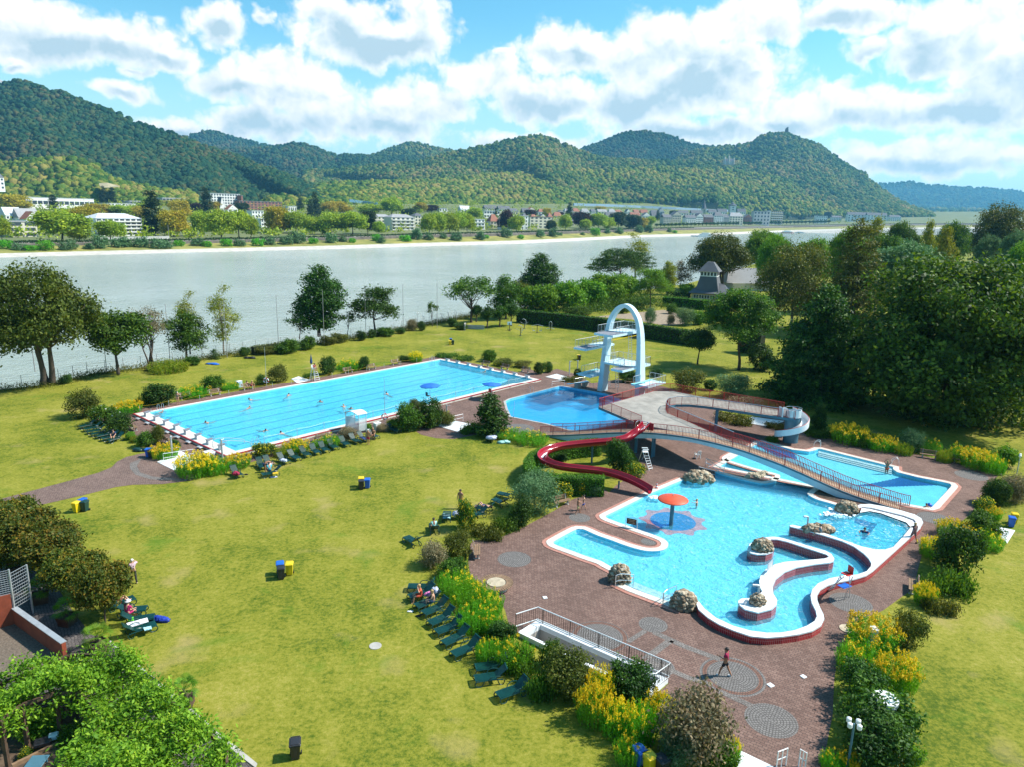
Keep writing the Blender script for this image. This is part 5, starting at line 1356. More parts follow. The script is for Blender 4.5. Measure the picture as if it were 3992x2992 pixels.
def q7(p,w,h,lab,z=0.0,dep=.8,mats='stone',n=60,flat=True,name='rock_pile'):
 X=G(p,z);mpp=MPP(X);rx=w/2.211*mpp/2;ry=rx*dep;rz_=h
 t=Q6(name,lab,'rocks',T_(X))
 mb=MB();mb.Q3([(rx*.92,-.3),(rx*.9,rz_*.45),(rx*.7,rz_*.8),(rx*.5,rz_*.88)],14,T_(X),1,ry/rx);mb.Q1('mortar_core',M['concrete'],t)
 mb=MB();mb2=MB()
 rg=np.random.default_rng(int(w*7+h*100))
 for i in range(n):
  a=2.399*i;u=(i+.5)/n
  zz=rz_*(u**.8);k=math.sqrt(max(0.02,1-(zz/rz_)**2.6))if flat else math.sqrt(max(0.02,1-(zz/rz_)**2))
  s_=rx*rg.uniform(.16,.29)
  (mb if i%3 else mb2).blob((X[0]+rx*k*math.cos(a)*.95,X[1]+ry*k*math.sin(a)*.95,X[2]+zz*.9),(s_,s_,s_*.8),rg,.25,2)
 mb.Q1('stones',M['stone'],t,smooth=True);mb2.Q1('pale_stones',M['palestone'],t,smooth=True)
 return X
q7(n3(915,925),178,1.35,'rounded boulder pile with handrail at the steps of the play pool',n=70)
q7(n3(1470,1150),210,1.2,'flat topped boulder pile at the start of the red wall',n=80)
q7(n3(1600,55),235,.85,'low flat boulder pile at the corner of the play pool by the white chair',n=70,dep=.6)
q7(n4(155,870),165,.85,'round rock heap at the end of the S-shaped wall',z=WZ,n=60)
q7(n4(115,1340),130,.7,'rock heap with a bent water spout on the bulb of the S-shaped wall',z=WZ,n=46)
q7(n4(640,715),240,.45,'long rock heap behind the red wall of the whirlpool',z=.35,n=60,dep=.35)
q7(n4(880,545),175,.95,'mossy boulder with a waterfall beside the footbridge end',z=.1,n=60,dep=.55)
mb=MB();rg=np.random.default_rng(5)
for i in range(26):
 X=G(e3(rg.uniform(640,770),rg.uniform(575,610)),.1);s_=rg.uniform(.12,.3);mb.blob((X[0],X[1],.08),(s_,s_,s_*.7),rg,.25,2)
tag(mb.Q1('pebble_group',M['palestone'],origin=T_(G(e3(705,592)))),'loose pale boulders on the paved peninsula of the play pool','rocks')
def spout(p,z0,h,dx,lab,top=.45):
 X=G(p,z0);t=tag(MB().Q2(Q5([(X[0],X[1],z0),(X[0],X[1],z0+h-.12),(X[0]+dx*.15,X[1],z0+h),(X[0]+dx,X[1]-.05,z0+h+.05)],4),.075,8).Q1('water_spout',M['galv'],origin=T_(X)),lab,'water spout')
spout(n4(122,1275),1.0,.75,-.45,'bent grey water spout on the bulb of the S-shaped wall')
spout(n4(545,672),.7,.8,-.4,'bent steel water spout on rocks behind the whirlpool wall')
spout(n4(160,795),1.2,.15,.2,'short spout on the round rock heap')
t=Q6('jet_nozzle','small white seal shaped nozzle on the bulb of the S-shaped wall','nozzle',T_(G(n3(2000,1120),WZ)))
X=G(n3(2000,1125),WZ);MB().Q2(Q5([(X[0],X[1],WZ),(X[0]+.02,X[1],WZ+.25),(X[0]+.14,X[1],WZ+.33)],4),[.09]*4+[.06]*5,8).Q1('body',M['white'],t)
for pts,lab in[(((880,985),(880,880),(930,850),(1035,880),(1035,960)),'steel handrail beside the rounded boulder pile'),(((1290,1140),(1290,1040),(1345,1003),(1400,1018),(1400,1060)),'steel handrail left of the flat topped boulder pile')]:
 A=G(n3(*pts[0]));E_=G(n3(pts[-1][0],pts[-1][1]+10),-.2)
 zt=[0,.95,1.0,.75,-.3]
 B_=A+(E_-A)*.25
 P=[T_(A),(A[0],A[1],.95),(B_[0],B_[1],1.0),(E_[0],E_[1],.7),(E_[0],E_[1],-.5)]
 t=Q6('handrail',lab,'handrail',T_(A));MB().Q2(P,.03,6).Q1('pipe',M['steel'],t);MB().Q2([(A[0],A[1],.5),(B_[0],B_[1],.52),(E_[0],E_[1],.25)],.025,6).Q1('mid_pipe',M['steel'],t)
A,B=G(e3(352,600)),G(e3(455,612),-.3);A2,B2=G(e3(395,545)),G(e3(505,605),-.3)
for(a,b,lab)in((A,B,'steel rail rising from the low flat rocks into the play pool'),(A2,B2,'long steel double rail at the entry stairs by the white chair')):
 t=Q6('handrail',lab,'handrail',T_(a));MB().Q2([T_(a),(a[0],a[1],.95),(b[0],b[1],.4),(b[0],b[1],-.6)],.03,6).Q2([(a[0],a[1],.5),(b[0],b[1],0.0)],.025,6).Q1('pipe',M['steel'],t)
A,B=G(e3(400,545)),G(e3(512,580));t=Q6('handrail','low steel fence rail on the peninsula behind the flat rocks','handrail',T_(A));MB().Q2([T_(A),(A[0],A[1],.9),(B[0],B[1],.9),T_(B)],.03,6).Q2([(A[0],A[1],.45),(B[0],B[1],.45)],.025,6).Q1('pipe',M['steel'],t)
def textobj(s,size,parent,loc,rx,rz,m):
 cu=bpy.data.curves.new('lettering','FONT');cu.body=s;cu.size=size;cu.align_x='CENTER';cu.align_y='CENTER';cu.extrude=.002
 cu.materials.append(m)
 o=bpy.data.objects.new('lettering',cu);COL.objects.link(o);o.parent=parent
 o.location=Vector(loc)-rootloc(parent);o.rotation_euler=(rx,0,rz)
 return o
A,B=G(n3(968,462)),G(n3(1068,482));d=(B-A);L=np.linalg.norm(d);ang=math.atan2(d[1],d[0]);c=(A+B)/2
t=Q6('notice_board','brown notice board in a white tube frame at the edge of the play pool','sign',T_(c))
MB().Q2([T_(A),(A[0],A[1],.95),(B[0],B[1],.95),T_(B)],.025,6).Q1('frame',M['steel'],t)
bo=MB().box((c[0],c[1],.62),(L*.84,.03,.5),ang).Q1('board',M['darkwood'],t)
mb=MB()
for i,wd in enumerate((.8,.62,.7)):
 mb.box((c[0]+math.sin(ang)*.02,c[1]-math.cos(ang)*.02,.75-.13*i),(L*.8*wd,.006,.045),ang)
mb.Q1('lettering',M['palewood'],t)
A,B=G(n4(197,1095),WZ),G(n4(243,1050),WZ);ang=math.atan2(B[1]-A[1],B[0]-A[0]);c=(A+B)/2
t=Q6('notice_board','small pale notice board standing on the S-shaped white wall','sign',T_(c))
MB().Q2([T_(A),(A[0],A[1],WZ+.85),(B[0],B[1],WZ+.85),T_(B)],.022,6).Q1('frame',M['steel'],t);MB().box((c[0],c[1],WZ+.55),(float(np.linalg.norm(B-A))*.85,.02,.5),ang).Q1('board',M['galv'],t)
X=G(n3(1237,130));t=Q6('traffic_cone','red and white traffic cone on the edge beside the slide end','traffic cone',T_(X))
MB().box((X[0],X[1],.03),(.36,.36,.05)).Q1('foot',M['redplastic'],t)
for z0,z1,m in((.05,.2,'redplastic'),(.2,.33,'white'),(.33,.45,'redplastic'),(.45,.55,'white'),(.55,.65,'redplastic')):
 MB().Q3([(.15-.19*z0,z0),(.15-.19*z1,z1)],14,T_(X)).Q1('band',M[m],t)
X=G(n2(1180,985));t=Q6('ring_bench','round wooden bench ring about a white filled planter on the paving','bench',T_(X))
MB().Q3([(.80,0),(.80,.36)],28,T_(X)).Q1('drum',M['concrete'],t)
n=40
for k in range(n):
 an=2*PI*k/n;c0=(X[0]+.93*math.cos(an),X[1]+.93*math.sin(an),.42)
 MB().box(c0,(.46,.12,.04),an).Q1('slat',M['wood'],t)
MB().Q3([(.64,.38),(.64,.46)],24,T_(X)).Q1('white_fill',M['palestone'],t)
X=G(n4(840,560),0);mb=MB();rg=np.random.default_rng(9)
for k in range(70):
 q=n4(rg.normal(830,55),rg.normal(565,16));Y=G(q,.02);s_=rg.uniform(.1,.28);mb.blob((Y[0],Y[1],.0),(s_,s_,s_*.5),rg,.4)
tag(mb.Q1('waterfall_foam',M['foam'],origin=T_(X)),'white churning foam below the waterfall boulder','foam',kind='stuff')
for k,p,r_,lab in[(n6,(210,660),.16,'square white cover plate beside the banded cobble circle'),(n6,(470,592),.14,'small pale cross shaped drain plate on the paving')]:
 X=G(k(*p));tag(MB().box((X[0],X[1],.03),(r_*2,r_*2,.05),.5,.01).Q1('cover_plate',M['white'],origin=T_(X)),lab,'cover plate')
X=G(n3(275,1070));tag(MB().box((X[0],X[1],.03),(.28,.28,.05),.3,.01).Q1('cover_plate',M['white'],origin=T_(X)),'small white cover plate on the open paving below the ring bench','cover plate')
X=G(n2(140,1485));tag(MB().Q3([(.36,0.0),(.36,.03),(.3,.035)],28,T_(X)).Q1('manhole_cover',M['concrete'],origin=T_(X)),'round concrete manhole cover in the lawn','manhole cover')
X=G(n6(820,216));tag(MB().Q3([(.5,0.0),(.5,.06)],28,T_(X)).Q1('stone_disc',M['palestone'],origin=T_(X)),'pale round stone disc lying beside the goldenrod','stone disc')
for p,z,r_,lab in[(n6(1115,775),1.75,.62,'white round ventilation drum rising out of the green shrub'),(n6(1030,222),1.2,.28,'white cap poking out of the goldenrod')]:
 Y=G(p,z);tag(MB().Q3([(r_*.9,-z),(r_*.9,-.1),(r_,-.1),(r_,.12),(r_*.95,.15)],28,(Y[0],Y[1],z)).Q1('vent_drum',M['white'],origin=(Y[0],Y[1],0)),lab,'vent')
def lamp(p,top,lab,heads=4,m='bluegrey'):
 X=G(p);h=HT(p,top);t=Q6('flood_lamp',lab,'lamp',T_(X));MB().Q2([T_(X),(X[0],X[1],h)],[.06,.045],8).Q1('pole',M[m],t)
 for k in range(heads):
  an=2*PI*(k+.3)/heads;MB().Q3([(.06,-.14),(.11,-.08),(.11,.1),(.05,.14)],12,(X[0]+.28*math.cos(an),X[1]+.28*math.sin(an),h)).Q1('lamp_head',M['white'],t)
lamp(n6(815,1330),n6(840,950),'grey blue lamp post with four white spotlights at the bottom right shrubs')
lamp(k1(370,830),k1(376,695),'short lamp with white spotlights in the big shrub on the right',3,'galv')
lamp(k1(815,320),k1(815,200),'lamp with white spotlights among the weeds at the far right',2,'galv')
lamp(a1(1970,1510),a1(1962,1358),'pale globe lamp on the river bank beside the birch',1,'galv')
lamp(a2(1390,1290),a2(1388,1150),'double headed lamp on the river bank left of the sapling',2,'galv')
gP='bare flag poles along the river bank'
for i,(f,tp_,lab)in enumerate([(a1(302,1655),a1(248,1175),'bare pole before the big dark tree'),(a1(921,1655),a1(857,1125),'bare pole left of the round green tree'),(a1(1465,1540),a1(1428,1078),'bare pole between green trees at the river'),(a1(1958,1535),a1(1920,1040),'bare pole in front of the birch'),(a2(193,1480),a2(167,995),'bare pole standing alone left of the tall poplar'),(a2(585,1425),a2(558,962),'bare pole in front of the tall poplar'),(a2(943,1365),a2(928,910),'bare pole in front of the maple'),(a2(1265,1310),a2(1250,905),'bare pole right of the maple'),(a2(1557,1275),a2(1550,880),'bare pole beside the sapling')]):
 X=G(f);h=HT(f,tp_);tag(MB().Q2([T_(X),(X[0],X[1],h)],[.06,.035],8).Q3([(.05,h),(.06,h+.06),(.02,h+.12)],8,T_(X)).Q1('flag_pole',M['pole'],origin=T_(X)),lab,'flag pole',gP)
X=G(b1(20,210));
t=Q6('wire_fence','thin wire mesh fence along the river bank','fence',T_(EDGE[5]))
fe=Q9(offset([T_(p)for p in EDGE[2:13]],-.8,closed=False),2.6)
for p in fe:MB().Q7((p[0],p[1],0),(p[0],p[1],1.7),.05).Q1('post',M['pole'],t)
mb=MB()
for z in(.3,.65,1.0,1.35,1.65):mb.Q2([(p[0],p[1],z)for p in fe],.012,4)
mb.Q1('wire',M['pole'],t)
def make_curved():
 return tag(MB().Q2(Q5([(0,0,0),(0,0,1.9),(-.1,0,2.2),(-.4,0,2.45)],4),.04,6).Q1('fence_post',M['pole']),'x','post')
CPST=Proto(make_curved)
for i,p in enumerate([(1290,1290),(1330,1285),(1445,1262),(1520,1255),(1595,1238),(1655,1228),(1725,1215)]):CPST.place(T_(G(a2(*p))),0,'%s curved tall fence post from the left by the sapling'%ordw(i),'post','curved fence posts by the river')
X=G(a2(1880,1290));t=Q6('concrete_steps','low white concrete stair wall by the clipped trees','stairs',T_(X));MB().box((X[0],X[1]+.6,.45),(4.2,.25,.9)).Q1('wall',M['concrete'],t);MB().box((X[0]-2.1,X[1]-.6,.7),(.3,2.2,1.4)).Q1('pillar',M['concrete'],t)
def fit(p,lab,kind):
 X=G(p);t=Q6('fitness_machine',lab,'fitness machine',T_(X));g=lambda x,y,z:(X[0]+x,X[1]+y,z)
 MB().Q3([(.3,0),(.3,.05)],14,T_(X)).Q2([g(0,0,0),g(0,0,1.7)],.07,8).Q1('post',M['binblack'],t)
 if kind==0:
  MB().Q2([g(-1.3,0,1.45),g(0,0,1.75),g(1.3,0,1.45)],.045,6).Q1('arm',M['galv'],t)
  for s in(-1,1):MB().box(g(s*.7,0,.4),(.5,.45,.08)).box(g(s*.95,0,.7),(.08,.45,.6)).Q1('seat',M['galv'],t)
 elif kind==1:
  MB().Q2(Q5([g(-.25,0,.4),g(-.3,0,1.6),g(0,0,2.0),g(.3,0,1.6),g(.25,0,.4)],4),.05,6).Q1('hoop',M['galv'],t)
  for s in(-1,1):MB().box(g(s*.65,0,.35),(.5,.25,.06)).Q2([g(0,0,.5),g(s*.65,0,.4)],.04,6).Q1('pedal',M['galv'],t)
 elif kind==2:
  MB().box(g(0,.1,1.6),(1.0,.08,.7),.3).Q1('panel',M['lightblue'],t);MB().box(g(0,-.3,.35),(1.0,.5,.08)).Q1('foot_board',M['bingreen'],t)
 else:
  MB().Q2(Q5([g(.15,0,.5),g(.35,0,1.1),g(.3,0,1.9),g(-.2,0,2.2),g(-.5,0,2.05)],4),.06,6).Q1('bow',M['galv'],t)
  for s in(-1,1):MB().Q2([g(0,0,1.0),g(s*.9,0,1.5)],.03,5).Q1('lever',M['galv'],t)
for p,lab,kd in[((190,415),'fitness machine with a tilted pale panel by the clipped trees',2),((318,398),'fitness machine with a tall bent bow',3),((285,458),'fitness machine with thin levers standing nearest',3),((428,432),'wide two seat fitness machine with long arms',0),((543,412),'hoop shaped fitness machine with pedals by the long hedge',1)]:
 fit(b3(*p),lab,kd)
for p,lab in[((1343,537),'blue padded volleyball post right of the diving arch'),((1053,600),'blue padded volleyball post behind the left leg of the arch')]:
 X=G(b3(*p));h=2.4;t=Q6('net_post',lab,'post',T_(X));MB().Q3([(.17,.1),(.17,h*.95)],12,T_(X)).Q1('pad',M['blue'],t);MB().Q2([T_(X),(X[0],X[1],h)],.05,6).Q1('pole',M['galv'],t)
A,B=G(b3(1343,537)),G(b3(1053,600))
t=Q6('volleyball_net','volleyball net with a yellow top band behind the diving arch','net',T_(A))
MB().Q7((A[0],A[1],2.2),(B[0],B[1],2.2),.02,.1).Q1('top_band',M['yellow'],t)
mb=MB()
for i in range(24):p=A+(B-A)*(i+.5)/24;mb.Q7((p[0],p[1],1.4),(p[0],p[1],2.2),.008)
for i in range(5):mb.Q7((A[0],A[1],1.4+.16*i),(B[0],B[1],1.4+.16*i),.008)
mb.Q1('mesh',M['pole'],t)
t=Q6('sunken_stair','sunken stairwell with white parapet and white railing beside the paving','stairwell',T_(PITOUT[0]))
po=[G(n5(*p))for p in[(40,300),(212,192),(1335,700),(1160,850)]];pi_=[G(n5(*p))for p in[(105,310),(235,236),(1262,700),(1130,800)]]
for i in range(4):
 j=(i+1)%4
 MB().Q4(ccw([T_(po[i]),T_(po[j]),T_(pi_[j]),T_(pi_[i])]),0,.32).Q1('parapet',M['white'],t)
MB().wall(PIT,-2.8,0,flip=True).Q1('pit_wall',M['concrete'],t);MB().sheet(PIT,-2.8).Q1('pit_floor',M['deckconc'],t)
dv=(pi_[2]-pi_[1]);wv=(pi_[0]-pi_[1])
for i in range(12):
 u0=.98-.055*i;a=pi_[1]+dv*u0;b=pi_[1]+dv*(u0-.055)
 zt=-.2-.22*i
 MB().Q4(ccw([T_(a[:2]),T_(b[:2]),T_((b+wv)[:2]),T_((a+wv)[:2])]),-2.79,zt).Q1('step',M['concrete'],t)
rp=[T_(np.array([*(p[:2]),.3]))for p in(G(n5(22,262)),G(n5(210,200)),G(n5(1345,700)),G(n5(1210,800)))]
q5(t,rp,.95,.16,.010,.03,every=2.1,barmat=M['darkwood'],railmat=M['white'])
lo_=[(p[0],p[1],p[2]+.12)for p in rp];MB().Q2(lo_,.035,6).Q1('bottom_rail',M['white'],t)
A=G(n5(720,490),-.6);B=G(n5(890,570),-.6);MB().Q7(T_(A),T_(B),.12,.12).Q1('light_tube',M['white'],t)
def wallseg(p,q,h,lab,k=n1,th_=.22,name='garden_wall',metal=True):
 A,B=G(k(*p)),G(k(*q));c=(A+B)/2;t=Q6(name,lab,'wall',T_(c))
 MB().Q7((A[0],A[1],h/2),(B[0],B[1],h/2),th_,h).Q1('rendered_wall',M['terracotta'],t)
 if metal:MB().Q7((A[0],A[1],h+.02),(B[0],B[1],h+.02),th_+.1,.05).Q1('metal_cap',M['galv'],t)
wallseg((128,560),(505,835),1.05,'long rust red garden wall with a metal cap between court and terrace')
wallseg((-260,660),(112,560),2.0,'rust red garden wall under the wire mesh panels',metal=False)
A,B=G(n1(-60,610)),G(n1(128,560));C_=G(n1(255,480));t=Q6('mesh_fence','white wire mesh fence panels above the rust red wall','fence',T_(B))
for p,h0,h1 in((A,0,3.6),(B,0,3.6),(C_,0,3.3)):MB().Q7((p[0],p[1],h0),(p[0],p[1],h1),.08).Q1('post',M['galv'],t)
mb=MB()
for(p,q,z0,z1)in((A+(A-B)*1.5,B,2.05,3.55),(B,C_,1.05,3.3)):
 for i in range(12):z=z0+(z1-z0)*i/11;mb.Q7((p[0],p[1],z),(q[0],q[1],z),.022)
 n=int(np.linalg.norm(q-p)/.14)
 for i in range(n+1):x=p+(q-p)*i/n;mb.Q7((x[0],x[1],z0),(x[0],x[1],z1),.008)
mb.Q1('mesh_panel',M['galv'],t)
X=G(k2(285,560));t=Q6('folded_parasol','turquoise folded sunshade between the globe trees','parasol',T_(X));MB().Q2([T_(X),(X[0],X[1],1.5)],.03,6).Q1('pole',M['galv'],t);MB().box((X[0],X[1],1.5),(1.1,.5,.14),-.1,.06).Q1('cloth',M['turq'],t)
for p,q,lab in[((1060,935),(1205,1030),'slim dark bench on the terrace edge behind the vines'),((1640,1470),(1800,1590),'dark slatted bench seat on the kerb at the bottom edge')]:
 A,B=G(n1(*p),.4),G(n1(*q),.4);c=(A+B)/2;t=Q6('slat_bench',lab,'bench',(c[0],c[1],0))
 d=(B-A)/np.linalg.norm(B-A);nn=np.array([-d[1],d[0],0])
 for i in range(3):MB().Q7(T_(A+nn*.16*(i-1)),T_(B+nn*.16*(i-1)),.13,.04).Q1('slat',M['binblack'],t)
 for u in(.15,.85):x=A+(B-A)*u;MB().Q7(T_(x-nn*.2-[0,0,.03]),T_(x+nn*.2-[0,0,.03]),.06).Q7((x[0],x[1],0),(x[0],x[1],.38),.07).Q1('leg',M['galv'],t)
M['skin']=mat('skin',(0.50,0.27,0.175),0.55,0.08,3.0);M['skin_tan']=mat('tanned_skin',(0.34,0.16,0.09),0.55,0.08,3.0)
M['hair_dark']=mat('dark_hair',(0.025,0.016,0.011),0.6,0.2);M['hair_grey']=mat('grey_hair',(0.50,0.48,0.45),0.7,0.15);M['hair_blond']=mat('blond_hair',(0.42,0.27,0.11),0.6,0.15)
CLO={}
def w3(name,c):
 if name not in CLO:CLO[name]=mat(name.replace(' ','_')+'_cloth',c,0.85,0.12,5.0)
 return CLO[name]
BAKE=[]
def w2(name,verts,edges,radii,roots,m,parent,sub=1):
 me=bpy.data.meshes.new(name)
 me.from_pydata([T_(v)for v in verts],edges,[])
 o=bpy.data.objects.new(name,me);COL.objects.link(o)
 me.materials.append(m);o.parent=parent
 md=o.modifiers.new('skin','SKIN');md.use_smooth_shade=True
 if not me.skin_vertices:
  bpy.context.view_layer.objects.active=o
  me.attributes
 sv=me.skin_vertices[0].data
 for i,r in enumerate(radii):
  sv[i].radius=(r,r)if not hasattr(r,'__len__')else r
  sv[i].use_root=i in roots
 sb=o.modifiers.new('sub','SUBSURF');sb.levels=sub;sb.render_levels=sub
 BAKE.append(o)
 return o
def bake_people():
 bpy.context.view_layer.update()
 dg=bpy.context.evaluated_depsgraph_get()
 new=[]
 for o in BAKE:
  ev=o.evaluated_get(dg)
  new.append((o,bpy.data.meshes.new_from_object(ev,depsgraph=dg)))
 for o,me in new:
  o.modifiers.clear();o.data=me
def pose_pts(kind,s=1.0,arms='down',turn=0.0):
 "joints in local metres, facing +Y; standing height 1.75"
 J={}
 def leg(side,hip,knee,ank,toe):J['hip'+side],J['knee'+side],J['ank'+side],J['toe'+side]=hip,knee,ank,toe
 if kind in('stand','walk','bend','swim'):
  J.update(pel=(0,0,.95),wai=(0,0,1.10),che=(0,.0,1.30),nek=(0,.0,1.47),hea=(0,.03,1.60),top=(0,.015,1.70))
  st=.22 if kind=='walk' else .0
  for sd_,x in(('L',-1),('R',1)):
   f=st*(1 if sd_=='L' else-1)
   leg(sd_,(x*.095,0,.88),(x*.10,f*.75+.03,.49),(x*.10,f*1.3-(.06 if f<0 else 0),.08),(x*.12,f*1.3+.15,.03))
  if kind=='bend':
   for k,v in dict(wai=(0,.08,1.05),che=(0,.32,1.10),nek=(0,.50,1.08),hea=(0,.62,1.02),top=(0,.70,.96)).items():J[k]=v
 elif kind=='sit':
  J.update(pel=(0,0,.10),wai=(0,-.02,.26),che=(0,.03,.47),nek=(0,.07,.64),hea=(0,.12,.77),top=(0,.115,.87))
  for sd_,x in(('L',-1),('R',1)):leg(sd_,(x*.10,.05,.08),(x*.13,.46,.12),(x*.13,.52,-.32),(x*.14,.68,-.36))
 elif kind=='float':
  J.update(pel=(0,-.55,-.16),wai=(0,-.38,-.13),che=(0,-.16,-.08),nek=(0,.0,.02),hea=(0,.07,.13),top=(0,.06,.23))
  for sd_,x in(('L',-1),('R',1)):leg(sd_,(x*.1,-.62,-.18),(x*.14,-1.02,-.25),(x*.12,-1.42,-.2),(x*.12,-1.56,-.24))
 elif kind=='lie':
  J.update(pel=(0,0,.12),wai=(0,-.16,.12),che=(0,-.37,.15),nek=(0,-.53,.19),hea=(0,-.66,.22),top=(0,-.76,.23))
  for sd_,x in(('L',-1),('R',1)):leg(sd_,(x*.10,.08,.11),(x*.13,.36,.42),(x*.14,.62,.06),(x*.15,.76,.12))
 c=np.array(J['che']);up=np.array(J['nek'])-c;up=up/np.linalg.norm(up)
 for sd_,x in(('L',-1),('R',1)):
  sh=c+up*.11+np.array([x*.19,0,0]);J['sho'+sd_]=T_(sh)
  a=arms if isinstance(arms,str)else arms[0 if sd_=='L' else 1]
  if a=='down':el,wr=sh+[x*.05,-.02,-.28],sh+[x*.06,.06,-.53]
  elif a=='hip':el,wr=sh+[x*.16,-.06,-.25],sh+[x*.02,.08,-.42]
  elif a=='fwd':el,wr=sh+[x*.06,.10,-.24],sh+[x*-.06,.34,-.22]
  elif a=='head':el,wr=sh+[x*.17,.14,-.10],sh+[x*-.06,.16,.14]
  elif a=='up':el,wr=sh+[x*.16,.02,.20],sh+[x*-.04,.0,.40]
  elif a=='reach':el,wr=sh+[x*.03,.22,-.14],sh+[x*.03,.46,-.20]
  elif a=='swim':el,wr=sh+[x*.20,.12,-.06],sh+[x*.12,.38,-.05]
  elif a=='knee':el,wr=sh+[x*.06,.12,-.24],sh+[x*-.03,.36,-.34]
  elif a=='flat':el,wr=sh+[x*.12,.20,-.06],sh+[x*.02,.42,.02]
  J['elb'+sd_]=T_(el);J['wri'+sd_]=T_(wr)
 return{k:np.array(v,dtype=float)*s for k,v in J.items()}
RAD=dict(pel=.145,wai=.125,che=.15,nek=.055,hea=.098,top=.072,hip=.092,knee=.058,ank=.040,toe=.034,sho=.062,elb=.042,wri=.030)
def q6(p,yaw,kind,lab9,clothes=(),hair='hair_dark',skin='skin',s=1.0,arms='down',z=0.0,hat=None,X=None,longhair=False,water=False):
 X=G(p,z)if X is None else np.array(X,dtype=float)
 t=Q6('person',lab9,'person',T_(X),yaw)
 J=pose_pts(kind,s,arms)
 if water:
  dz=1.42*s
  for k in J:J[k]=J[k]-np.array([0,0,dz])
 names=['pel','wai','che','nek','hea','top']+[a+b for b in 'LR' for a in('hip','knee','ank','toe','sho','elb','wri')]
 idx={n:i for i,n in enumerate(names)}
 V=[J[n]for n in names];Rr=[RAD[n.rstrip('LR')if n[-1]in 'LR' else n]*s*(1.0 if s>.9 else .95)for n in names]
 Ed=[(0,1),(1,2),(2,3),(3,4),(4,5)]
 for b in 'LR':
  Ed+=[(0,idx['hip'+b]),(idx['hip'+b],idx['knee'+b]),(idx['knee'+b],idx['ank'+b]),(idx['ank'+b],idx['toe'+b]),(2,idx['sho'+b]),(idx['sho'+b],idx['elb'+b]),(idx['elb'+b],idx['wri'+b])]
 fd=np.array([0,1,0])if kind!='lie' else np.array([0,0,1])
 up=V[5]-V[4];up=up/np.linalg.norm(up)
 V.append(V[4]+fd*.105*s-up*.01*s);Rr.append(.017*s);Ed.append((4,len(V)-1))
 roots={0}
 for b,x in(('L',-1),('R',1)):
  w=J['wri'+b];d=w-J['elb'+b];d=d/np.linalg.norm(d)
  palm=w+d*.075*s;V.append(palm);Rr.append(.034*s);Ed.append((idx['wri'+b],len(V)-1))
  sdv=np.cross(d,[0,1,0.2]);n_=np.linalg.norm(sdv);sdv=sdv/n_ if n_>1e-3 else np.array([1.0,0,0])
  cur=np.cross(sdv,d)*x
  for q,L in zip((-1.5,-.5,.5,1.5),(.062,.078,.082,.066)):
   b0=palm+sdv*q*.019*s+d*.01*s;k=len(V)
   V+=[b0,b0+d*L*.55*s,b0+d*L*s+cur*.018*s];Rr+=[.0095*s,.009*s,.007*s];Ed+=[(k,k+1),(k+1,k+2)];roots.add(k)
  b0=palm-d*.03*s+sdv*.025*s*x;k=len(V)
  V+=[b0,b0+(sdv*x*.5+d*.7)*.045*s,b0+(sdv*x*.55+d*.9)*.075*s];Rr+=[.011*s,.0095*s,.008*s];Ed+=[(k,k+1),(k+1,k+2)];roots.add(k)
 w2('body',V,Ed,Rr,roots,M[skin],t,2)
 he=J['hea'];sx=np.array([1,0,0])
 o=X+0
 mb=MB()
 for x in(-1,1):mb.blob(T_(he+fd*.088*s+sx*x*.034*s+up*.02*s+X),(.012*s,)*3,RNG,0,1)
 mb.blob(T_(he+fd*.088*s-up*.05*s+X),(.026*s,.01*s,.007*s),RNG,0,1);mb.Q1('face_features',M['hair_dark'],t)
 mb=MB()
 for x in(-1,1):mb.blob(T_(he+sx*x*.1*s+X),(.014*s,.026*s,.034*s),RNG,0,1)
 mb.Q1('ear',M[skin],t)
 mb=MB();hb=he-fd*.028*s+up*.05*s
 mb.blob(T_(hb+X),(.105*s,.108*s,.095*s),RNG,.05,2)
 if longhair:mb.blob(T_(he-fd*.085*s-up*.10*s+X),(.085*s,.05*s,.16*s),RNG,.08,2)
 mb.Q1('hair',M[hair],t,smooth=True)
 if hat:
  MB().Q3([(.19*s,0),(.18*s,.012),(.11*s,.02),(.105*s,.09),(.06*s,.115)],16,T_(J['top']+X-np.array([0,0,.01]))).Q1('hat',hat,t,smooth=True)
 for cl,m in clothes:
  vs,ed,rr=[],[],[]
  def chain(ks,add,cut=None):
   base=len(vs)
   for j,k in enumerate(ks):
    v=J[k].copy()
    if cut is not None and j==len(ks)-1:v=J[ks[j-1]]*(1-cut)+J[k]*cut
    vs.append(v);rr.append(RAD[k.rstrip('LR')if k[-1]in 'LR' else k]*s+add)
    if cut is not None and j==len(ks)-1:rr[-1]=(RAD[ks[j-1].rstrip('LR')]*(1-cut)+RAD[k.rstrip('LR')]*cut)*s+add
   return base
  if cl in('shorts','trousers'):
   b0=chain(['pel'],.016)
   for b in 'LR':
    k=chain(['hip'+b,'knee'+b]+(['ank'+b]if cl=='trousers' else[]),.018,.75 if cl=='shorts' else .95)
    ed.append((b0,k));ed.append((k,k+1))
    if cl=='trousers':ed.append((k+1,k+2))
   vs.append(J['pel']*.6+J['wai']*.4);rr.append(.14*s);ed.append((b0,len(vs)-1))
  elif cl in('shirt','dress'):
   k=chain(['pel','wai','che'],.018);ed+=[(k,k+1),(k+1,k+2)]
   vs.append(J['che']*.35+J['nek']*.65);rr.append(.075*s);ed.append((k+2,len(vs)-1))
   for b in 'LR':
    q=chain(['sho'+b,'elb'+b],.02,.7);ed+=[(k+2,q),(q,q+1)]
   if cl=='dress':
    for b in 'LR':q=chain(['hip'+b,'knee'+b],.025,.8);ed+=[(k,q),(q,q+1)]
  elif cl=='swimsuit':
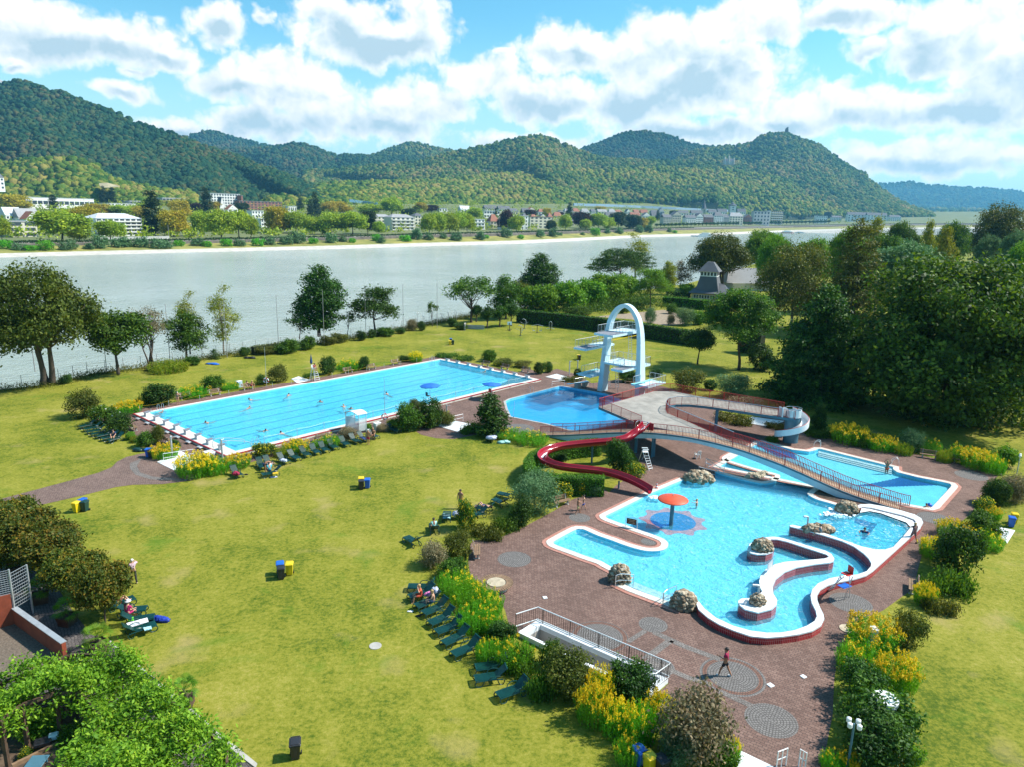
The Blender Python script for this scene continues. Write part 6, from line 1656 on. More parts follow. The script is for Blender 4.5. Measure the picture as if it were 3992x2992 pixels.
   k=chain(['pel','wai','che'],.010);ed+=[(k,k+1),(k+1,k+2)]
  elif cl=='briefs':
   k=chain(['pel'],.012);
   for b in 'LR':q=chain(['hip'+b],.012);ed.append((k,q))
  elif cl=='top':
   k=chain(['che'],.012);vs.append(J['che']*.7+J['wai']*.3);rr.append(.14*s);ed.append((k,len(vs)-1))
  elif cl=='shoes':
   for b in 'LR':
    k=chain(['ank'+b,'toe'+b],.016);ed.append((k,k+1))
   w2('shoes',vs,ed,rr,{0,2},m,t);continue
  w2({'briefs':'swim_briefs','top':'bikini_top'}.get(cl,cl),vs,ed,rr,{0},m,t)
 return t
cr=w3('crimson',(0.30,0.010,0.06));bk=w3('black',(0.014,0.015,0.018));wh=w3('white',(0.7,0.7,0.7));pk=w3('pale pink',(0.52,0.36,0.42));dn=w3('dark blue',(0.012,0.03,0.12));rd=w3('red',(0.40,0.015,0.03));bl=w3('bright blue',(0.01,0.09,0.42));ye=w3('pale yellow',(0.62,0.50,0.20));orr=w3('orange red',(0.48,0.07,0.03));gr=w3('green',(0.03,0.25,0.06));tq=w3('turquoise',(0.06,0.40,0.48));fl=mat('flowered_cloth',(0.03,0.02,0.04),0.85,0.3,16.0,col2=(0.40,0.22,0.22));rp_=w3('raspberry',(0.40,0.015,0.11))
q6(n5(1822,640),R_(65),'walk','man in crimson polo shirt, black shorts and white trainers on the cobble circle',[('shirt',cr),('shorts',bk),('shoes',wh)],'hair_dark','skin_tan',1.04,('fwd','hip'))
q6(n1(1030,243),R_(40),'walk','man in pale pink shirt and black trousers walking on the lawn, hand at ear',[('shirt',pk),('trousers',bk),('shoes',wh)],'hair_grey','skin',1.0,('down','head'))
q6(b2(962,965),R_(170),'stand','tanned grey haired man in red swim shorts beside the loungers',[('shorts',rd)],'hair_grey','skin_tan',1.02,'down')
q6(None,R_(190),'sit','person in dark swimwear sitting on the lounger by the shower shelter',[('swimsuit',bk)],'hair_blond','skin_tan',1.0,'knee',X=(*G(b2(1005,910))[:2],.36))
q6(b2(75,1205),R_(-60),'bend','bare backed person bending over a lounger',[('briefs',dn)],'hair_dark','skin_tan',.95,'reach')
q6(None,R_(30),'sit','person in a turquoise top sitting on the lounger with the yellow towel',[('shirt',tq),('shorts',dn)],'hair_dark','skin',1.0,'knee',X=(*G(b2(115,1225))[:2],.36))
q6(None,R_(190),'sit','person in dark blue shirt sitting on the last lounger of the left lawn',[('shirt',dn),('shorts',bk),('shoes',wh)],'hair_dark','skin',1.0,'knee',X=(*G(b1(985,705))[:2],.36))
q6(b1(1535,395),R_(200),'stand','white haired woman in a flesh coloured swimsuit standing at the lap pool',[('swimsuit',w3('beige',(0.45,0.25,0.19)))],'hair_grey','skin',.95,('head','hip'))
q6(None,ea+PI,'sit','left one of two bathers seated on the far bench',[('shorts',wh)],'hair_dark','skin',.98,'knee',X=(*G(b1(2128,262))[:2],.46))
q6(None,ea+PI,'sit','right one of two bathers seated on the far bench, red towel',[('shorts',rd)],'hair_blond','skin_tan',1.0,'knee',X=(*G(b1(2172,262))[:2],.46))
q6(None,ea+PI,'sit','lifeguard in red shirt on the white chair under the closed parasol',[('shirt',rd),('shorts',wh)],'hair_dark','skin_tan',1.0,'knee',X=L1(0,-.02,1.74))
q6(n2(872,300),R_(160),'stand','bare chested man in green shorts behind the slim shrub',[('shorts',gr)],'hair_dark','skin_tan',1.02,'down')
q6(None,R_(70),'lie','person lying on a lounger with raised knees on blue towel',[('briefs',dn)],'hair_dark','skin',1.0,'flat',X=(*G(n2(1075,325))[:2],.36))
q6(None,R_(20),'sit','person with pale mint towel over the shoulders seen from behind',[('shirt',M['mint'])],'hair_dark','skin_tan',1.0,'knee',X=(*G(n2(645,510))[:2],.36))
q6(None,R_(110),'sit','woman in an orange red dress sitting on a lounger',[('dress',orr)],'hair_blond','skin',.98,('head','knee'),X=(*G(n2(530,1098))[:2],.36),longhair=True)
q6(None,R_(100),'sit','person in dark clothes leaning back on the lounger below the woman in orange red',[('shorts',dn)],'hair_blond','skin',.95,'knee',X=(*G(n2(640,1150))[:2],.40),longhair=True)
q6(n3(558,345),R_(-70),'walk','boy in pale yellow shorts wrestling with another boy',[('shorts',ye)],'hair_dark','skin_tan',.82,'reach')
q6(n3(607,315),R_(100),'walk','boy in blue shorts wrestling with another boy',[('shorts',bl)],'hair_dark','skin',.82,('reach','head'))
q6(n4(1455,812),R_(20),'walk','woman in black top and flowered skirt leaning on the whirlpool wall',[('shirt',bk),('dress',fl),('shoes',bk)],'hair_blond','skin_tan',.98,('reach','down'))
q6(None,R_(-20),'sit','woman in a raspberry top and white hat sitting on a lounger by the globe tree',[('shirt',rp_),('shorts',rp_)],'hair_grey','skin',.98,'knee',X=(*G(n1(985,530))[:2],.38),hat=M['wtowel'])
q6(None,R_(-70),'lie','person lying on a lounger in the shade under the globe tree',[('briefs',rd)],'hair_dark','skin',1.0,'flat',X=(*G(n1(910,445))[:2],.38))
q6(b4(1222,1020),R_(170),'stand','woman in a patterned bikini standing in the teaching pool with raised arms',[('briefs',orr),('top',orr)],'hair_blond','skin_tan',1.0,'up',z=-.6)
q6(n4(1040,715),R_(150),'swim','swimmer in a dark blue shirt in the whirlpool',[('shirt',dn)],'hair_dark','skin',1.0,'swim',z=.40,water=True)
q6(n4(752,690),R_(-60),'swim','boy bathing behind the whirlpool rocks',[],'hair_dark','skin',.8,'swim',z=.0,water=True)
q6(None,R_(60),'sit','grey shirted bather hunched on the rocks behind the red wall',[('shirt',w3('grey',(0.2,0.21,0.23)))],'hair_dark','skin',.85,'knee',X=(*G(n4(660,735),.6)[:2],.62))
q6(n3(1585,240),R_(60),'swim','small boy wading in the play pool behind the mushroom',[],'hair_blond','skin',.85,'swim',z=.25,water=True)
q6(b4(1572,1275),R_(180),'swim','bather with a blue ball at the corner of the teaching pool',[],'hair_dark','skin',.9,'swim',z=.12,water=True)
X=G(b4(1598,1275),.05);tag(MB().blob((X[0],X[1],.12),(.24,.24,.24),RNG,0,3).Q1('ball',M['blue'],origin=T_(X),smooth=True),'blue ball at the corner of the teaching pool','ball')
for i,(p,lab,hr)in enumerate([(b1(1400,460),'grey haired bather at the left wall of the lap pool','hair_grey'),(b1(2150,355),'swimmer near the far wall left in the lap pool','hair_dark'),(b1(2150,425),'swimmer with pale shoulders in the left part of the lap pool','hair_blond'),(b1(1775,555),'swimmer alone in the left lanes of the lap pool','hair_dark'),(b2(278,535),'swimmer below the left lifebuoy in the lap pool','hair_dark'),(b2(550,595),'swimmer in the middle of the lap pool','hair_dark'),(b2(750,632),'left one of two swimmers close together in the lap pool','hair_blond'),(b2(815,655),'right one of two swimmers close together in the lap pool','hair_dark'),(b2(1120,525),'swimmer behind the tall thin pole in the lap pool','hair_dark'),(b2(78,845),'swimmer near the near wall at the left in the lap pool','hair_dark'),(b2(212,865),'low swimmer close to the near wall in the lap pool','hair_dark'),(b2(1970,328),'swimmer at the far end blocks of the lap pool','hair_grey')]):
 q6(p,R_(-60+180*(i%2)+13*i),'float',lab,[],hr,'skin',1.0,'swim',z=.20)
bake_people()
LM={}
LM['dark']=q4('dark_leaves',[(0.007,0.026,0.005),(0.020,0.062,0.008),(0.052,0.125,0.013),(0.14,0.235,0.025)],.28)
LM['mid']=q4('green_leaves',[(0.010,0.034,0.004),(0.032,0.090,0.008),(0.085,0.175,0.014),(0.23,0.34,0.03)],.32)
LM['bright']=q4('bright_leaves',[(0.036,0.114,0.008),(0.078,0.198,0.012),(0.144,0.282,0.018),(0.264,0.384,0.030)],.36)
LM['olive']=q4('olive_leaves',[(0.020,0.038,0.005),(0.050,0.076,0.008),(0.098,0.124,0.013),(0.163,0.162,0.022)],.28)
LM['grey']=q4('grey_green_leaves',[(0.035,0.086,0.031),(0.078,0.166,0.064),(0.140,0.251,0.105),(0.228,0.356,0.165)],.28,(1.2,1.2,.8))
LM['yellow']=q4('yellow_green_leaves',[(0.07,0.11,0.008),(0.145,0.19,0.012),(0.25,0.27,0.018),(0.36,0.31,0.03)],.36)
LM['dry']=q4('dry_leaves',[(0.075,0.081,0.047),(0.169,0.156,0.081),(0.275,0.213,0.115),(0.400,0.294,0.176)],.25,(1.2,1.1,.7))
LM['brown']=q4('brownish_green_leaves',[(0.022,0.034,0.006),(0.060,0.085,0.010),(0.125,0.140,0.020),(0.23,0.19,0.04)],.28)
LM['copper']=q4('copper_leaves',[(0.018,0.012,0.010),(0.045,0.020,0.016),(0.085,0.035,0.024)],.25,(1.3,.8,.6))
LM['weeds']=q4('weed_leaves',[(0.037,0.159,0.007),(0.078,0.280,0.011),(0.133,0.401,0.016),(0.185,0.454,0.027)],.36)
LM['globe']=q4('rusty_green_leaves',[(0.018,0.037,0.006),(0.041,0.073,0.008),(0.083,0.110,0.010),(0.184,0.131,0.012),(0.299,0.163,0.015)],.25,nscale=1.3)
LM['vine']=q4('vine_leaves',[(0.039,0.139,0.008),(0.105,0.260,0.014),(0.211,0.406,0.022),(0.421,0.569,0.043)],.34,nscale=1.2)
LM['hedge']=q4('hedge_leaves',[(0.011,0.042,0.006),(0.026,0.083,0.008),(0.055,0.143,0.012),(0.122,0.214,0.020)],.28)
LM['clipped']=q4('clipped_hedge_leaves',[(0.022,0.090,0.007),(0.049,0.173,0.010),(0.091,0.262,0.012),(0.140,0.330,0.017)],.25)
LM['farA']=q4('far_leaves_green',[(0.083,0.147,0.015),(0.177,0.283,0.021),(0.341,0.455,0.029),(0.573,0.626,0.042)],.3,nscale=.12)
LM['farB']=q4('far_leaves_yellow',[(0.152,0.161,0.012),(0.288,0.265,0.016),(0.439,0.348,0.024),(0.546,0.390,0.050)],.3,nscale=.12)
LM['farC']=q4('far_leaves_dark',[(0.013,0.031,0.012),(0.029,0.058,0.017),(0.065,0.101,0.024)],.2,nscale=.12)
M['petal']=q4('yellow_petals',[(0.62,0.42,0.01),(0.75,0.56,0.012),(0.82,0.66,0.03)],.3,(1.2,1.1,.5))
M['whitepetal']=q4('white_petals',[(0.6,0.6,0.6),(0.75,0.75,0.72)],.2,(1,1,1))
M['bark']=mat('bark',(0.075,0.055,0.040),0.9,0.3,6.0,bump=.7,bscale=14);M['palebark']=mat('pale_bark',(0.22,0.19,0.15),0.85,0.25,6.0)
M['core']=mat('twig_mass',(0.018,0.026,0.008),0.95,0.3,3.0)
def q2(C,N,size,r9,asp=.55,droop=0.0,spread=.75):
 n=len(C)
 nn=N*.6+r9.normal(size=(n,3))*spread+np.array([0,0,.25])
 nn/=np.linalg.norm(nn,axis=1)[:,None]+1e-9
 a=r9.normal(size=(n,3));a[:,2]-=droop
 tt=a-nn*(a*nn).sum(1)[:,None];tt/=np.linalg.norm(tt,axis=1)[:,None]+1e-9
 bb=np.cross(nn,tt)
 s=(size*r9.uniform(.65,1.3,n))[:,None]
 V=np.stack([C-tt*s*.5,C+bb*s*asp*.5,C+tt*s*.5,C-bb*s*asp*.5],1).reshape(-1,3)
 Fq=np.arange(4*n).reshape(n,4)
 return V,Fq
def crown_cloud(r9,lobes,nclump,nleaf,clump,flat=.7,inner=.5,bottom=-.55):
 L=np.array(lobes);ar=L[:,3]*L[:,5];pr=ar/ar.sum()
 k=r9.choice(len(L),nclump,p=pr)
 d=r9.normal(size=(nclump,3));d/=np.linalg.norm(d,axis=1)[:,None]
 lowm=d[:,2]<bottom;d[lowm,2]*=-1
 r=r9.uniform(inner,1.0,nclump)**.6
 C=L[k,:3]+d*L[k,3:6]*r[:,None]
 P=np.repeat(C,nleaf,0)+r9.normal(size=(nclump*nleaf,3))*np.array([clump,clump,clump*flat])*.5
 N=np.repeat(d,nleaf,0)
 return P,N,C
def trunk_mb(H,r,r9,limbs,lean=0.0,fork=.35,n=7):
 mb=MB()
 top=np.array([lean*H*.5+r9.normal()*.02*H,r9.normal()*.02*H,H*.72])
 pts=[np.array([0,0,-.1]),np.array([lean*H*.1,0,H*.12]),top*.5+r9.normal(size=3)*[.02*H,.02*H,0],top]
 mb.Q2(Q5(pts,3),list(np.linspace(r*1.25,r*.25,10)),n)
 for C in limbs:
  u=r9.uniform(fork,.8);b=top*u;b[2]=max(b[2],H*fork*.8)
  m=b*.5+C*.5+np.array([0,0,-.04*H])
  mb.Q2(Q5([b,m,C],2),list(np.linspace(r*.42,r*.07,5)),5)
 return mb
class TreeKind:
 def __init__(s,name,H,W,Q1):
  s.name,s.H,s.W=name,H,W
  s.proto=Proto(Q1)
def tree_builder(name,cat,H,W,lobes_f,lm,nclump,nleaf,leaf,clump,tr=.03,bark='bark',nlimb=10,inner=.5,lean=0.0,seed=1,asp=.55,droop=0.0,flat=.7,stems=1,bottom=None,fork=.35,flowers=None):
 if bottom is None:bottom=-.55 if cat=='tree' else-1.1
 def f():
  r9=np.random.default_rng(seed)
  r=Q6(name,'x',cat)
  lobes=lobes_f(r9)
  P,N,C=crown_cloud(r9,lobes,nclump,nleaf,clump,flat,inner,bottom)
  P[:,2]=np.maximum(P[:,2],.03)
  V,Fq=q2(P,N,leaf,r9,asp,droop)
  q3('crown' if cat=='tree' else 'foliage',V,Fq,LM[lm],r)
  if tr>0:
   mb=MB()
   for s_ in range(stems):
    off=(0,0)if s_==0 else(r9.uniform(-.1,.1)*W,r9.uniform(-.1,.1)*W)
    t_=trunk_mb(H,H*tr,r9,C[r9.choice(len(C),min(nlimb,len(C)),replace=False)]if nlimb else[],lean*(1 if s_%2==0 else-1.2),fork)
    mb.add([(v[0]+off[0],v[1]+off[1],v[2])for v in t_.v],t_.f)
   mb.Q1('trunk' if cat=='tree' else 'stem',M[bark],r,smooth=True)
  if flowers:
   fm,nf,fs=flowers
   i=r9.choice(len(P),nf);up=P[i]+N[i]*.06*H;
   V,Fq=q2(up,N[i],fs,r9,.9);q3('flowers',V,Fq,M[fm],r)
  return r
 return TreeKind(name,H,W,f)
def dome(H,W,z0,n=9,rough=.3):
 def f(r9):
  out=[(0,0,(H+z0)/2,W*.36,W*.36,(H-z0)*.42)]
  for i in range(n):
   a=2.4*i+r9.uniform(-.4,.4);u=r9.uniform(.15,.9);rr=W*.33*math.sqrt(max(0.05,1-(2*u-1)**2))
   s_=W*r9.uniform(.15,.24)
   out.append((rr*math.cos(a),rr*math.sin(a),z0+s_*.6+(H-z0-s_*1.5)*u,s_,s_,s_*.8))
  return out
 return f
def spire(H,W,z0,n=12,power=1.0,base=.5):
 def f(r9):
  out=[]
  for i in range(n):
   u=i/(n-1);w=W*.5*(1-u)**power+W*.03
   k=1 if u>.7 else 3
   for j in range(k):
    a=2.1*j+i;o=w*.45 if k>1 else 0
    out.append((o*math.cos(a),o*math.sin(a),z0+(H-z0)*(u*.97),w*(.62 if k>1 else 1),w*(.62 if k>1 else 1),(H-z0)/n*.75))
  return out
 return f
def column(H,W,z0,n=8):
 def f(r9):
  return[(r9.uniform(-.12,.12)*W,r9.uniform(-.12,.12)*W,z0+(H-z0)*(i+.6)/n*.93,W*.40*math.sin(PI*min(.92,.22+.72*(i+.5)/n)),W*.40*math.sin(PI*min(.92,.22+.72*(i+.5)/n)),(H-z0)/n*1.0)for i in range(n)]
 return f
def bushdome(H,W,n=6):
 def f(r9):
  out=[(0,0,H*.42,W*.40,W*.40,H*.48)]
  for i in range(n):
   a=2.4*i;rr=W*r9.uniform(.18,.33);s_=W*r9.uniform(.16,.25)
   out.append((rr*math.cos(a),rr*math.sin(a),H*r9.uniform(.3,.68),s_,s_,H*.28))
  return out
 return f
TK={}
def tk(key,*a,**k):TK[key]=tree_builder(*a,**k)
tk('broad','broadleaf_tree','tree',18,16,dome(18,16,3.5,14),'mid',420,70,.46,1.5,.022,seed=2)
tk('broad_dark','broadleaf_tree','tree',18,16,dome(18,16,2.8,14),'olive',430,70,.46,1.5,.024,stems=3,lean=.25,seed=3)
tk('plane','broadleaf_tree','tree',23,23,dome(23,23,-5,24),'mid',900,85,.55,1.8,.022,seed=4,bottom=-1.1)
tk('roundtree','broadleaf_tree','tree',8,7,dome(8,7,2.3,9),'mid',190,55,.34,.85,.022,seed=5)
tk('maple','maple_tree','tree',10,9,dome(10,9,1.8,12),'dark',150,45,.36,.85,.018,seed=6,inner=.35)
tk('open','walnut_tree','tree',9,9,dome(9,9,3.2,12),'mid',120,36,.34,.8,.022,seed=7,inner=.6,nlimb=22)
tk('poplar','poplar_tree','tree',14,9,column(14,9,1.5,9),'dark',300,55,.38,1.0,.018,seed=8)
tk('birch','birch_tree','tree',12,5.5,column(12,5.5,2.0,8),'yellow',130,34,.26,.8,.012,'palebark',seed=9,droop=.6)
tk('pale','willow_tree','tree',9,7,dome(9,7,3.5,8),'dry',90,30,.26,.8,.016,seed=10,lean=.35,stems=4,nlimb=10)
tk('slimgreen','broadleaf_tree','tree',9,6.5,column(9,6.5,1.8,7),'mid',170,45,.32,.8,.018,seed=11)
tk('spread','spreading_tree','tree',15,20,dome(15,20,3.0,16),'dark',330,60,.42,1.3,.018,seed=12,flat=.35,nlimb=16)
tk('locust','locust_tree','tree',13,11,dome(13,11,3.5,10),'bright',260,55,.36,1.1,.014,seed=13)
tk('yellowtree','yellowing_tree','tree',10,6,column(10,6,1.5,7),'yellow',190,50,.34,.9,.016,seed=14)
tk('autumn','thin_tree','tree',8,6,column(8,6,1.5,6),'dry',80,34,.32,.8,.014,seed=15,nlimb=14)
tk('brightbroad','broadleaf_tree','tree',18,15,dome(18,15,3,13),'bright',400,65,.50,1.4,.022,seed=16)
tk('weeping','weeping_tree','tree',19,15,dome(19,15,-1,14),'brown',420,60,.42,1.5,.016,'palebark',seed=17,droop=1.6,flat=1.3,nlimb=18)
tk('tallconifer','conifer_tree','tree',23,12,spire(23,12,-.5,13,.6),'brown',420,60,.46,1.3,.02,seed=18,droop=.8,flat=.5)
tk('cedar','cedar_tree','tree',20,15,dome(20,15,-1,14),'grey',420,65,.44,1.3,.02,seed=19,flat=.35)
tk('cone','hornbeam_tree','tree',15,13,spire(15,13,.3,12,.62),'dark',620,70,.40,1.1,.02,seed=20,bottom=-.3,flat=.5)
tk('smalltree','broadleaf_tree','tree',6.5,6,dome(6.5,6,1.8,9),'dark',170,50,.28,.7,.024,seed=21)
tk('tallopen','broadleaf_tree','tree',17,13,dome(17,13,4.5,12),'mid',360,60,.42,1.2,.016,seed=22)
tk('sapling','young_tree','tree',4.5,2.4,dome(4.5,2.4,1.8,5),'mid',26,24,.26,.4,.012,seed=23)
tk('pollard','clipped_tree','tree',4.2,3.0,dome(4.2,3.0,1.5,6),'dark',130,40,.22,.45,.04,seed=24)
tk('globe','globe_maple_tree','tree',3.4,3.8,lambda r9:[(0,0,2.15,1.6,1.6,1.15)]+[(1.1*math.cos(a),1.1*math.sin(a),2.1+.25*(a%2),.8,.8,.85)for a in np.arange(0,6.2,.9)],'globe',380,50,.19,.42,.022,seed=25,inner=.75,fork=.5,bottom=-.8)
tk('far_round','plane_tree','tree',24,22,dome(24,22,1.5,14),'farA',300,30,1.5,3.0,.02,seed=26,nlimb=5)
tk('far_round2','plane_tree','tree',22,24,dome(22,24,1.5,16),'farA',300,30,1.5,3.0,.02,seed=27,nlimb=5)
tk('far_yellow','lime_tree','tree',20,20,dome(20,20,.5,14),'farB',280,30,1.5,3.0,.02,seed=28,nlimb=4)
tk('far_dark','beech_tree','tree',22,20,dome(22,20,.5,14),'farC',280,30,1.5,3.0,.02,seed=29,nlimb=4)
tk('far_copper','copper_beech_tree','tree',22,20,dome(22,20,.5,14),'copper',280,30,1.5,3.0,.02,seed=30,nlimb=4)
tk('far_conifer','spruce_tree','tree',28,11,spire(28,11,2,12,.8),'farC',170,22,1.2,1.8,.02,seed=31,nlimb=0,droop=.8)
tk('far_cypress','cypress_tree','tree',26,9,column(26,9,.5,9),'farC',170,24,1.1,1.6,.018,seed=32,nlimb=0)
tk('bush','shrub','shrub',2.4,2.8,bushdome(2.4,2.8),'mid',150,36,.17,.36,.02,seed=41,nlimb=8)
tk('bush_dark','shrub','shrub',2.4,2.8,bushdome(2.4,2.8),'dark',160,36,.16,.34,.02,seed=42,nlimb=6)
tk('bush_olive','shrub','shrub',2.6,3.0,bushdome(2.6,3.0,8),'brown',140,34,.16,.40,.02,seed=43,nlimb=10,inner=.4)
tk('bush_bright','shrub','shrub',2.4,2.8,bushdome(2.4,2.8),'bright',120,32,.24,.42,.02,seed=44,nlimb=6)
tk('bush_grey','willow_shrub','shrub',3.2,3.2,bushdome(3.2,3.2,8),'grey',220,44,.17,.46,.015,seed=45,nlimb=8,asp=.3)
tk('bush_dry','dry_shrub','shrub',2.8,2.9,bushdome(2.8,2.9,8),'dry',190,34,.15,.5,.015,seed=46,nlimb=14,inner=.35)
tk('bush_red','reddish_shrub','shrub',2.8,2.6,bushdome(2.8,2.6,8),'brown',210,40,.14,.42,.015,seed=47,nlimb=8)
tk('bush_flower','flowering_shrub','shrub',2.0,2.8,bushdome(2.0,2.8),'mid',130,34,.15,.36,.015,seed=48,nlimb=5,flowers=('petal',420,.15))
tk('bush_white','flowering_shrub','shrub',2.2,2.6,bushdome(2.2,2.6),'mid',140,34,.16,.36,.02,seed=49,nlimb=5,flowers=('whitepetal',60,.14))
tk('ball','ball_shrub','shrub',1.5,1.6,lambda r9:[(0,0,.8,.74,.74,.7)],'dark',130,34,.12,.2,.02,seed=50,inner=.8,nlimb=3)
tk('colshrub','columnar_shrub','shrub',3.4,2.0,column(3.4,2.0,0.0,6),'dark',170,36,.16,.32,.02,seed=51,nlimb=4)
tk('cover','ground_cover_plant','shrub',.7,3.2,lambda r9:[(r9.uniform(-1.1,1.1),r9.uniform(-1.1,1.1),.25,.75,.75,.3)for _ in range(9)],'mid',130,26,.15,.35,0,seed=52)
tk('cover_dry','ground_cover_plant','shrub',.8,3.2,lambda r9:[(r9.uniform(-1.1,1.1),r9.uniform(-1.1,1.1),.28,.75,.75,.35)for _ in range(9)],'brown',130,26,.15,.35,0,seed=53)
tk('smallconifer','young_conifer','shrub',3,1.8,spire(3,1.8,0,7,.9),'dark',90,26,.14,.25,.02,seed=54,nlimb=0)
tk('bigleaf','laurel_shrub','shrub',5,6,bushdome(5,6,9),'bright',190,32,.42,.75,.02,seed=55,nlimb=6)
def herb_builder(name,lm,petal,H,W,nst,seed,plume=1.0,leafl=.16):
 def f():
  r9=np.random.default_rng(seed);r=Q6(name,'x','flowers' if petal else 'plant')
  a=r9.uniform(0,2*PI,nst);q=np.sqrt(r9.uniform(0,1,nst))*W/2
  B=np.stack([q*np.cos(a),q*np.sin(a),np.zeros(nst)],1)
  h=H*r9.uniform(.62,1.0,nst)*(1-.35*(q/(W/2))**2)
  ln=r9.normal(size=(nst,2))*.10+np.stack([np.cos(a),np.sin(a)],1)*(q/W)[:,None]*.5
  T=B+np.stack([ln[:,0]*h,ln[:,1]*h,h],1)
  k=18
  u=r9.uniform(.08,1.0,(nst,k))
  P=(B[:,None]+(T-B)[:,None]*u[...,None]).reshape(-1,3)+r9.normal(size=(nst*k,3))*.045
  N=r9.normal(size=(nst*k,3));N[:,2]=abs(N[:,2])*.5
  V,Fq=q2(P,N,leafl,r9,.26)
  q3('foliage',V,Fq,LM[lm],r)
  s=.012;w=np.tile(np.array([[s,0,0]]),(nst,1))
  V=np.stack([B-w,B+w,T+w*.4,T-w*.4],1).reshape(-1,3)
  q3('stems',V,np.arange(4*nst).reshape(nst,4),LM['weeds'],r)
  if petal:
   m=24;sel=r9.random(nst)<plume;TT=T[sel]
   uu=r9.uniform(0,1,(len(TT),m));
   P=TT[:,None]+np.stack([r9.normal(size=uu.shape)*.10*(1.1-uu),r9.normal(size=uu.shape)*.10*(1.1-uu),-.05+.22*uu],-1)
   P=P.reshape(-1,3);V,Fq=q2(P,np.tile([0,0,1.0],(len(P),1)),.095,r9,.6);q3('flowers',V,Fq,M['petal'],r)
  return r
 return TreeKind(name,H,W,f)
TK['goldenrod']=herb_builder('goldenrod','weeds',True,1.6,2.6,230,61,.6)
TK['goldenrod_green']=herb_builder('goldenrod','weeds',True,1.7,2.6,250,62,.14)
TK['tallweeds']=herb_builder('tall_weeds','weeds',True,1.5,2.6,300,63,.03,.14)
TK['greenweeds']=herb_builder('tall_weeds','yellow',False,1.3,2.6,260,64)
_used={}
def q9(kind,foot,top,wpx,lab9,group=None,z=0.0,X=None):
 k=TK[kind]
 if X is None:X=G(foot,z)
 d=ray(*top);t_=math.hypot(X[0],X[1])/math.hypot(d[0],d[1]);H=max(.25,CH+t_*d[2]-X[2])
 W=wpx*MPP((X[0],X[1],X[2]+H/2))
 cat={'tree':'tree'}.get(None,None)
 o=k.proto.place(T_(X),random.uniform(0,6.28),lab9,None,group,(W/k.W,W/k.W,H/k.H))
 return o
def S(kind,k,x,y,w,h,lab9,group=None):
 sc_=1.0/(k(1,0)[0]-k(0,0)[0])
 return q9(kind,k(x,y),k(x,y-h),w/sc_,lab9,group)
gT='trees along the river bank and lawn'
for kind,k,x,y,w,h,lab in[('broad_dark',b1,370,225,950,1130,'huge dark olive tree with several trunks at the left edge'),('roundtree',b1,1020,130,560,570,'round green tree on the river bank beside the huge dark tree'),('pale',a1,1300,1600,360,530,'pale sparse willow with leaning trunks between green trees'),('slimgreen',a1,1610,1530,400,400,'green tree behind a bare pole right of the leaning willow'),('birch',a1,1930,1500,290,590,'tall thin yellowing birch on the river bank'),('birch',a1,1640,1500,240,540,'pale birch top rising behind the green tree'),('poplar',a2,540,1345,520,600,'tall dark poplar standing alone before the river'),('sapling',a2,372,1370,210,210,'small light maple left of the dark poplar'),('sapling',a2,785,1340,160,210,'small light maple right of the dark poplar'),('maple',a2,1020,1330,470,440,'dark maple with jagged top right of the poplar'),('sapling',a2,1515,1265,105,225,'tiny sapling beside curved fence posts'),('open',a2,1850,1230,480,410,'open crowned walnut tree at the river before the clipped trees'),('slimgreen',a2,2150,1200,330,380,'leafy green tree just right of the walnut tree'),('pollard',a2,1895,1225,110,150,'clipped small tree leftmost by the white stair wall'),('pollard',a2,1988,1280,130,190,'clipped grey green tree second from the stair wall'),('pollard',a2,2095,1270,125,185,'clipped tree third from the stair wall'),('pollard',a2,2195,1260,130,200,'clipped tree nearest to the long hedge'),('poplar',a3,210,1050,420,410,'feathery green poplar rising above the bright laurels'),('spread',a3,930,910,600,340,'wide layered dark tree on the far gardens'),('birch',a3,1050,880,300,420,'pale nearly bare willow sticking up behind the wide dark tree'),('locust',a3,1180,1115,330,365,'bright feathery locust tree behind the diving arch'),('yellowtree',a3,1320,990,180,280,'yellow tree beside the locust'),('autumn',a3,1440,940,200,235,'thin half bare autumn tree left of the slate roofed house'),('broad_dark',a3,1760,960,520,540,'massive rounded dark chestnut tree behind the slate roofed house'),('brightbroad',a3,2100,900,360,510,'bright green lime tree right of the massive chestnut'),('smalltree',a3,1590,1590,290,330,'small dark tree on the lawn right of the diving tower'),('tallopen',a3,1945,1640,620,750,'tall tree with dark trunk and hanging leaves on the lawn'),('weeping',a4,200,1290,640,800,'brownish weeping tree with pale branches behind the dark cone'),('tallconifer',a4,690,1350,600,1010,'tall brown green conifer behind the dark cone shaped tree'),('brightbroad',a4,640,1150,330,810,'bright yellow green treetop behind the tall conifer'),('cedar',a4,1110,1320,620,900,'blue green cedar between conifer and big plane tree'),('cone',b4,620,350,900,985,'dense dark cone shaped hornbeam right of the spiral slide'),('plane',b4,1720,530,1680,1610,'enormous dark green plane tree dominating the right side'),('brightbroad',b4,2420,470,620,1330,'sunlit bright tree at the right edge behind the plane tree'),('bush_dark',a3,2130,1640,250,230,'dark round holly bush at the foot of the cone shaped tree')]:
 S(kind,k,x,y,w,h,lab,gT if kind not in('bush_dark',)else None)
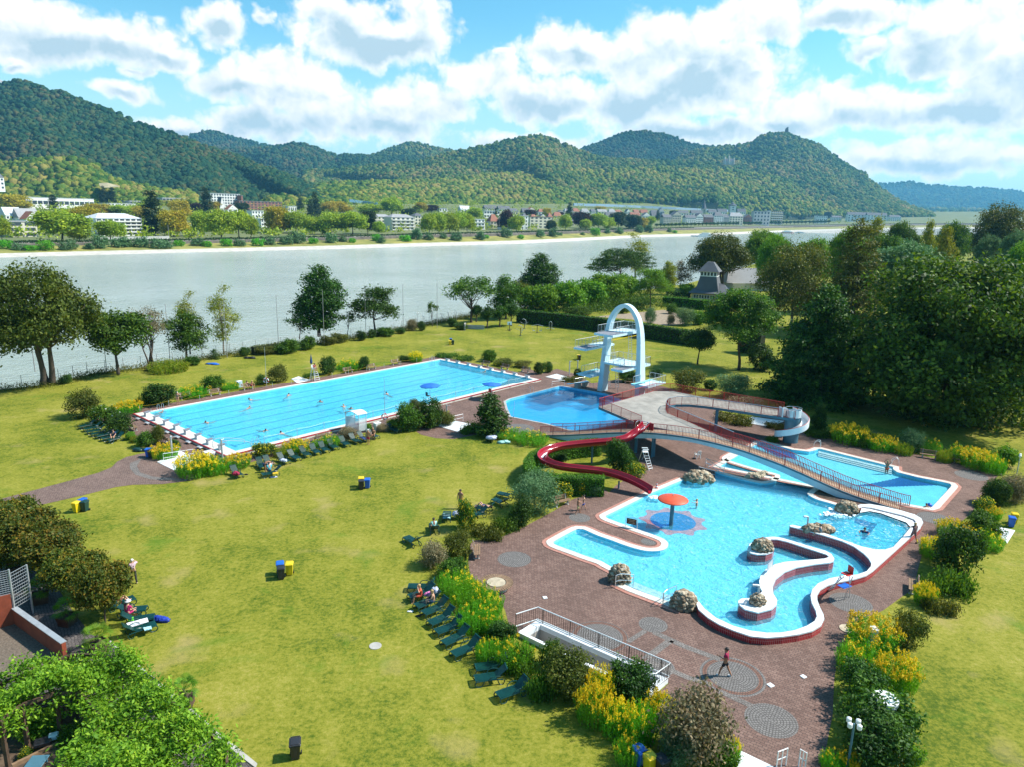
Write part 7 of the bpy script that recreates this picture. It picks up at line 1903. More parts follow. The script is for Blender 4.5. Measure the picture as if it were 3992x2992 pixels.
for kind,x,y,w,h,dist,lab in[('broad',1180,480,280,150,300,'dark green tree crown beyond the cedar, nearest the river'),('yellowtree',920,500,230,165,300,'yellowish treetop left of the far dark crown'),('yellowtree',1385,600,170,230,260,'ochre tree between far dark crowns'),('broad',1580,520,290,190,280,'dark round tree behind the plane tree crown'),('yellowtree',1540,640,230,210,240,'yellow green tree just above the plane tree'),('broad_dark',1990,560,520,400,330,'big olive tree mass at the upper right edge'),('cedar',1890,620,230,220,250,'grey green tree above the plane tree'),('cedar',2120,640,230,290,240,'pale grey green tree at the right edge'),('brightbroad',2190,760,260,300,180,'yellow green tree at the right edge below the grey one'),('brightbroad',430,620,340,160,240,'bright green tree by the river behind the weeping tree'),('brightbroad',60,660,280,240,230,'bright green tree left of the weeping tree'),('broad',1000,640,360,210,230,'mid green tree behind cedar')]:
 p=a4(x,y);d=ray(*p);X=AT(p,dist);X[2]=max(X[2],0);X[2]=0
 q9(kind,None,a4(x,y-h),w/2.211,lab,gT,X=X)
for x,y,w,h,lab in[(70,420,330,330,'rearmost globe maple, cut by the left edge'),(175,500,380,330,'second globe maple from the back on the left'),(330,560,370,300,'third globe maple, with the most orange crown'),(20,560,260,260,'dark globe maple half outside the left edge'),(485,700,340,285,'fourth globe maple beside the turquoise sunshade'),(652,838,315,345,'nearest globe maple with visible trunk by the loungers')]:
 S('globe',k2,x,y,w,h,lab,'globe maples along the terrace')
gS='shrubs and perennials round the pools'
SH=[('bush_olive',b1,735,505,290,255,'brown green round bush alone on the left lawn'),('bush_white',b1,905,565,240,185,'bush with white flowers above the short lounger row'),('bush_dark',b1,1040,645,240,175,'dark green bush at the right end of the short lounger row'),('bush_dark',b1,1385,400,280,200,'big dark bush at the river side left corner of the lap pool'),('goldenrod',b1,1110,470,200,110,'yellow flowered weeds left of the lap pool corner'),('greenweeds',b1,1240,400,130,95,'yellow green weeds beside the big dark bush'),('goldenrod_green',b1,1665,325,240,95,'bright weeds behind the dark bench at the lap pool'),('bush',b1,1850,265,200,145,'round green bush behind the wooden bench'),('goldenrod_green',b1,1985,268,140,75,'bright weeds left of the pale blue cabinet'),('bush_dark',b1,575,215,115,90,'small dark bush at the river fence'),('bush',b1,1255,760,150,150,'green bush left of the reddish slim shrub'),('bush_red',b1,1365,740,110,190,'slim dark reddish shrub at the pool corner bed'),('goldenrod',b1,1420,850,200,120,'yellow flowers behind the bins by the footbath'),('bush_dark',b1,1515,800,100,110,'dark small bush behind the shower column'),('bush_bright',b1,1125,700,90,70,'small pale green tuft right of the short lounger row'),('greenweeds',b1,1180,720,100,60,'low yellow green weeds in the corner bed'),('goldenrod',b1,1680,1000,290,190,'large goldenrod clump beside the white footbath'),('goldenrod_green',b1,1850,985,220,150,'green goldenrod clump right of the large yellow one'),('goldenrod',b1,2050,935,200,115,'goldenrod clump near the lone lounger'),('bush_olive',b2,190,425,180,170,'brownish bush beyond the lap pool by the left lifebuoy'),('bush',b2,55,450,130,105,'green bush left of the lifebuoy pole'),('bush_dark',b2,612,350,150,160,'dark bush right of the lifeguard chair'),('goldenrod_green',b2,800,312,200,95,'bright yellow green bed behind the far benches'),('bush_dark',b2,925,308,100,118,'dark egg shaped bush behind the far bench'),('bush',b2,1275,240,100,60,'low bush by the far end of the lap pool'),('goldenrod',b2,1370,240,110,90,'tall yellow plants by the far end of the lap pool'),('bush',b2,2005,240,120,110,'spiky green bush behind the far starting blocks'),('greenweeds',b2,2110,275,130,50,'low weeds behind the far starting blocks'),('cover',b2,1650,200,180,35,'low green strip at the far pool corner'),('cover',b2,1800,222,180,35,'low green strip behind the far starting blocks'),('cover',b2,440,380,90,40,'low green plant beside the lifeguard chair'),('bush_flower',b2,70,1060,240,115,'yellow flowering perennials at the left end of the lounger row'),('goldenrod',b2,350,1015,200,95,'yellow flowers in front of the half hidden bench'),('greenweeds',b2,230,1060,150,80,'weeds behind the lounger with clothes'),('tallweeds',b2,640,965,170,95,'tall grassy weeds behind the lounger row'),('tallweeds',b2,530,985,110,70,'grassy weeds below the bench seen from behind'),('bush_dry',b2,790,905,170,105,'dusty shrub left of the glass shower shelter'),('bush_bright',b2,965,845,70,65,'small bright bush right of the shower shelter'),('bush_dry',b2,1085,850,110,75,'dry weeds in front of the white cabinet'),('bush_flower',b2,1190,830,140,95,'yellow green shrub by the near lifebuoy'),('bush',b2,1320,835,260,240,'large loose bush left of the bins at the lap pool'),('bush_dark',b2,1500,815,210,255,'tall dark bush under the left parasol'),('bush_red',b2,1625,795,170,130,'rusty shrub behind the footbath rail'),('bush_olive',b2,1380,690,170,120,'thin tall shrub against the lap pool water'),('colshrub',b2,2010,880,320,340,'tall leafy bushy tree between lap pool and diving pool'),('cover',b2,1850,862,180,85,'low green ground cover by the footbath'),('tallweeds',b3,210,1345,260,80,'yellow green weeds left end below the footbridge'),('tallweeds',b3,380,1390,260,100,'yellow green weeds beside the clipped hedge'),('bush_dark',b3,445,790,100,110,'dark round bush at the far lap pool end'),('bush_dark',b3,520,775,90,95,'second dark bush at the far lap pool end'),('bush_olive',b3,150,715,180,65,'low rusty weeds behind far benches'),('bush_olive',b3,300,730,160,60,'low dry weeds behind the last far bench'),('ball',b3,776,828,64,84,'ball shaped bush on a stem beside the metal columns'),('bush_dark',b3,842,810,60,50,'small dark bush behind the left springboard'),('cover_dry',b3,745,852,190,40,'yellow brown ground cover below the ball shaped bush'),('bush_dark',b3,1205,860,190,125,'dark dense bush behind the bench at the tower'),('bush_dark',b3,1460,810,130,70,'dark bush seen through the right tower platform'),('bush',b3,30,665,110,95,'dark green bush by the far lap pool benches'),('bush_olive',b3,1720,945,280,210,'round olive bush behind the platform railing'),('ball',b3,1920,935,110,95,'dark ball bush behind the platform railing'),('bush_grey',b3,2110,1010,300,240,'wide grey green shrub behind the curved walkway'),('bush_dry',e3,640,185,200,85,'dry brown perennials below the grey green shrub'),('colshrub',e3,1097,328,105,175,'slim dark columnar shrub right of the spiral slide'),('cover_dry',e3,590,262,220,55,'yellow green ground cover under the walkway'),('cover_dry',e3,835,302,120,40,'yellow low plants beside the blue column'),('cover',e3,815,385,80,35,'low dark plant left of the spiral slide foot'),('cover',e3,1090,345,160,35,'low green plants below the columnar shrub'),('bush_dark',g4,870,635,240,300,'dense green bush inside the loop of the red slide'),('bush_flower',g4,1000,665,200,120,'yellowish shrub near the ladder chair'),('bush_dark',g4,380,545,160,85,'dark low bush inside the slide loop'),('bush_grey',g4,180,945,380,350,'large grey green willow shrub beside the clipped hedge'),('bush_flower',g4,410,845,190,145,'bush of bright yellow daisies behind the wooden bench'),('bush_flower',g4,560,800,150,125,'yellow flowering shrub in front of the clipped hedge'),('bush_grey',g4,665,805,150,130,'grey leaved shrub with few yellow flowers by the hedge end'),('bush_dark',n2,1390,445,230,230,'dark large leaved bush at the foot of the willow shrub'),('cover_dry',n2,1120,530,280,110,'brownish low plants beside the paving edge'),('cover',n2,1280,470,240,110,'low green plants below the willow shrub'),('bush_flower',n2,915,475,190,270,'slim tall shrub with pink flowers on the lawn edge'),('bush_dry',n2,640,790,240,235,'dry leafed shrub with pale brown leaves'),('bush_olive',n2,850,715,250,245,'olive shrub beside the wooden bench'),('bush',n2,815,880,260,170,'fresh green low shrub above the tall weeds'),('tallweeds',n2,830,1010,280,180,'tall bright weeds at the top of the weed bed'),('tallweeds',n2,960,1130,320,220,'tall bright weeds next to the ring bench'),('goldenrod_green',n2,1110,1200,240,210,'tall weeds with a few yellow tips below the ring bench'),('tallweeds',n2,990,1330,280,210,'tall bright weeds in the middle of the bed'),('tallweeds',n2,1150,1360,200,170,'tall bright weeds by the stair railing corner'),('bush_dark',n2,1235,1455,260,190,'dark dense bush left of the sunken stair'),('tallweeds',n2,1120,1610,220,190,'tall weeds beside the lowest lounger'),('tallweeds',n2,1330,1650,320,230,'tall weeds in front of the sunken stair parapet'),('cover',n5,60,600,300,160,'green low plants behind the solitary lounger'),('cover',n5,260,780,300,180,'dark leaved low plants below the reddish shrub'),('bush_red',n5,470,800,420,430,'reddish brown tall shrub beside the sunken stair'),('bush',n5,330,560,200,270,'feathery green shrub at the stair parapet'),('goldenrod',n5,740,850,230,300,'goldenrod between the reddish shrub and the dark bush'),('bush_dark',n5,1000,850,420,340,'glossy dark green bush in front of the stair railing'),('goldenrod',n5,690,1040,280,330,'goldenrod with strong yellow plumes at the lawn edge'),('goldenrod',n5,880,1130,280,300,'goldenrod second from the lawn edge'),('goldenrod_green',n5,1080,1180,300,330,'green goldenrod in the middle of the corner bed'),('goldenrod',n5,1250,1010,220,240,'goldenrod below the end of the stair railing'),('goldenrod_green',n5,1000,1370,240,220,'green goldenrod above the blue bin'),('bush_dry',n5,1560,1330,640,660,'big dry shrub with brown seed heads at the bottom edge'),('bush_grey',n5,1420,1400,330,300,'blue green leaves under the big dry shrub'),('bush',n5,1790,1440,330,290,'green shrub with yellow tips at the bottom right of the dry shrub'),('goldenrod',n5,1890,1330,120,170,'goldenrod stems at the right side of the dry shrub'),('goldenrod',n6,1010,335,340,240,'bright goldenrod around the white cap on the right bed'),('goldenrod_green',n6,900,530,320,230,'yellow green tall plants left part of the right bed'),('bush_olive',n6,1290,345,270,300,'dark loose shrub right of the bright goldenrod'),('goldenrod',n6,1190,660,300,270,'goldenrod on the lawn side of the right bed'),('bush_dark',n6,920,770,400,300,'dark green shrub left of the white drum'),('bush',n6,1090,1010,560,350,'wide green shrub below the white drum'),('bush_dark',n6,1020,1250,560,360,'dark green shrub behind the lamp with four spotlights'),('goldenrod',n6,830,1310,170,140,'small goldenrod at the foot of the lamp'),('goldenrod',n6,1110,1310,200,130,'small goldenrod at the bottom right'),('tallweeds',n6,680,1300,160,140,'weeds at the paving edge bottom right'),('bush_bright',n6,1290,1290,200,190,'bright green bush at the bottom right lawn edge'),('bush_dark',n4,1830,1060,420,430,'large shrub at the right bed with short lamp inside'),('goldenrod',n4,1620,930,190,170,'goldenrod left of the large right shrub'),('goldenrod',n4,1800,760,240,150,'yellow flowers on top of the large right shrub'),('cover',n4,1740,1240,380,180,'green ground cover on the right lawn edge'),('goldenrod',n4,1550,1340,170,190,'small goldenrod beside the pale bench'),('cover_dry',n4,1670,1420,280,130,'dark ground cover below the small goldenrod'),('bush',n4,2050,770,280,240,'arching green shrub before the white footbath on the right'),('bush_dark',n4,2140,475,190,240,'dark shrub at the right end of the paving'),('bush_flower',n4,2060,570,190,160,'yellow dotted shrub at the right end of the paving'),('goldenrod_green',n4,2090,860,230,160,'yellow green shrub at the right lawn corner'),('goldenrod',n4,2130,600,140,110,'goldenrod left of the far blue bin'),('goldenrod',b4,900,725,270,170,'large goldenrod behind the teaching pool'),('greenweeds',b4,820,680,150,130,'tall green weeds left of the large goldenrod'),('goldenrod',b4,1185,785,210,135,'second goldenrod behind the teaching pool'),('cover',b4,1040,760,170,70,'low plants between the two goldenrods'),('bush_grey',b4,1440,800,210,200,'grey green shrub left of the dark benches'),('greenweeds',b4,1370,825,150,110,'grassy weeds below the grey green shrub'),('tallweeds',b4,1590,810,180,130,'tall grassy weeds behind the left dark bench'),('greenweeds',b4,1720,890,120,120,'tall weeds between the two dark benches'),('goldenrod_green',b4,1870,890,190,165,'tall weeds behind the right dark bench'),('goldenrod',b4,2010,940,240,170,'goldenrod right of the dark benches'),('goldenrod_green',b4,2140,985,180,180,'tall weeds at the far right corner of the paving'),('cover',b4,600,665,150,40,'low green plants beside the columnar shrub'),('bush_dry',k1,790,490,170,200,'yellow brown withering shrub at the right edge'),('bush_dark',k1,690,515,140,160,'dark upright shrub left of the withering one'),('bush_bright',k1,740,270,150,130,'small thin tree like shrub by the far right lamp'),('bush',a2,270,1490,210,130,'green bush beside the lone pole at the river fence'),('bush',a2,440,1460,150,125,'green bush at the foot of the dark poplar'),('bush_dark',a2,905,1385,100,90,'dark bush at the foot of the maple'),('bush_dark',a2,995,1360,70,75,'small dark bush right of the maple trunk'),('bush',a2,1110,1345,170,85,'green bush row at the river fence'),('bush_dark',a2,1240,1325,90,55,'low bush right of the green bush row'),('bush_dark',a2,1420,1300,75,85,'round dark bush near the double headed lamp'),('bush_dark',a2,1690,1265,100,75,'dark bush before the walnut tree'),('bush_dark',a2,1760,1290,130,60,'low dark bush beside the stair wall'),('greenweeds',a1,1450,1650,310,110,'bright yellow green mound on the lawn near the river'),('bush',a1,1660,1595,140,85,'green bush right of the bright mound'),('smallconifer',a1,1850,1545,90,110,'small young conifer near the birch'),('bush_dark',a1,2110,1520,100,85,'dark bush right of the birch'),('bush_dry',a1,1320,1640,120,60,'dry weeds left of the bright mound'),('bush_olive',a2,620,1420,160,80,'dry weeds at the fence below the poplar'),('bush_olive',a2,720,1400,160,85,'brownish weeds at the fence right of the poplar'),('bush_dry',a2,1340,1300,90,120,'pale thin weeds beside the double headed lamp'),('bush_olive',a2,90,1500,200,70,'low brown weeds at the fence left of the lone pole'),('bigleaf',a3,250,1130,364,260,'bright laurel leftmost behind the long hedge'),('bigleaf',a3,480,1120,322,286,'bright laurel second from left behind the long hedge'),('bigleaf',a3,640,1085,308,260,'bright laurel in the middle behind the long hedge'),('bigleaf',a3,800,1050,336,279,'bright laurel next to the locust tree'),('bigleaf',a3,950,1020,266,234,'bright laurel under the wide dark tree'),('bush',a3,560,1160,220,75,'low garden shrubs behind the long hedge'),('bush_olive',a3,60,1080,180,230,'olive bush beside the clipped trees'),('bush_olive',a3,110,1120,200,200,'brownish bush behind the hedge start'),('bush_grey',a3,1180,1240,100,150,'feathery conifer bush in the gravel garden'),('bush',a3,1370,1155,100,95,'green bush in the gravel garden near the pergola hedge'),('bush_grey',a3,1480,1255,170,165,'grey rounded bush in the gravel garden'),('bush_bright',a3,1590,1250,130,130,'pale green small tree in the gravel garden'),('bush',a3,1720,1230,160,160,'green bush right of the gravel garden'),('bush_bright',a3,1500,975,150,85,'bright bush left of the slate roofed house'),('bush_flower',a3,1640,1090,120,60,'low green bush before the slate roofed house'),('bush',a3,950,1150,90,110,'slim bush beside the arch top'),('bush_dry',a3,1360,1250,70,110,'thin young shrub in the gravel garden')]
for r in SH:S(*r[:6],r[6],gS)
def hedge(name,path,h,th_,lm,leaf,dens,lab9,base=0.0):
 P=[np.array([p[0],p[1]])for p in Q9([(p[0],p[1],0)for p in path],.5)]
 r9=np.random.default_rng(len(P))
 t=Q6(name,lab9,'hedge',(P[0][0],P[0][1],base))
 A=offset([(p[0],p[1],0)for p in P],th_/2-.08,closed=False);B=offset([(p[0],p[1],0)for p in P],-th_/2+.08,closed=False)
 poly=ccw([T_(a)for a in A]+[T_(b)for b in reversed(B)])
 MB().Q4(poly,base,base+h-.1).Q1('twig_core',M['core'],t)
 L=sum(np.linalg.norm(P[i+1]-P[i])for i in range(len(P)-1))
 n=int(L*(2*h+th_)*dens)
 s=r9.uniform(0,len(P)-1.001,n);i=s.astype(int);f=(s-i)[:,None]
 Pa=np.array(P);c=Pa[i]*(1-f)+Pa[i+1]*f
 d=Pa[i+1]-Pa[i];d/=np.linalg.norm(d,axis=1)[:,None];nn=np.stack([-d[:,1],d[:,0]],1)
 u=r9.uniform(0,2*h+th_,n)
 x=np.where(u<h,-th_/2,np.where(u<h+th_,u-h-th_/2,th_/2));z=np.where(u<h,u,np.where(u<h+th_,h,2*h+th_-u))
 top=(u>=h)&(u<h+th_)
 C=np.column_stack([c+nn*x[:,None],base+z])+r9.normal(size=(n,3))*leaf*.35
 N=np.column_stack([nn*np.sign(x)[:,None]*(~top)[:,None],top.astype(float)])
 V,Fq=q2(C,N,leaf,r9,.6,spread=.5)
 q3('foliage',V,Fq,LM[lm],t)
hp=Q5(GG(g4,[(715,349),(560,362),(400,385),(270,418),(180,462),(135,520),(140,570),(185,612),(270,637),(380,648),(500,652),(640,655),(755,662)],1.75),3)
hedge('clipped_hedge',hp,1.75,1.0,'clipped',.14,260,'clipped dark green U-shaped hedge wrapped round the red slide')
hedge('tall_hedge',[G(a3(40,1225)),G(a3(400,1265)),G(a3(740,1305)),G(a3(1110,1360)),G(a3(1480,1420)),G(a3(1640,1440))],3.0,1.4,'hedge',.34,30,'long high leafy hedge behind the fitness machines and tower')
hedge('tall_hedge',[G(a3(1960,1480)),G(a3(2140,1520))],4.0,1.4,'hedge',.34,30,'dark hedge piece behind the tall lawn tree')
hedge('garden_hedge',[G(a3(1290,1085)),G(a3(1480,1100)),G(a3(1690,1125))],2.6,1.2,'clipped',.36,30,'garden hedge in front of the slate roofed house')
hedge('garden_hedge',[G(a3(1330,1015)),G(a3(1520,1035))],2.2,1.2,'dark',.36,30,'dark small hedge beside the slate roofed house')
hedge('river_hedge',[G(a2(-30,1510)),G(a2(150,1480)),G(a2(330,1455))],1.5,1.0,'brown',.22,40,'brownish low hedge on the river bank left of the poplar')
tag(MB().sheet(ccw([T_(p)for p in GG(a3,[(700,1180),(1000,1150),(1300,1120),(1500,1170),(1480,1240),(1330,1260),(1000,1200)])]),.012).Q1('garden_gravel',mat('garden_gravel',(0.26,0.20,0.14),.95,.25,1.5)),kind='structure')
r9=np.random.default_rng(66);q0=[G(a3(*p))for p in((30,1190),(700,1170),(1300,1085),(1690,1110),(1480,980),(950,1010),(330,1090))];C=[]
for i in range(260):
 w=r9.dirichlet(np.ones(7)*.6);X=sum(a*b for a,b in zip(w,q0));s_=r9.uniform(.7,2.0)
 C.append(X+r9.normal(size=(60,3))*np.array([s_*.6,s_*.6,s_*.4])+np.array([0,0,s_*.6]))
C=np.concatenate(C);C[:,2]=np.abs(C[:,2]);V,Fq=q2(C,r9.normal(size=C.shape),.4,r9,.6)
tag(q3('garden_undergrowth',V,Fq,LM['mid'],origin=T_(q0[0])),'dense low greenery filling the gardens beyond the long hedge','greenery',kind='stuff')
r9=np.random.default_rng(77);fe2=Q9([T_(p)for p in EDGE[1:14]],.5);Pa=np.array(fe2)[:,:2]
n=26000;i=r9.integers(0,len(Pa)-1,n);c=Pa[i]+r9.normal(size=(n,2))*1.0+np.array([.5,-.6])
C=np.column_stack([c,np.abs(r9.normal(size=n))*.38]);N=r9.normal(size=(n,3));V,Fq=q2(C,N,.34,r9,.22,droop=-2.0)
tag(q3('bank_weeds',V,Fq,LM['brown'],origin=T_(EDGE[5])),'dry weeds growing along the river fence','weeds',kind='stuff')
def make_palm():
 r9=np.random.default_rng(5);r=Q6('potted_palm','x','palm')
 mb=MB();w=.45
 mb.add([(-.36,-.36,0),(.36,-.36,0),(.36,.36,0),(-.36,.36,0),(-w,-w,.62),(w,-w,.62),(w,w,.62),(-w,w,.62)],[(3,2,1,0),(0,1,5,4),(1,2,6,5),(2,3,7,6),(3,0,4,7)])
 for z in(.05,.58):
  k=.37+.08*z/.6
  for a,b in(((-k,-k),(k,-k)),((k,-k),(k,k)),((k,k),(-k,k)),((-k,k),(-k,-k))):mb.Q7((a[0],a[1],z),(b[0],b[1],z),.06,.07)
 mb.box((0,0,.55),(.8,.8,.02));mb.Q1('tub',M['darkwood'],r)
 MB().Q2([(0,0,.5),(0,0,1.0)],[.13,.09],8).Q1('trunk',M['bark'],r)
 V,Fq=[],[]
 for k in range(26):
  a=2.4*k;el=r9.uniform(-.35,1.2);L=r9.uniform(.5,.75)
  d=np.array([math.cos(a)*math.cos(el),math.sin(a)*math.cos(el),math.sin(el)]);c=np.array([0,0,1.0])+d*L*.8
  sdv=np.cross(d,[0,0,1]);sdv/=np.linalg.norm(sdv)+1e-6;upv=np.cross(sdv,d)
  for j in range(11):
   f=-1.25+2.5*j/10;dd=d*math.cos(f)+sdv*math.sin(f);e=c+dd*.46-np.array([0,0,.12]);q=np.cross(dd,upv)*.022
   b=len(V);V+=[c-q*.4,c+dd*.25+q,e,c+dd*.25-q];Fq.append((b,b+1,b+2,b+3))
  q=sdv*.012;b=len(V);V+=[np.array([0,0,.95])-q,np.array([0,0,.95])+q,c+q,c-q];Fq.append((b,b+1,b+2,b+3))
 q3('fronds',V,Fq,LM['bright'],r)
 return r
PALM=Proto(make_palm)
for p,s_,lab in[((315,395),1.0,'potted palm in a wooden tub next to the wire mesh panel'),((520,562),.95,'potted palm in a wooden tub between the two others'),((755,772),1.0,'potted palm in a wooden tub nearest the vine pergola'),((110,175),.9,'potted palm in the dark corner behind the mesh fence'),((1420,1190),.95,'dark potted palm rising behind the vines at the lawn edge'),((1120,1690),.9,'small palm fronds at the bottom edge of the lawn')]:
 PALM.place(T_(G(n1(*p))),random.uniform(0,6),lab,'palm','potted palms on the terrace',s_)
poly=[(-260,1010),(0,985),(260,890),(520,775),(620,765),(830,790),(1050,920),(1270,1095),(1450,1240),(1640,1400),(1740,1500),(1740,1660),(1500,1800),(400,1800),(480,1600),(620,1450),(800,1290),(680,1130),(600,1050),(420,1060),(160,1150),(0,1270),(-260,1400)]
PG=[G(n1(*p),2.7)for p in poly]
cen=sum(PG)/len(PG)
t=Q6('vine_pergola','dark wooden pergola overgrown with bright green vines in the bottom left corner','pergola',(cen[0],cen[1],0))
P2=[(p[0],p[1])for p in PG]
def inside(x,y):
 c=False;n=len(P2);j=n-1
 for i in range(n):
  if(P2[i][1]>y)!=(P2[j][1]>y)and x<(P2[j][0]-P2[i][0])*(y-P2[i][1])/(P2[j][1]-P2[i][1])+P2[i][0]:c=not c
  j=i
 return c
r9=np.random.default_rng(3);xs=np.array(P2);lo_,hi_=xs.min(0),xs.max(0);cl=[]
while len(cl)<620:
 x,y=r9.uniform(lo_[0],hi_[0]),r9.uniform(lo_[1],hi_[1])
 if inside(x,y):cl.append((x,y,2.6+r9.uniform(-.3,.4)+.75*math.sin(x*1.1+.7*math.sin(y))*math.cos(y*1.3)))
for i in range(len(P2)):
 a,b=np.array(P2[i]),np.array(P2[(i+1)%len(P2)])
 for k in range(int(np.linalg.norm(b-a)/.28)):
  q=a+(b-a)*r9.random();cl.append((q[0]+r9.normal()*.12,q[1]+r9.normal()*.12,2.6-abs(r9.normal())*.65))
cl=np.array(cl);nl=62
C=np.repeat(cl,nl,0)+r9.normal(size=(len(cl)*nl,3))*np.array([.24,.24,.17]);N=np.tile(np.array([0,0,1.0]),(len(C),1))+r9.normal(size=C.shape)*.4
V,Fq=q2(C,N,.2,r9,.45,droop=.6);q3('vine',V,Fq,LM['vine'],t)
inn=[PG[i]for i in(13,14,15,16,17,18,19,20,21)];
for p in inn+[PG[i]for i in(1,3,5,7,9,11)]:MB().Q7((p[0],p[1],0),(p[0],p[1],2.5),.16).Q1('post',M['darkwood'],t)
for L in(inn,[PG[i]for i in range(0,12)]):
 for i in range(len(L)-1):MB().Q7((L[i][0],L[i][1],2.45),(L[i+1][0],L[i+1][1],2.45),.1,.18).Q1('beam',M['darkwood'],t)
fl_=[G(n1(*p))for p in[(-150,1450),(100,1300),(430,1190),(640,1180),(680,1290)]]
t=Q6('board_fence','low curved dark slatted wooden fence under the pergola','fence',T_(fl_[2]));mb=MB()
for z in(.12,.3,.48,.66,.84):
 for i in range(len(fl_)-1):mb.Q7((fl_[i][0],fl_[i][1],z),(fl_[i+1][0],fl_[i+1][1],z),.04,.13)
mb.Q1('slats',M['darkwood'],t);mb=MB()
for p in fl_:mb.Q7((p[0],p[1],0),(p[0],p[1],.95),.1)
mb.Q1('post',M['darkwood'],t)
tag(MB().sheet(ccw([T_(p)for p in GG(n1,[(-200,1480),(120,1330),(430,1220),(650,1210),(780,1300),(600,1480),(380,1660),(380,1800),(-200,1800)])]),.022).Q1('bare_planting_bed',M['soil']),kind='structure')
S('bush_bright',n1,320,1400,330,150,'leafy bright plants inside the pergola court',gS);S('bush_flower',n1,210,1600,130,90,'yellowish plant in the pergola court',gS);S('bush',n1,560,1500,260,170,'dark plants below the pergola vines',gS)
A,B=G(n1(90,1640),.5),G(n1(500,1440),.5);c=(A+B)/2
t=Q6('raised_bed','wooden edged raised bed in the pergola court','planter',(c[0],c[1],0));MB().Q7((A[0],A[1],.25),(B[0],B[1],.25),.14,.5).Q1('edge_board',M['wood'],t);MB().Q7((A[0]+.4,A[1]-.5,.2),(B[0]+.4,B[1]-.5,.2),.9,.4).Q1('soil',M['soil'],t)
X=G(n1(330,1480),.5);tag(MB().box((X[0],X[1],.58),(.7,.5,.2),.5,.03).Q1('planter_box',M['black'],origin=(X[0],X[1],.48)),'black plastic planter box on the raised bed','planter')
X=G(n1(415,1440),.5);tag(MB().box((X[0],X[1],.62),(.4,.3,.26),.5,.03).Q1('storage_box',M['lightblue'],origin=(X[0],X[1],.5)),'pale blue box on the raised bed','box')
X=G(n1(275,1630),.6);tag(MB().box((X[0],X[1],.62),(.75,.9,.06),.1,.02).box((X[0]-.28,X[1]-.3,.3),(.06,.06,.6)).box((X[0]+.28,X[1]+.3,.3),(.06,.06,.6)).box((X[0]+.28,X[1]-.3,.3),(.06,.06,.6)).box((X[0]-.28,X[1]+.3,.3),(.06,.06,.6)).Q1('garden_table',M['bluegrey'],origin=(X[0],X[1],0)),'blue grey slatted table at the bottom left','table')
XS=[-1200,-400,0,350,700,1000,1300,1650,2000,2250,2500,2750,3000,3200,3400,3700,4400]
YW=[1075,1022,1003,993,984,977,970,959,950,938,924,918,905,899,893,890,890]
YP=[985,958,948,942,938,931,924,914,906,899,892,886,882,878,874,872,872]
def fy(tab,x):return float(np.interp(x,XS,tab))
def dw(x):
 d=float(G((x,fy(YW,x)),-7.0)[1])
 return 2300.0 if d<=0 else min(2300.0,d)
def farpt(x,y,dist):return AT((x,y),dist)
ROWS=[(0.0,1.0),(0.30,1.035),(0.72,1.085),(0.76,1.09),(1.0,1.092),(1.0,1.10),]
def row_pt(x,fr,df):
 y=fy(YW,x)*(1-fr)+fy(YP,x)*fr
 return farpt(x,y,dw(x)*df)
XG=np.linspace(-1150,4300,150)
M['beach']=mat('river_shingle',(0.40,0.37,0.32),0.95,0.2,0.25,col2=(0.56,0.52,0.46))
M['bankgrass']=mat('bank_grass',(0.14,0.16,0.03),0.95,0.3,0.05,col2=(0.30,0.26,0.06))
M['quay']=mat('quay_wall',(0.10,0.085,0.07),0.9,0.3,0.2)
M['prom']=mat('promenade',(0.28,0.26,0.22),0.9,0.15,0.05)
M['townground']=mat('town_ground',(0.09,0.12,0.035),0.95,0.4,0.02,col2=(0.16,0.17,0.06))
jit=np.random.default_rng(4)
def rgrid(specs,name,m):
 rows=[[T_(row_pt(x,fr,df))for x in XG]for fr,df in specs]
 tag(MB().grid(rows).Q1(name,m),kind='structure')
under=[[(p[0],p[1],-9)for p in[row_pt(x,0.0,0.995)for x in XG]],[T_(row_pt(x,0.0,1.0))for x in XG]]
rows=under+[[T_(row_pt(x,.30,1.035))for x in XG]]
tag(MB().grid(rows).Q1('far_beach',M['beach']),kind='structure')
rgrid([(0.30,1.035),(0.55,1.06),(0.74,1.085)],'far_bank_grass',M['bankgrass'])
rgrid([(0.74,1.085),(0.97,1.087)],'far_quay_wall',M['quay'])
rgrid([(0.97,1.087),(1.04,1.13)],'far_promenade',M['prom'])
def town_y(x,u):return fy(YP,x)-3-u*np.interp(x,[0,1500,2600,3400],[150,120,95,45])
def town_d(x,u):return dw(x)*(1.13+u*np.interp(x,[-1000,0,1500,2500,3400],[2.0,1.9,1.35,1.0,.7]))
us=[0,.1,.25,.5,.8,1.0]
rows=[[T_(farpt(x,town_y(x,u),town_d(x,u)))for x in XG]for u in us]
tag(MB().grid(rows).Q1('far_town_ground',M['townground']),kind='structure')
def on_town(x,y):
 "point on the town ground seen at pixel x, y"
 u=max(0.0,min(1.0,(fy(YP,x)-3-y)/np.interp(x,[0,1500,2600,3400],[150,120,95,45])))
 return farpt(x,y,town_d(x,u))
def fplant(kind,x,y,w,h,lab9,group,X=None):
 X=on_town(x,y)if X is None else X
 k=TK[kind];mp=MPP(X)
 o=k.proto.place(T_(X-np.array([0,0,.5])),random.uniform(0,6.28),lab9,None,group,(w*mp/k.W,w*mp/k.W,h*mp/k.H));return o
gF='trees on the far bank'
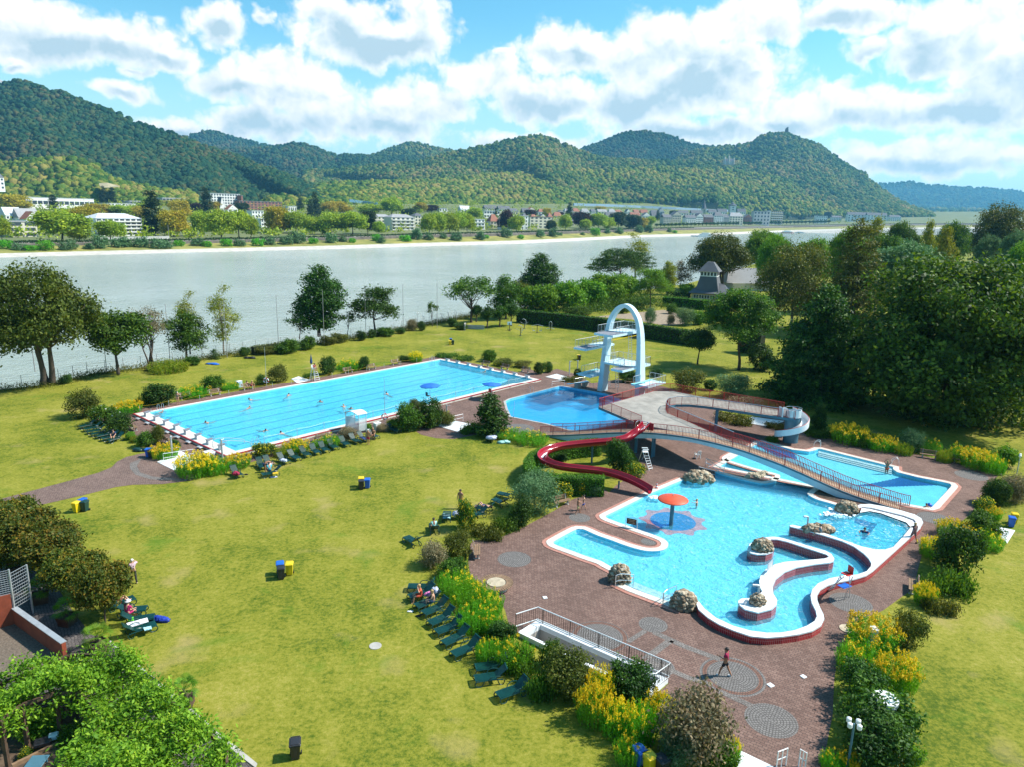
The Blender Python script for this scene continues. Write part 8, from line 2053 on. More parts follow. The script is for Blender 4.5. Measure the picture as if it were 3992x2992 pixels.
FT=[('far_round',a1,20,530,150,240,'bright plane tree cut by the left edge on the far promenade'),('far_round',a1,540,530,420,290,'wide plane tree with thick trunk at far left promenade'),('far_round2',a1,690,535,180,160,'smaller plane tree right of the wide one'),('far_round',a1,955,530,240,200,'single round tree before the graffiti wall'),('far_cypress',a1,1330,480,200,380,'tall dark sequoia left of the pale pole'),('far_yellow',a1,1500,490,240,240,'yellowish tree beside the tall sequoia'),('far_yellow',a1,1550,350,180,180,'olive round tree above the yellowish one'),('far_round2',a1,1745,480,180,220,'dense plane tree left in the group opposite the poplar'),('far_round',a1,1910,510,260,270,'big plane tree in the middle of the group opposite the poplar'),('far_round',a1,2060,500,230,250,'plane tree right in the group opposite the poplar'),('far_round2',a1,2165,500,130,190,'small plane tree at the right end of that group'),('far_yellow',a1,130,270,260,150,'yellow green tree before the long flat hall'),('far_cypress',a1,465,260,90,130,'dark tree in front of the long flat hall'),('far_yellow',a1,740,450,230,230,'yellowing trees left of the terraced apartment house'),('far_yellow',a1,850,310,230,110,'yellow treetop behind the terraced apartment house'),('far_round',a1,1040,310,230,100,'green treetop behind the terraced apartment house'),('far_cypress',a1,1785,330,110,260,'dark cypress left of the white office block'),('far_copper',a1,1700,300,110,110,'reddish tree left of the white office block'),('far_yellow',a1,1830,290,160,110,'yellow green tree below the white office block'),('far_dark',a1,2090,290,110,100,'dark cedar below the white office block'),('far_yellow',a1,1240,340,180,120,'yellow treetop left of the sequoia'),('far_round',a1,1200,290,190,80,'green treetop left of the sequoia'),('far_conifer',a1,900,200,80,150,'slim poplar beneath the hill meadow'),('far_conifer',a1,975,200,90,140,'dark slim conifer beneath the hill meadow'),('far_yellow',a2,190,460,220,240,'yellow topped plane tree opposite the maple'),('far_round',a2,340,460,240,200,'green plane tree right of the yellow topped one'),('far_round2',a2,480,470,160,160,'low round plane tree on the promenade'),('far_round',a2,640,470,230,200,'round plane tree left of the dark one'),('far_round',a2,830,470,240,210,'big leafy plane tree left of the pale apartment block'),('far_dark',a2,960,465,150,210,'dark tree against the pale apartment block'),('far_round2',a2,1055,470,110,120,'small tree in front of the pale apartment block'),('far_conifer',a2,510,330,110,230,'tall pointed dark conifer above the promenade trees'),('far_conifer',a2,470,340,90,180,'lower dark conifer beside the pointed one'),('far_conifer',a2,375,260,80,110,'dark conifer right of the brick building'),('far_yellow',a2,700,290,230,110,'yellow tree behind promenade trees'),('far_yellow',a2,620,300,150,110,'pale yellow tree right of the pointed conifer'),('far_round',a2,985,310,210,110,'bright treetop behind the dark tree'),('far_round',a2,1165,310,190,170,'high round tree behind the pale apartment block'),('far_dark',a2,1320,330,140,90,'dark round tree at the end of the apartment block'),('far_copper',a2,1510,280,110,70,'reddish brown tree behind the plane tree row'),('far_yellow',a2,1410,280,110,90,'brownish treetop left of the reddish one'),('far_round',a2,1490,475,150,200,'left plane tree of the trimmed row'),('far_round2',a2,1570,475,150,200,'second plane tree of the trimmed row'),('far_round',a2,1660,470,160,200,'third plane tree of the trimmed row'),('far_round2',a2,1740,470,150,200,'fourth plane tree of the trimmed row'),('far_round',a2,1815,465,130,190,'last plane tree of the trimmed row'),('far_round',a2,1875,350,150,120,'round tree above the white villa'),('far_copper',a2,2150,430,140,180,'dark copper beech right of the white villa'),('far_conifer',a2,2010,410,40,90,'slim dark cypress beside the white villa'),('far_conifer',a2,2060,330,45,90,'slim dark cypress above the copper beech'),('far_round',a3,30,470,140,180,'round tree left of the balcony block'),('far_dark',a3,325,445,90,105,'dark oval tree in front of the balcony block'),('far_round',a3,450,440,110,155,'rounded tree right of the balcony block'),('far_conifer',a3,485,340,80,150,'big dark conifer above the town'),('far_copper',a3,585,420,150,155,'wide copper beech on the far bank'),('far_round2',a3,625,435,100,100,'pale green small tree before the copper beech'),('far_round',a3,735,435,150,160,'rounded tree right of the copper beech'),('far_round2',a3,825,440,100,120,'small round tree in the far group'),('far_dark',a3,905,420,150,150,'dark tree in the middle of the far group'),('far_dark',a3,1030,440,150,150,'dark round tree at the end of the far group'),('far_yellow',a3,1115,440,100,120,'yellow green tree at the end of the far group'),('far_round2',a3,1185,400,90,90,'tree where the old town starts'),('far_conifer',a3,1245,350,50,90,'pointed conifer where the old town starts'),('far_dark',a3,1380,320,70,60,'dark tree among old town roofs'),('far_copper',a3,410,330,70,60,'reddish tree behind balcony block'),('far_copper',a3,150,320,100,70,'reddish tree above balcony block'),('far_yellow',a3,290,320,80,80,'olive tree above balcony block'),('far_yellow',a3,755,265,100,40,'yellow tree near the railway bank'),('far_copper',a4,180,330,90,60,'reddish tree right of the big hotel'),('far_round',a4,630,320,110,85,'round tree left of the long white block'),('far_dark',a4,520,340,60,70,'dark tree beside the pale corner house'),('far_dark',a4,290,350,60,35,'low dark tree near the landing stage')]
for r in FT:
 k,x,y,w,h=r[1],r[2],r[3],r[4],r[5];p=k(x,y);fplant(r[0],p[0],p[1],w/2.211,h/2.211,r[6],gF)
gB='willow bushes on the far shore'
r9=np.random.default_rng(8);i=0
TK['far_willow']=tree_builder('willow_bush','shrub',6,8,bushdome(6,8,6),'grey',70,20,.75,1.1,0,seed=71)
TK['far_shrub']=tree_builder('shore_bush','shrub',6,8,bushdome(6,8,6),'weeds',60,20,.75,1.1,0,seed=72)
for x0,x1,n in((0,900,17),(900,2000,19),(2000,2680,12)):
 for q in range(n):
  x=x0+(x1-x0)*(q+r9.uniform(.1,.9))/n;fr=r9.uniform(.38,.62)
  X=row_pt(x,fr,np.interp(fr,[.3,.74],[1.035,1.085]));wpx=r9.uniform(38,78)*np.interp(x,[0,2600],[1.15,.55]);hpx=wpx*r9.uniform(.5,.85)
  fplant('far_willow' if r9.random()<.6 else 'far_shrub',x,0,wpx,hpx,'%s shore bush from the left on the far bank'%ordw(i)if i<32 else 'small shore bush in the row before the old town',gB,X=X);i+=1
rows=[]
ln=Q9([T_(row_pt(x,1.02,1.10))for x in np.linspace(-400,2700,60)],4.0)
n=16000;ii=np.random.default_rng(5).integers(0,len(ln),n);rg=np.random.default_rng(6);C=np.array(ln)[ii]+rg.normal(size=(n,3))*np.array([2.5,2.5,.4])+np.array([0,0,.7])
V,Fq=q2(C,rg.normal(size=(n,3)),1.5,rg,.6);tag(q3('far_hedge_foliage',V,Fq,LM['farC'],origin=T_(ln[0])),'dark hedges and low greenery along the far promenade','greenery',kind='stuff')
rg=np.random.default_rng(16)
ln=[on_town(x,fy(YP,x)-6)for x in np.linspace(2560,3230,46)]
for q,X in enumerate(ln):
 fplant('pollard',0,0,17,15,'low clipped plane tree in the long row before the old town','clipped plane row before the old town',X=X)
def bmat(n,c,v=.05):return mat(n,c,.8,v,.2)
M['wall_white']=bmat('white_wall',(0.70,0.70,0.67));M['wall_cream']=bmat('cream_wall',(0.62,0.58,0.46));M['wall_brick']=bmat('red_brick_wall',(0.24,0.11,0.085));M['wall_grey']=bmat('grey_wall',(0.42,0.42,0.41));M['wall_beige']=bmat('beige_wall',(0.50,0.46,0.38));M['wall_ochre']=bmat('ochre_wall',(0.58,0.46,0.24))
M['slate']=bmat('slate_roof',(0.10,0.105,0.12),.15);M['paleroof']=bmat('pale_roof',(0.52,0.55,0.58));M['redroof']=bmat('red_roof',(0.27,0.10,0.06));M['greyroof']=bmat('grey_roof',(0.28,0.28,0.29),.1);M['pane']=mat('window_glass',(0.045,0.06,0.075),.2,.2,.5);M['balcony']=bmat('balcony',(0.66,0.66,0.64))
UNIT=None
def unit_pane():
 global UNIT
 if UNIT is None:
  UNIT=bpy.data.meshes.new('window');mb=MB().box((0,0,0),(1,1,1));UNIT.from_pydata(mb.v,[],mb.f);UNIT.materials.append(M['pane']);UNIT.update()
 return UNIT
def pane(parent,loc,dims,rz):
 o=bpy.data.objects.new('window',unit_pane());COL.objects.link(o);o.parent=parent;o.location=Vector(loc);o.scale=dims;o.rotation_euler=(0,0,rz)
def w1(x0,x1,yb,yt,lab,wm='wall_white',roof='flat',rm='slate',nx=5,ny=3,depth=14,roofh=.35,yaw=.55,balc=False,cat='building',name='town_house',X=None,dist=None,turret=None,winw=.5,winh=.5):
 xc=(x0+x1)/2
 X=on_town(xc,yb)if dist is None else AT((xc,yb),dist)
 mp=MPP(X);W=(x1-x0)*mp;H=(yb-yt)*mp
 t=Q6(name,lab,cat,T_(X),yaw-math.atan2(X[0],X[1]))
 hw=H*(1-roofh)if roof!='flat' else H
 d=depth
 MB().box((0,d/2,hw/2-2),(W,d,hw+4)).Q1('wall',M[wm],None).parent=t
 def par(o):o.parent=t;return o
 ov=.5
 if roof=='flat':par(MB().box((0,d/2,hw+.25),(W+1,d+1,.5)).Q1('roof',M[rm]))
 elif roof=='gable':
  a=[(-W/2-ov,-ov,hw),(W/2+ov,-ov,hw),(W/2+ov,d+ov,hw),(-W/2-ov,d+ov,hw),(-W/2-ov,d/2,H),(W/2+ov,d/2,H)]
  par(MB().add(a,[(0,1,5,4),(2,3,4,5),(0,4,3),(1,2,5),(3,2,1,0)]).Q1('roof',M[rm]))
 elif roof=='gablefront':
  a=[(-W/2-ov,-ov,hw),(W/2+ov,-ov,hw),(W/2+ov,d+ov,hw),(-W/2-ov,d+ov,hw),(0,-ov,H),(0,d+ov,H)]
  par(MB().add(a,[(0,4,5,3),(1,2,5,4),(0,1,4),(2,3,5),(3,2,1,0)]).Q1('roof',M[rm]))
  par(MB().add([(-W/2,-ov-.05,hw),(W/2,-ov-.05,hw),(0,-ov-.05,H-.6)],[(0,1,2)]).Q1('gable',M[wm]))
 else:
  k=min(W,d)*.4
  a=[(-W/2-ov,-ov,hw),(W/2+ov,-ov,hw),(W/2+ov,d+ov,hw),(-W/2-ov,d+ov,hw),(-W/2+k,d/2,H),(W/2-k,d/2,H)]
  par(MB().add(a,[(0,1,5,4),(2,3,4,5),(0,4,3),(1,2,5),(3,2,1,0)]).Q1('roof',M[rm]))
 for j in range(ny):
  z=hw*(j+.55)/ny
  for i in range(nx):
   x=-W/2+W*(i+.5)/nx
   pane(t,(x,-.02,z),(W/nx*winw,.16,hw/ny*winh),0)
  if balc:
   par(MB().box((0,-.7,z-hw/ny*.36),(W*.96,1.4,hw/ny*.30)).Q1('balcony',M['balcony']))
 if nx>1 and ny>0:
  for i in range(2):
   q=bpy.data.objects.new('window',unit_pane());COL.objects.link(q);q.parent=t;q.location=(W/2,d*(.3+.4*i),hw*.5);q.scale=(.16,1.4,hw/ny*.5)
 if turret:
  par(MB().Q3([(turret,hw),(turret,H*1.1),(turret*1.15,H*1.1),(.05,H*1.45)],10,(-W*.3,2,0)).Q1('turret',M[rm]))
 return t
def hs(k,x0,x1,yb,yt,*a,**kw):
 p0,p1=k(x0,yb),k(x1,yt);return w1(p0[0],p1[0],p0[1],p1[1],*a,**kw)
hs(a1,840,1245,485,295,'white terraced apartment house with stepped balconies behind the graffiti wall','wall_white','hip','paleroof',8,5,22,.22,balc=True,winw=.75)
hs(a1,95,330,495,365,'beige concrete block with open parking decks at the far left','wall_beige','flat','greyroof',2,3,20,winw=.75,winh=.6)
hs(a1,60,200,380,240,'white house with steep roof at far left above the parking block','wall_white','gable','paleroof',4,2,12,.5);hs(a1,170,350,380,250,'pale grey roofed house beside the white steep roofed one','wall_white','gable','greyroof',4,1,14,.6);hs(a1,230,350,385,275,'brown roofed house before the grey roofed one','wall_white','gablefront','redroof',2,2,12,.6)
hs(a1,200,830,250,160,'very long flat white factory hall with a blue window band','wall_white','flat','paleroof',14,1,40,winw=.85,winh=.32,name='factory_hall');hs(a1,-260,70,210,150,'left end of the flat pale factory halls','wall_grey','flat','paleroof',6,1,40,winh=.3,name='factory_hall');hs(a1,250,310,240,180,'dark red brick stair tower of the long factory hall','wall_brick','flat','greyroof',1,1,2,winw=.2)
hs(a1,930,1170,230,205,'low flat pale warehouse beneath the hill forest','wall_white','flat','paleroof',8,1,30,winh=.4,name='warehouse');hs(a1,1120,1300,215,185,'low dark fronted warehouse left of the sequoia','wall_grey','flat','paleroof',6,1,30,winw=.9,name='warehouse');hs(a1,1400,1620,220,160,'flat roofed school building right of the sequoia top','wall_grey','flat','paleroof',7,2,24,winw=.8)
hs(a1,1815,2090,260,125,'white six storey office block with brick ends and roof mast','wall_white','flat','paleroof',11,6,16,winw=.6,winh=.6,name='office_block');hs(a1,2085,2100,260,140,'brick end wall of the white office block','wall_brick','flat','greyroof',1,0,15)
hs(a2,-160,245,270,190,'red brick four storey building with white windows','wall_brick','flat','greyroof',12,4,16,winw=.5,name='brick_building');hs(a2,270,350,280,230,'white low building right of the brick one','wall_white','flat','paleroof',4,1,16);hs(a2,-40,70,360,270,'white flat houses among trees left of the yellow topped plane','wall_white','flat','paleroof',4,3,14);hs(a2,40,120,435,340,'white narrow house left of the yellow topped plane','wall_white','flat','paleroof',3,3,12)
hs(a1,1895,1945,290,150,'slate turret house below the white office block','wall_white','gablefront','slate',1,1,10,.7);hs(a1,1960,2060,300,215,'white gabled villa below the office block','wall_white','gablefront','redroof',2,2,10,.5)
hs(a2,1000,1190,420,300,'cream apartment house, left wing with balconies','wall_cream','hip','greyroof',5,4,16,.18,winw=.45);hs(a2,1150,1380,435,300,'cream apartment house, main wing with stepped terraces','wall_cream','hip','greyroof',5,4,18,.2,balc=True,winw=.5);hs(a2,1360,1450,410,290,'cream apartment house, right wing behind trees','wall_cream','hip','slate',3,4,14,.2)
hs(a2,1870,1975,430,345,'white villa with loggias beside the plane row','wall_white','flat','paleroof',3,3,12,balc=True);hs(a2,2010,2100,420,300,'brown roofed villa left of the copper beech','wall_beige','hip','redroof',3,2,12,.5);hs(a2,1950,2110,330,270,'white terraced flats above the villas','wall_white','flat','paleroof',6,2,14,winw=.7);hs(a2,1960,2080,270,220,'grey roofed long house above the terraced flats','wall_white','gable','slate',5,1,12,.6);hs(a2,2080,2200,280,225,'dark roofed gabled houses right of the long house','wall_white','gable','slate',4,1,12,.55);hs(a2,1755,1850,290,225,'pale gabled house behind the plane row','wall_white','gable','paleroof',3,1,12,.5);hs(a2,1570,1650,280,245,'low blue roofed hall behind the plane row','wall_white','flat','slate',3,1,12);hs(a2,2100,2210,430,395,'low dark house under the copper beech','wall_white','gable','slate',4,1,10,.45)
hs(a3,130,345,420,322,'white four storey block with recessed balconies','wall_cream','flat','redroof',5,4,14,winw=.5,winh=.45);hs(a3,60,135,430,315,'white narrow block left of the balcony block','wall_white','flat','paleroof',2,4,14,winw=.3);hs(a3,500,530,400,330,'brown house half hidden beside the copper beech','wall_beige','gable','slate',1,2,12,.4)
rg=np.random.default_rng(12)
q=0
for x in list(range(-10,1250,74)):
 for row in range(2):
  w=rg.uniform(55,95);yb=345-row*42+rg.uniform(-6,8);h=rg.uniform(42,66)
  ty=['gable','gablefront','hip'][int(rg.integers(3))]
  hs(a3,x+rg.uniform(-20,20),x+w,yb,yb-h,'%s small town house from the left in the %s row of roofs'%(ordw(q//2),'front' if row==0 else 'rear'),['wall_white','wall_cream','wall_white','wall_grey'][int(rg.integers(4))],ty,['slate','greyroof','slate','redroof'][int(rg.integers(4))],3,1,11,rg.uniform(.4,.6));q+=1
OT=[(1290,1370,385,300,'wall_beige','gable','slate','stone coloured old house at the left end of the old town front'),(1365,1450,385,275,'wall_beige','gablefront','slate','stepped stone house second in the old town front'),(1480,1580,385,305,'wall_white','gable','slate','white long house third in the old town front'),(1570,1640,385,290,'wall_white','gablefront','slate','white gabled house left of the small church tower'),(1640,1730,385,300,'wall_brick','gable','slate','brownish house below the small church tower'),(1725,1815,385,280,'wall_white','hip','slate','white mansard roofed hotel in the old town front'),(1810,1860,385,300,'wall_grey','gable','slate','grey narrow house right of the mansard hotel'),(1855,1985,390,285,'wall_cream','hip','greyroof','tall cream house below the white church tower'),(1985,2060,385,300,'wall_brick','gablefront','slate','dark gabled house right of the tall cream house'),(2060,2215,390,275,'wall_grey','flat','slate','grey five storey hotel at the right of the old town')]
for x0,x1,yb,yt,wm,rf,rm,lab in OT:hs(a3,x0,x1,yb,yt,lab,wm,rf,rm,5,4,16,.3,winw=.45)
for x0,x1,yb,yt,lab in[(1420,1520,310,265,'grey roofed house behind the old town front, left'),(1530,1640,310,262,'dark roofed house behind the old town front, middle left'),(1680,1760,300,255,'steep slate roof behind the mansard hotel'),(1760,1850,300,250,'large slate roof left of the white church tower'),(1930,2010,300,250,'brown gable behind the cream house'),(2020,2100,290,250,'slate roof behind the grey hotel')]:hs(a3,x0,x1,yb,yt,lab,'wall_white','gable','slate',4,1,12,.55)
hs(a4,-20,20,385,270,'white narrow hotel wing left of the ochre hotel','wall_white','flat','slate',2,5,14);hs(a4,18,130,385,272,'ochre striped hotel with many balconies','wall_ochre','flat','slate',6,6,16,balc=True,winw=.7)
for x0,x1,yb,yt,wm,rf,lab in[(140,210,350,310,'wall_white','gablefront','small gabled house right of the ochre hotel'),(215,320,320,275,'wall_white','gable','grey gabled houses above the landing stage'),(395,480,340,275,'wall_white','hip','large slate roofed house left of the pale corner house'),(410,515,375,312,'wall_white','flat','pale corner house at the river road'),(550,640,360,310,'wall_white','gable','dark roofed house beside the pale corner house'),(680,860,360,280,'wall_white','gable','long white apartment block, left part'),(850,1030,360,285,'wall_white','gable','long white apartment block, right part'),(1040,1150,355,305,'wall_white','hip','white house at the right end of the long block'),(440,510,235,190,'wall_white','gable','white villa on the wooded slope right'),(-230,0,350,320,'wall_grey','gable','low houses behind the ochre hotel')]:hs(a4,x0,x1,yb,yt,lab,wm,rf,'slate',6,3,14,.28,winw=.4)
def tower(k,x,yb,yt,w,lab,wm,spire_h,name='church_tower'):
 p=k(x,yb);X=on_town(*p);mp=MPP(X);W=w/2.211*mp;H=(yb-yt)/2.211*mp
 t=Q6(name,lab,'church tower',T_(X),0)
 a=MB().box((X[0],X[1],X[2]+H*(1-spire_h)/2),(W,W,H*(1-spire_h))).Q1('wall',M[wm],t)
 z=X[2]+H*(1-spire_h)
 if spire_h>.5:MB().Q3([(W*.62,0),(W*.35,H*spire_h*.35),(.1,H*spire_h)],8,(X[0],X[1],z)).Q1('spire',M['slate'],t)
 else:MB().Q3([(W*.66,0),(W*.62,H*spire_h*.25),(W*.30,H*spire_h*.45),(W*.26,H*spire_h*.7),(W*.1,H*spire_h*.8),(.05,H*spire_h)],12,(X[0],X[1],z)).Q1('dome',M['slate'],t)
 for i in range(2):pane(t,(0,-W/2,H*(1-spire_h)*(.55+.25*i)),(W*.25,.3,H*.07),0)
tower(a3,1885,300,190,52,'white church tower with a slate dome above the old town','wall_white',.32);tower(a3,1640,310,170,38,'small church tower with a slim slate spire','wall_beige',.58)
A,B=on_town(*a1(865,520)),on_town(*a1(1460,510));c=(A+B)/2;mp=MPP(c);Hh=26/2.211*mp
t=Q6('graffiti_wall','long pale wall with blue and black graffiti on the far promenade','wall',T_(c));MB().Q7((A[0],A[1],A[2]+Hh/2),(B[0],B[1],B[2]+Hh/2),.5,Hh).Q1('wall_panel',M['wall_grey'],t)
rg=np.random.default_rng(3);d=(B-A)
for u0,u1,m,lab in((.43,.52,'blue','blue graffiti'),(.82,.89,'binblack','black graffiti'),(.72,.8,'ytowel','orange graffiti')):
 mb=MB()
 for k in range(14):
  u=rg.uniform(u0,u1);v=rg.uniform(.2,.8);p=A+d*u;q=A+d*(u+rg.uniform(-.015,.02));mb.Q7((p[0],p[1]-.3,p[2]+Hh*v),(q[0],q[1]-.3,q[2]+Hh*rg.uniform(.2,.85)),.06,.5)
 mb.Q1('graffiti',M[m],t)
for p,top,lab in[(a1(1457,510),a1(1452,390),'thin mast at the end of the graffiti wall'),(a2(1410,470),a2(1410,360),'thin mast before the cream apartment house'),(a2(2090,455),a2(2090,340),'thin mast left of the copper beech')]:
 X=on_town(*p);h=(p[1]-top[1])*MPP(X);tag(MB().Q2([T_(X),(X[0],X[1],X[2]+h)],[.25,.12],6).Q1('mast',M['pole'],origin=T_(X)),lab,'mast')
X=on_town(*a1(1935,125));Xo=on_town(*a1(1935,260));tag(MB().Q2([(Xo[0],Xo[1]+6,Xo[2]+135/2.211*MPP(Xo)),(Xo[0],Xo[1]+6,Xo[2]+190/2.211*MPP(Xo))],[.3,.15],6).Q1('mast',M['pole'],origin=T_(Xo)),'roof mast on the white office block','mast')
rg=np.random.default_rng(90);C=[];K_=34
for q in range(1500):
 x=rg.uniform(-300,3500);u=rg.uniform(.05,1)**1.0;X=farpt(x,town_y(x,u),town_d(x,u));s_=rg.uniform(3,7.5)*(1+u)
 C.append(X+rg.normal(size=(K_,3))*np.array([s_*.55,s_*.55,s_*.38])+np.array([0,0,s_*.55]))
C=np.concatenate(C);V,Fq=q2(C,rg.normal(size=C.shape),2.6,rg,.7)
tag(q3('garden_foliage',V,Fq,LM['farA'],origin=T_(C[0])),'mass of small garden trees and hedges between the far houses','greenery',kind='stuff')
pts=[on_town(*a3(x,y))for x,y in((520,238),(800,245),(1100,255),(1400,268),(1700,280),(1850,285))]
t=Q6('railway_viaduct','long blue grey railway noise wall behind the town roofs','wall',T_(pts[0]));mb=MB()
for i in range(len(pts)-1):mb.Q7(T_(pts[i]+[0,0,8]),T_(pts[i+1]+[0,0,8]),3,7)
mb.Q1('wall_panel',bmat('blue_grey_panel',(0.20,0.30,0.40)),t)
pts=[on_town(*a2(x,y))for x,y in((800,195),(920,210),(1040,225))]
t=Q6('railway_viaduct','short blue grey railway piece among the trees','wall',T_(pts[0]));mb=MB()
for i in range(2):mb.Q7(T_(pts[i]+[0,0,4]),T_(pts[i+1]+[0,0,4]),3,6)
mb.Q1('wall_panel',bmat('blue_panel',(0.14,0.30,0.42)),t)
def boat(k,x0,x1,y,lab,hullm,deckm,h=.28,redband=False):
 pc_=k((x0+x1)/2,y);X=AT(pc_,0)if False else G(pc_,-7.0);
 if X[1]>2600:X=AT(pc_,2100)
 mp=MPP(X);L=(x1-x0)/2.211*mp;B=L*.17;Hh=L*h
 t=Q6('river_boat',lab,'boat',T_(X),R_(4));
 def hull(sc0,z0,z1,m,nm):
  pr=[(-.5,.8),(-.42,1),(.2,1),(.38,.7),(.5,.05)]
  top=[(L*a*sc0,-B/2*b)for a,b in pr]+[(L*a*sc0,B/2*b)for a,b in reversed(pr)]
  o=MB().Q4(ccw([(p[0],p[1],0)for p in top]),z0,z1).Q1(nm,m);o.parent=t
 hull(1.0,-.5,Hh*.30,M[hullm],'hull');hull(.82,Hh*.30,Hh*.58,M[deckm],'lower_deck');hull(.84,Hh*.58,Hh*.64,M['balcony'],'deck_rim');hull(.55,Hh*.64,Hh*.86,M[deckm],'upper_deck');hull(.58,Hh*.86,Hh*.9,M['balcony'],'roof')
 for i in range(10):pane(t,(-L*.36+L*.66*i/9,-B/2*.84,Hh*.44),(L*.045,.2,Hh*.12),0)
boat(a3,1595,1730,490,'white passenger ship at the landing stage','wall_white','wall_white');boat(a4,118,228,460,'red and white passenger ship on the right of the river','redroof','wall_white',.22);boat(a4,240,318,455,'flat dark barge right of the red ship','bluegrey','wall_white',.12)
A,B=G(a3(1480,455),-6.2),G(a3(1590,483),-6.2);c=(A+B)/2;t=Q6('landing_stage','floating landing stage beside the white ship','jetty',T_(c));MB().Q7(T_(A),T_(B),4,.8).Q1('walkway',M['galv'],t);MB().box((B[0],B[1],-6.6),(24,9,1.6)).Q1('pontoon',M['bluegrey'],t)
Hs=G(a3(1530,1040));He=G(a3(1850,1062));mp=MPP(Hs)
t=Q6('slate_house','small yellow house with slate roof and square lantern turret','house',T_(Hs))
d=(He-Hs);L=np.linalg.norm(d);ang=math.atan2(d[1],d[0]);dx=d/L;dy=np.array([-dx[1],dx[0],0])
def HL(x,y,z):q=Hs+dx*x+dy*y;return(q[0],q[1],z)
hw=2.6;Dp=8.0
MB().Q4(ccw([HL(0,0,0),HL(L,0,0),HL(L,Dp,0),HL(0,Dp,0)]),0,hw).Q1('wall',M['wall_ochre'],t)
w4=[HL(-.7,-.7,hw),HL(L+.7,-.7,hw),HL(L+.7,Dp+.7,hw),HL(-.7,Dp+.7,hw),HL(3.5,Dp/2,hw+4.0),HL(L-2,Dp/2,hw+2.6)]
MB().add(w4,[(0,1,5,4),(2,3,4,5),(0,4,3),(1,2,5)]).wall(w4[:4],hw-.25,hw).Q1('roof',M['slate'],t)
tx,ty,ts=4.6,Dp/2,2.5
MB().add([HL(tx-3.6,ty-3.6,hw+.3),HL(tx+3.6,ty-3.6,hw+.3),HL(tx+3.6,ty+3.6,hw+.3),HL(tx-3.6,ty+3.6,hw+.3),HL(tx-ts,ty-ts,hw+5.0),HL(tx+ts,ty-ts,hw+5.0),HL(tx+ts,ty+ts,hw+5.0),HL(tx-ts,ty+ts,hw+5.0)],[(0,1,5,4),(1,2,6,5),(2,3,7,6),(3,0,4,7)]).Q1('turret_base',M['slate'],t)
sq=lambda s:ccw([HL(tx-s,ty-s,0),HL(tx+s,ty-s,0),HL(tx+s,ty+s,0),HL(tx-s,ty+s,0)])
MB().Q4(sq(ts),hw+5.0,hw+6.6).Q1('turret_wall',M['white'],t)
for i in range(5):
 q=HL(tx-ts+ts*2*(i+.5)/5,ty-ts-.02,hw+5.8);pane(t,T_(np.array(q)-Hs),(.62,.08,1.0),ang)
 q=HL(tx+ts+.02,ty-ts+ts*2*(i+.5)/5,hw+5.8);pane(t,T_(np.array(q)-Hs),(.08,.62,1.0),ang)
r4=[HL(tx-ts-.7,ty-ts-.7,hw+6.5),HL(tx+ts+.7,ty-ts-.7,hw+6.5),HL(tx+ts+.7,ty+ts+.7,hw+6.5),HL(tx-ts-.7,ty+ts+.7,hw+6.5),HL(tx-1.0,ty-.9,hw+9.4),HL(tx+1.0,ty-.9,hw+9.4),HL(tx+1.0,ty+.9,hw+9.4),HL(tx-1.0,ty+.9,hw+9.4)]
MB().add(r4,[(0,1,5,4),(1,2,6,5),(2,3,7,6),(3,0,4,7),(4,5,6,7),(3,2,1,0)]).Q1('turret_roof',M['slate'],t)
for i in range(6):
 q=HL(1.6+(L-3)*i/5,-.03,1.45);o=MB().box((q[0],q[1],q[2]),(1.5,.1,1.2),ang).Q1('window_frame',M['white'],t)
 for s_ in(-.38,.38):
  q2=HL(1.6+(L-3)*i/5+s_,-.09,1.45);MB().box((q2[0],q2[1],q2[2]),(.6,.06,1.0),ang).Q1('pane',M['pane'],o)
Hr=G(a3(1960,960));t=Q6('shed','large grey roof half hidden behind trees right of the slate roofed house','house',T_(Hr));
MB().box((Hr[0]+4,Hr[1]+6,1.4),(16,9,2.8),.2).Q1('wall',M['wall_beige'],t);MB().add([(Hr[0]-5,Hr[1]+1,2.8),(Hr[0]+13,Hr[1]+1,2.8),(Hr[0]+13,Hr[1]+11.5,2.8),(Hr[0]-5,Hr[1]+11.5,2.8),(Hr[0]-3,Hr[1]+6,8.0),(Hr[0]+11,Hr[1]+6,8.0)],[(0,1,5,4),(2,3,4,5),(0,4,3),(1,2,5)]).Q1('roof',M['greyroof'],t)
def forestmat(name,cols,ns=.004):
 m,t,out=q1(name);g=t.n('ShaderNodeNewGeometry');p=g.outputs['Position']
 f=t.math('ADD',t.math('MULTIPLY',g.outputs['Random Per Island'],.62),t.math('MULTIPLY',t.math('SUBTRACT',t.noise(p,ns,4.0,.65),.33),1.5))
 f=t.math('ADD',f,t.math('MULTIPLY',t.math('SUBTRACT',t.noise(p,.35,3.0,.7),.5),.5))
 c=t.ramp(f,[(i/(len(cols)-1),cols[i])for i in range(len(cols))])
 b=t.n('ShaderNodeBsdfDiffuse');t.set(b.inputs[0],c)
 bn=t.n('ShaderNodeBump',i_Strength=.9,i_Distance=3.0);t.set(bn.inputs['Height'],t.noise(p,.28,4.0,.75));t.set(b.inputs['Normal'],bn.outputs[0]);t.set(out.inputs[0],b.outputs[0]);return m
M['forestdark']=forestmat('dark_forest',[(0.006,0.026,0.016),(0.013,0.045,0.024),(0.024,0.066,0.030),(0.050,0.085,0.030),(0.10,0.09,0.04)])  # these dark greens also carry the cloud shade painted onto left_hill
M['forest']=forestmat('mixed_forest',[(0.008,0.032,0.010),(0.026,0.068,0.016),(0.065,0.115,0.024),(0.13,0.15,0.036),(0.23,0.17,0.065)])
M['forestlight']=forestmat('sunny_forest',[(0.012,0.045,0.010),(0.040,0.095,0.016),(0.095,0.15,0.022),(0.17,0.19,0.032),(0.26,0.21,0.06)])
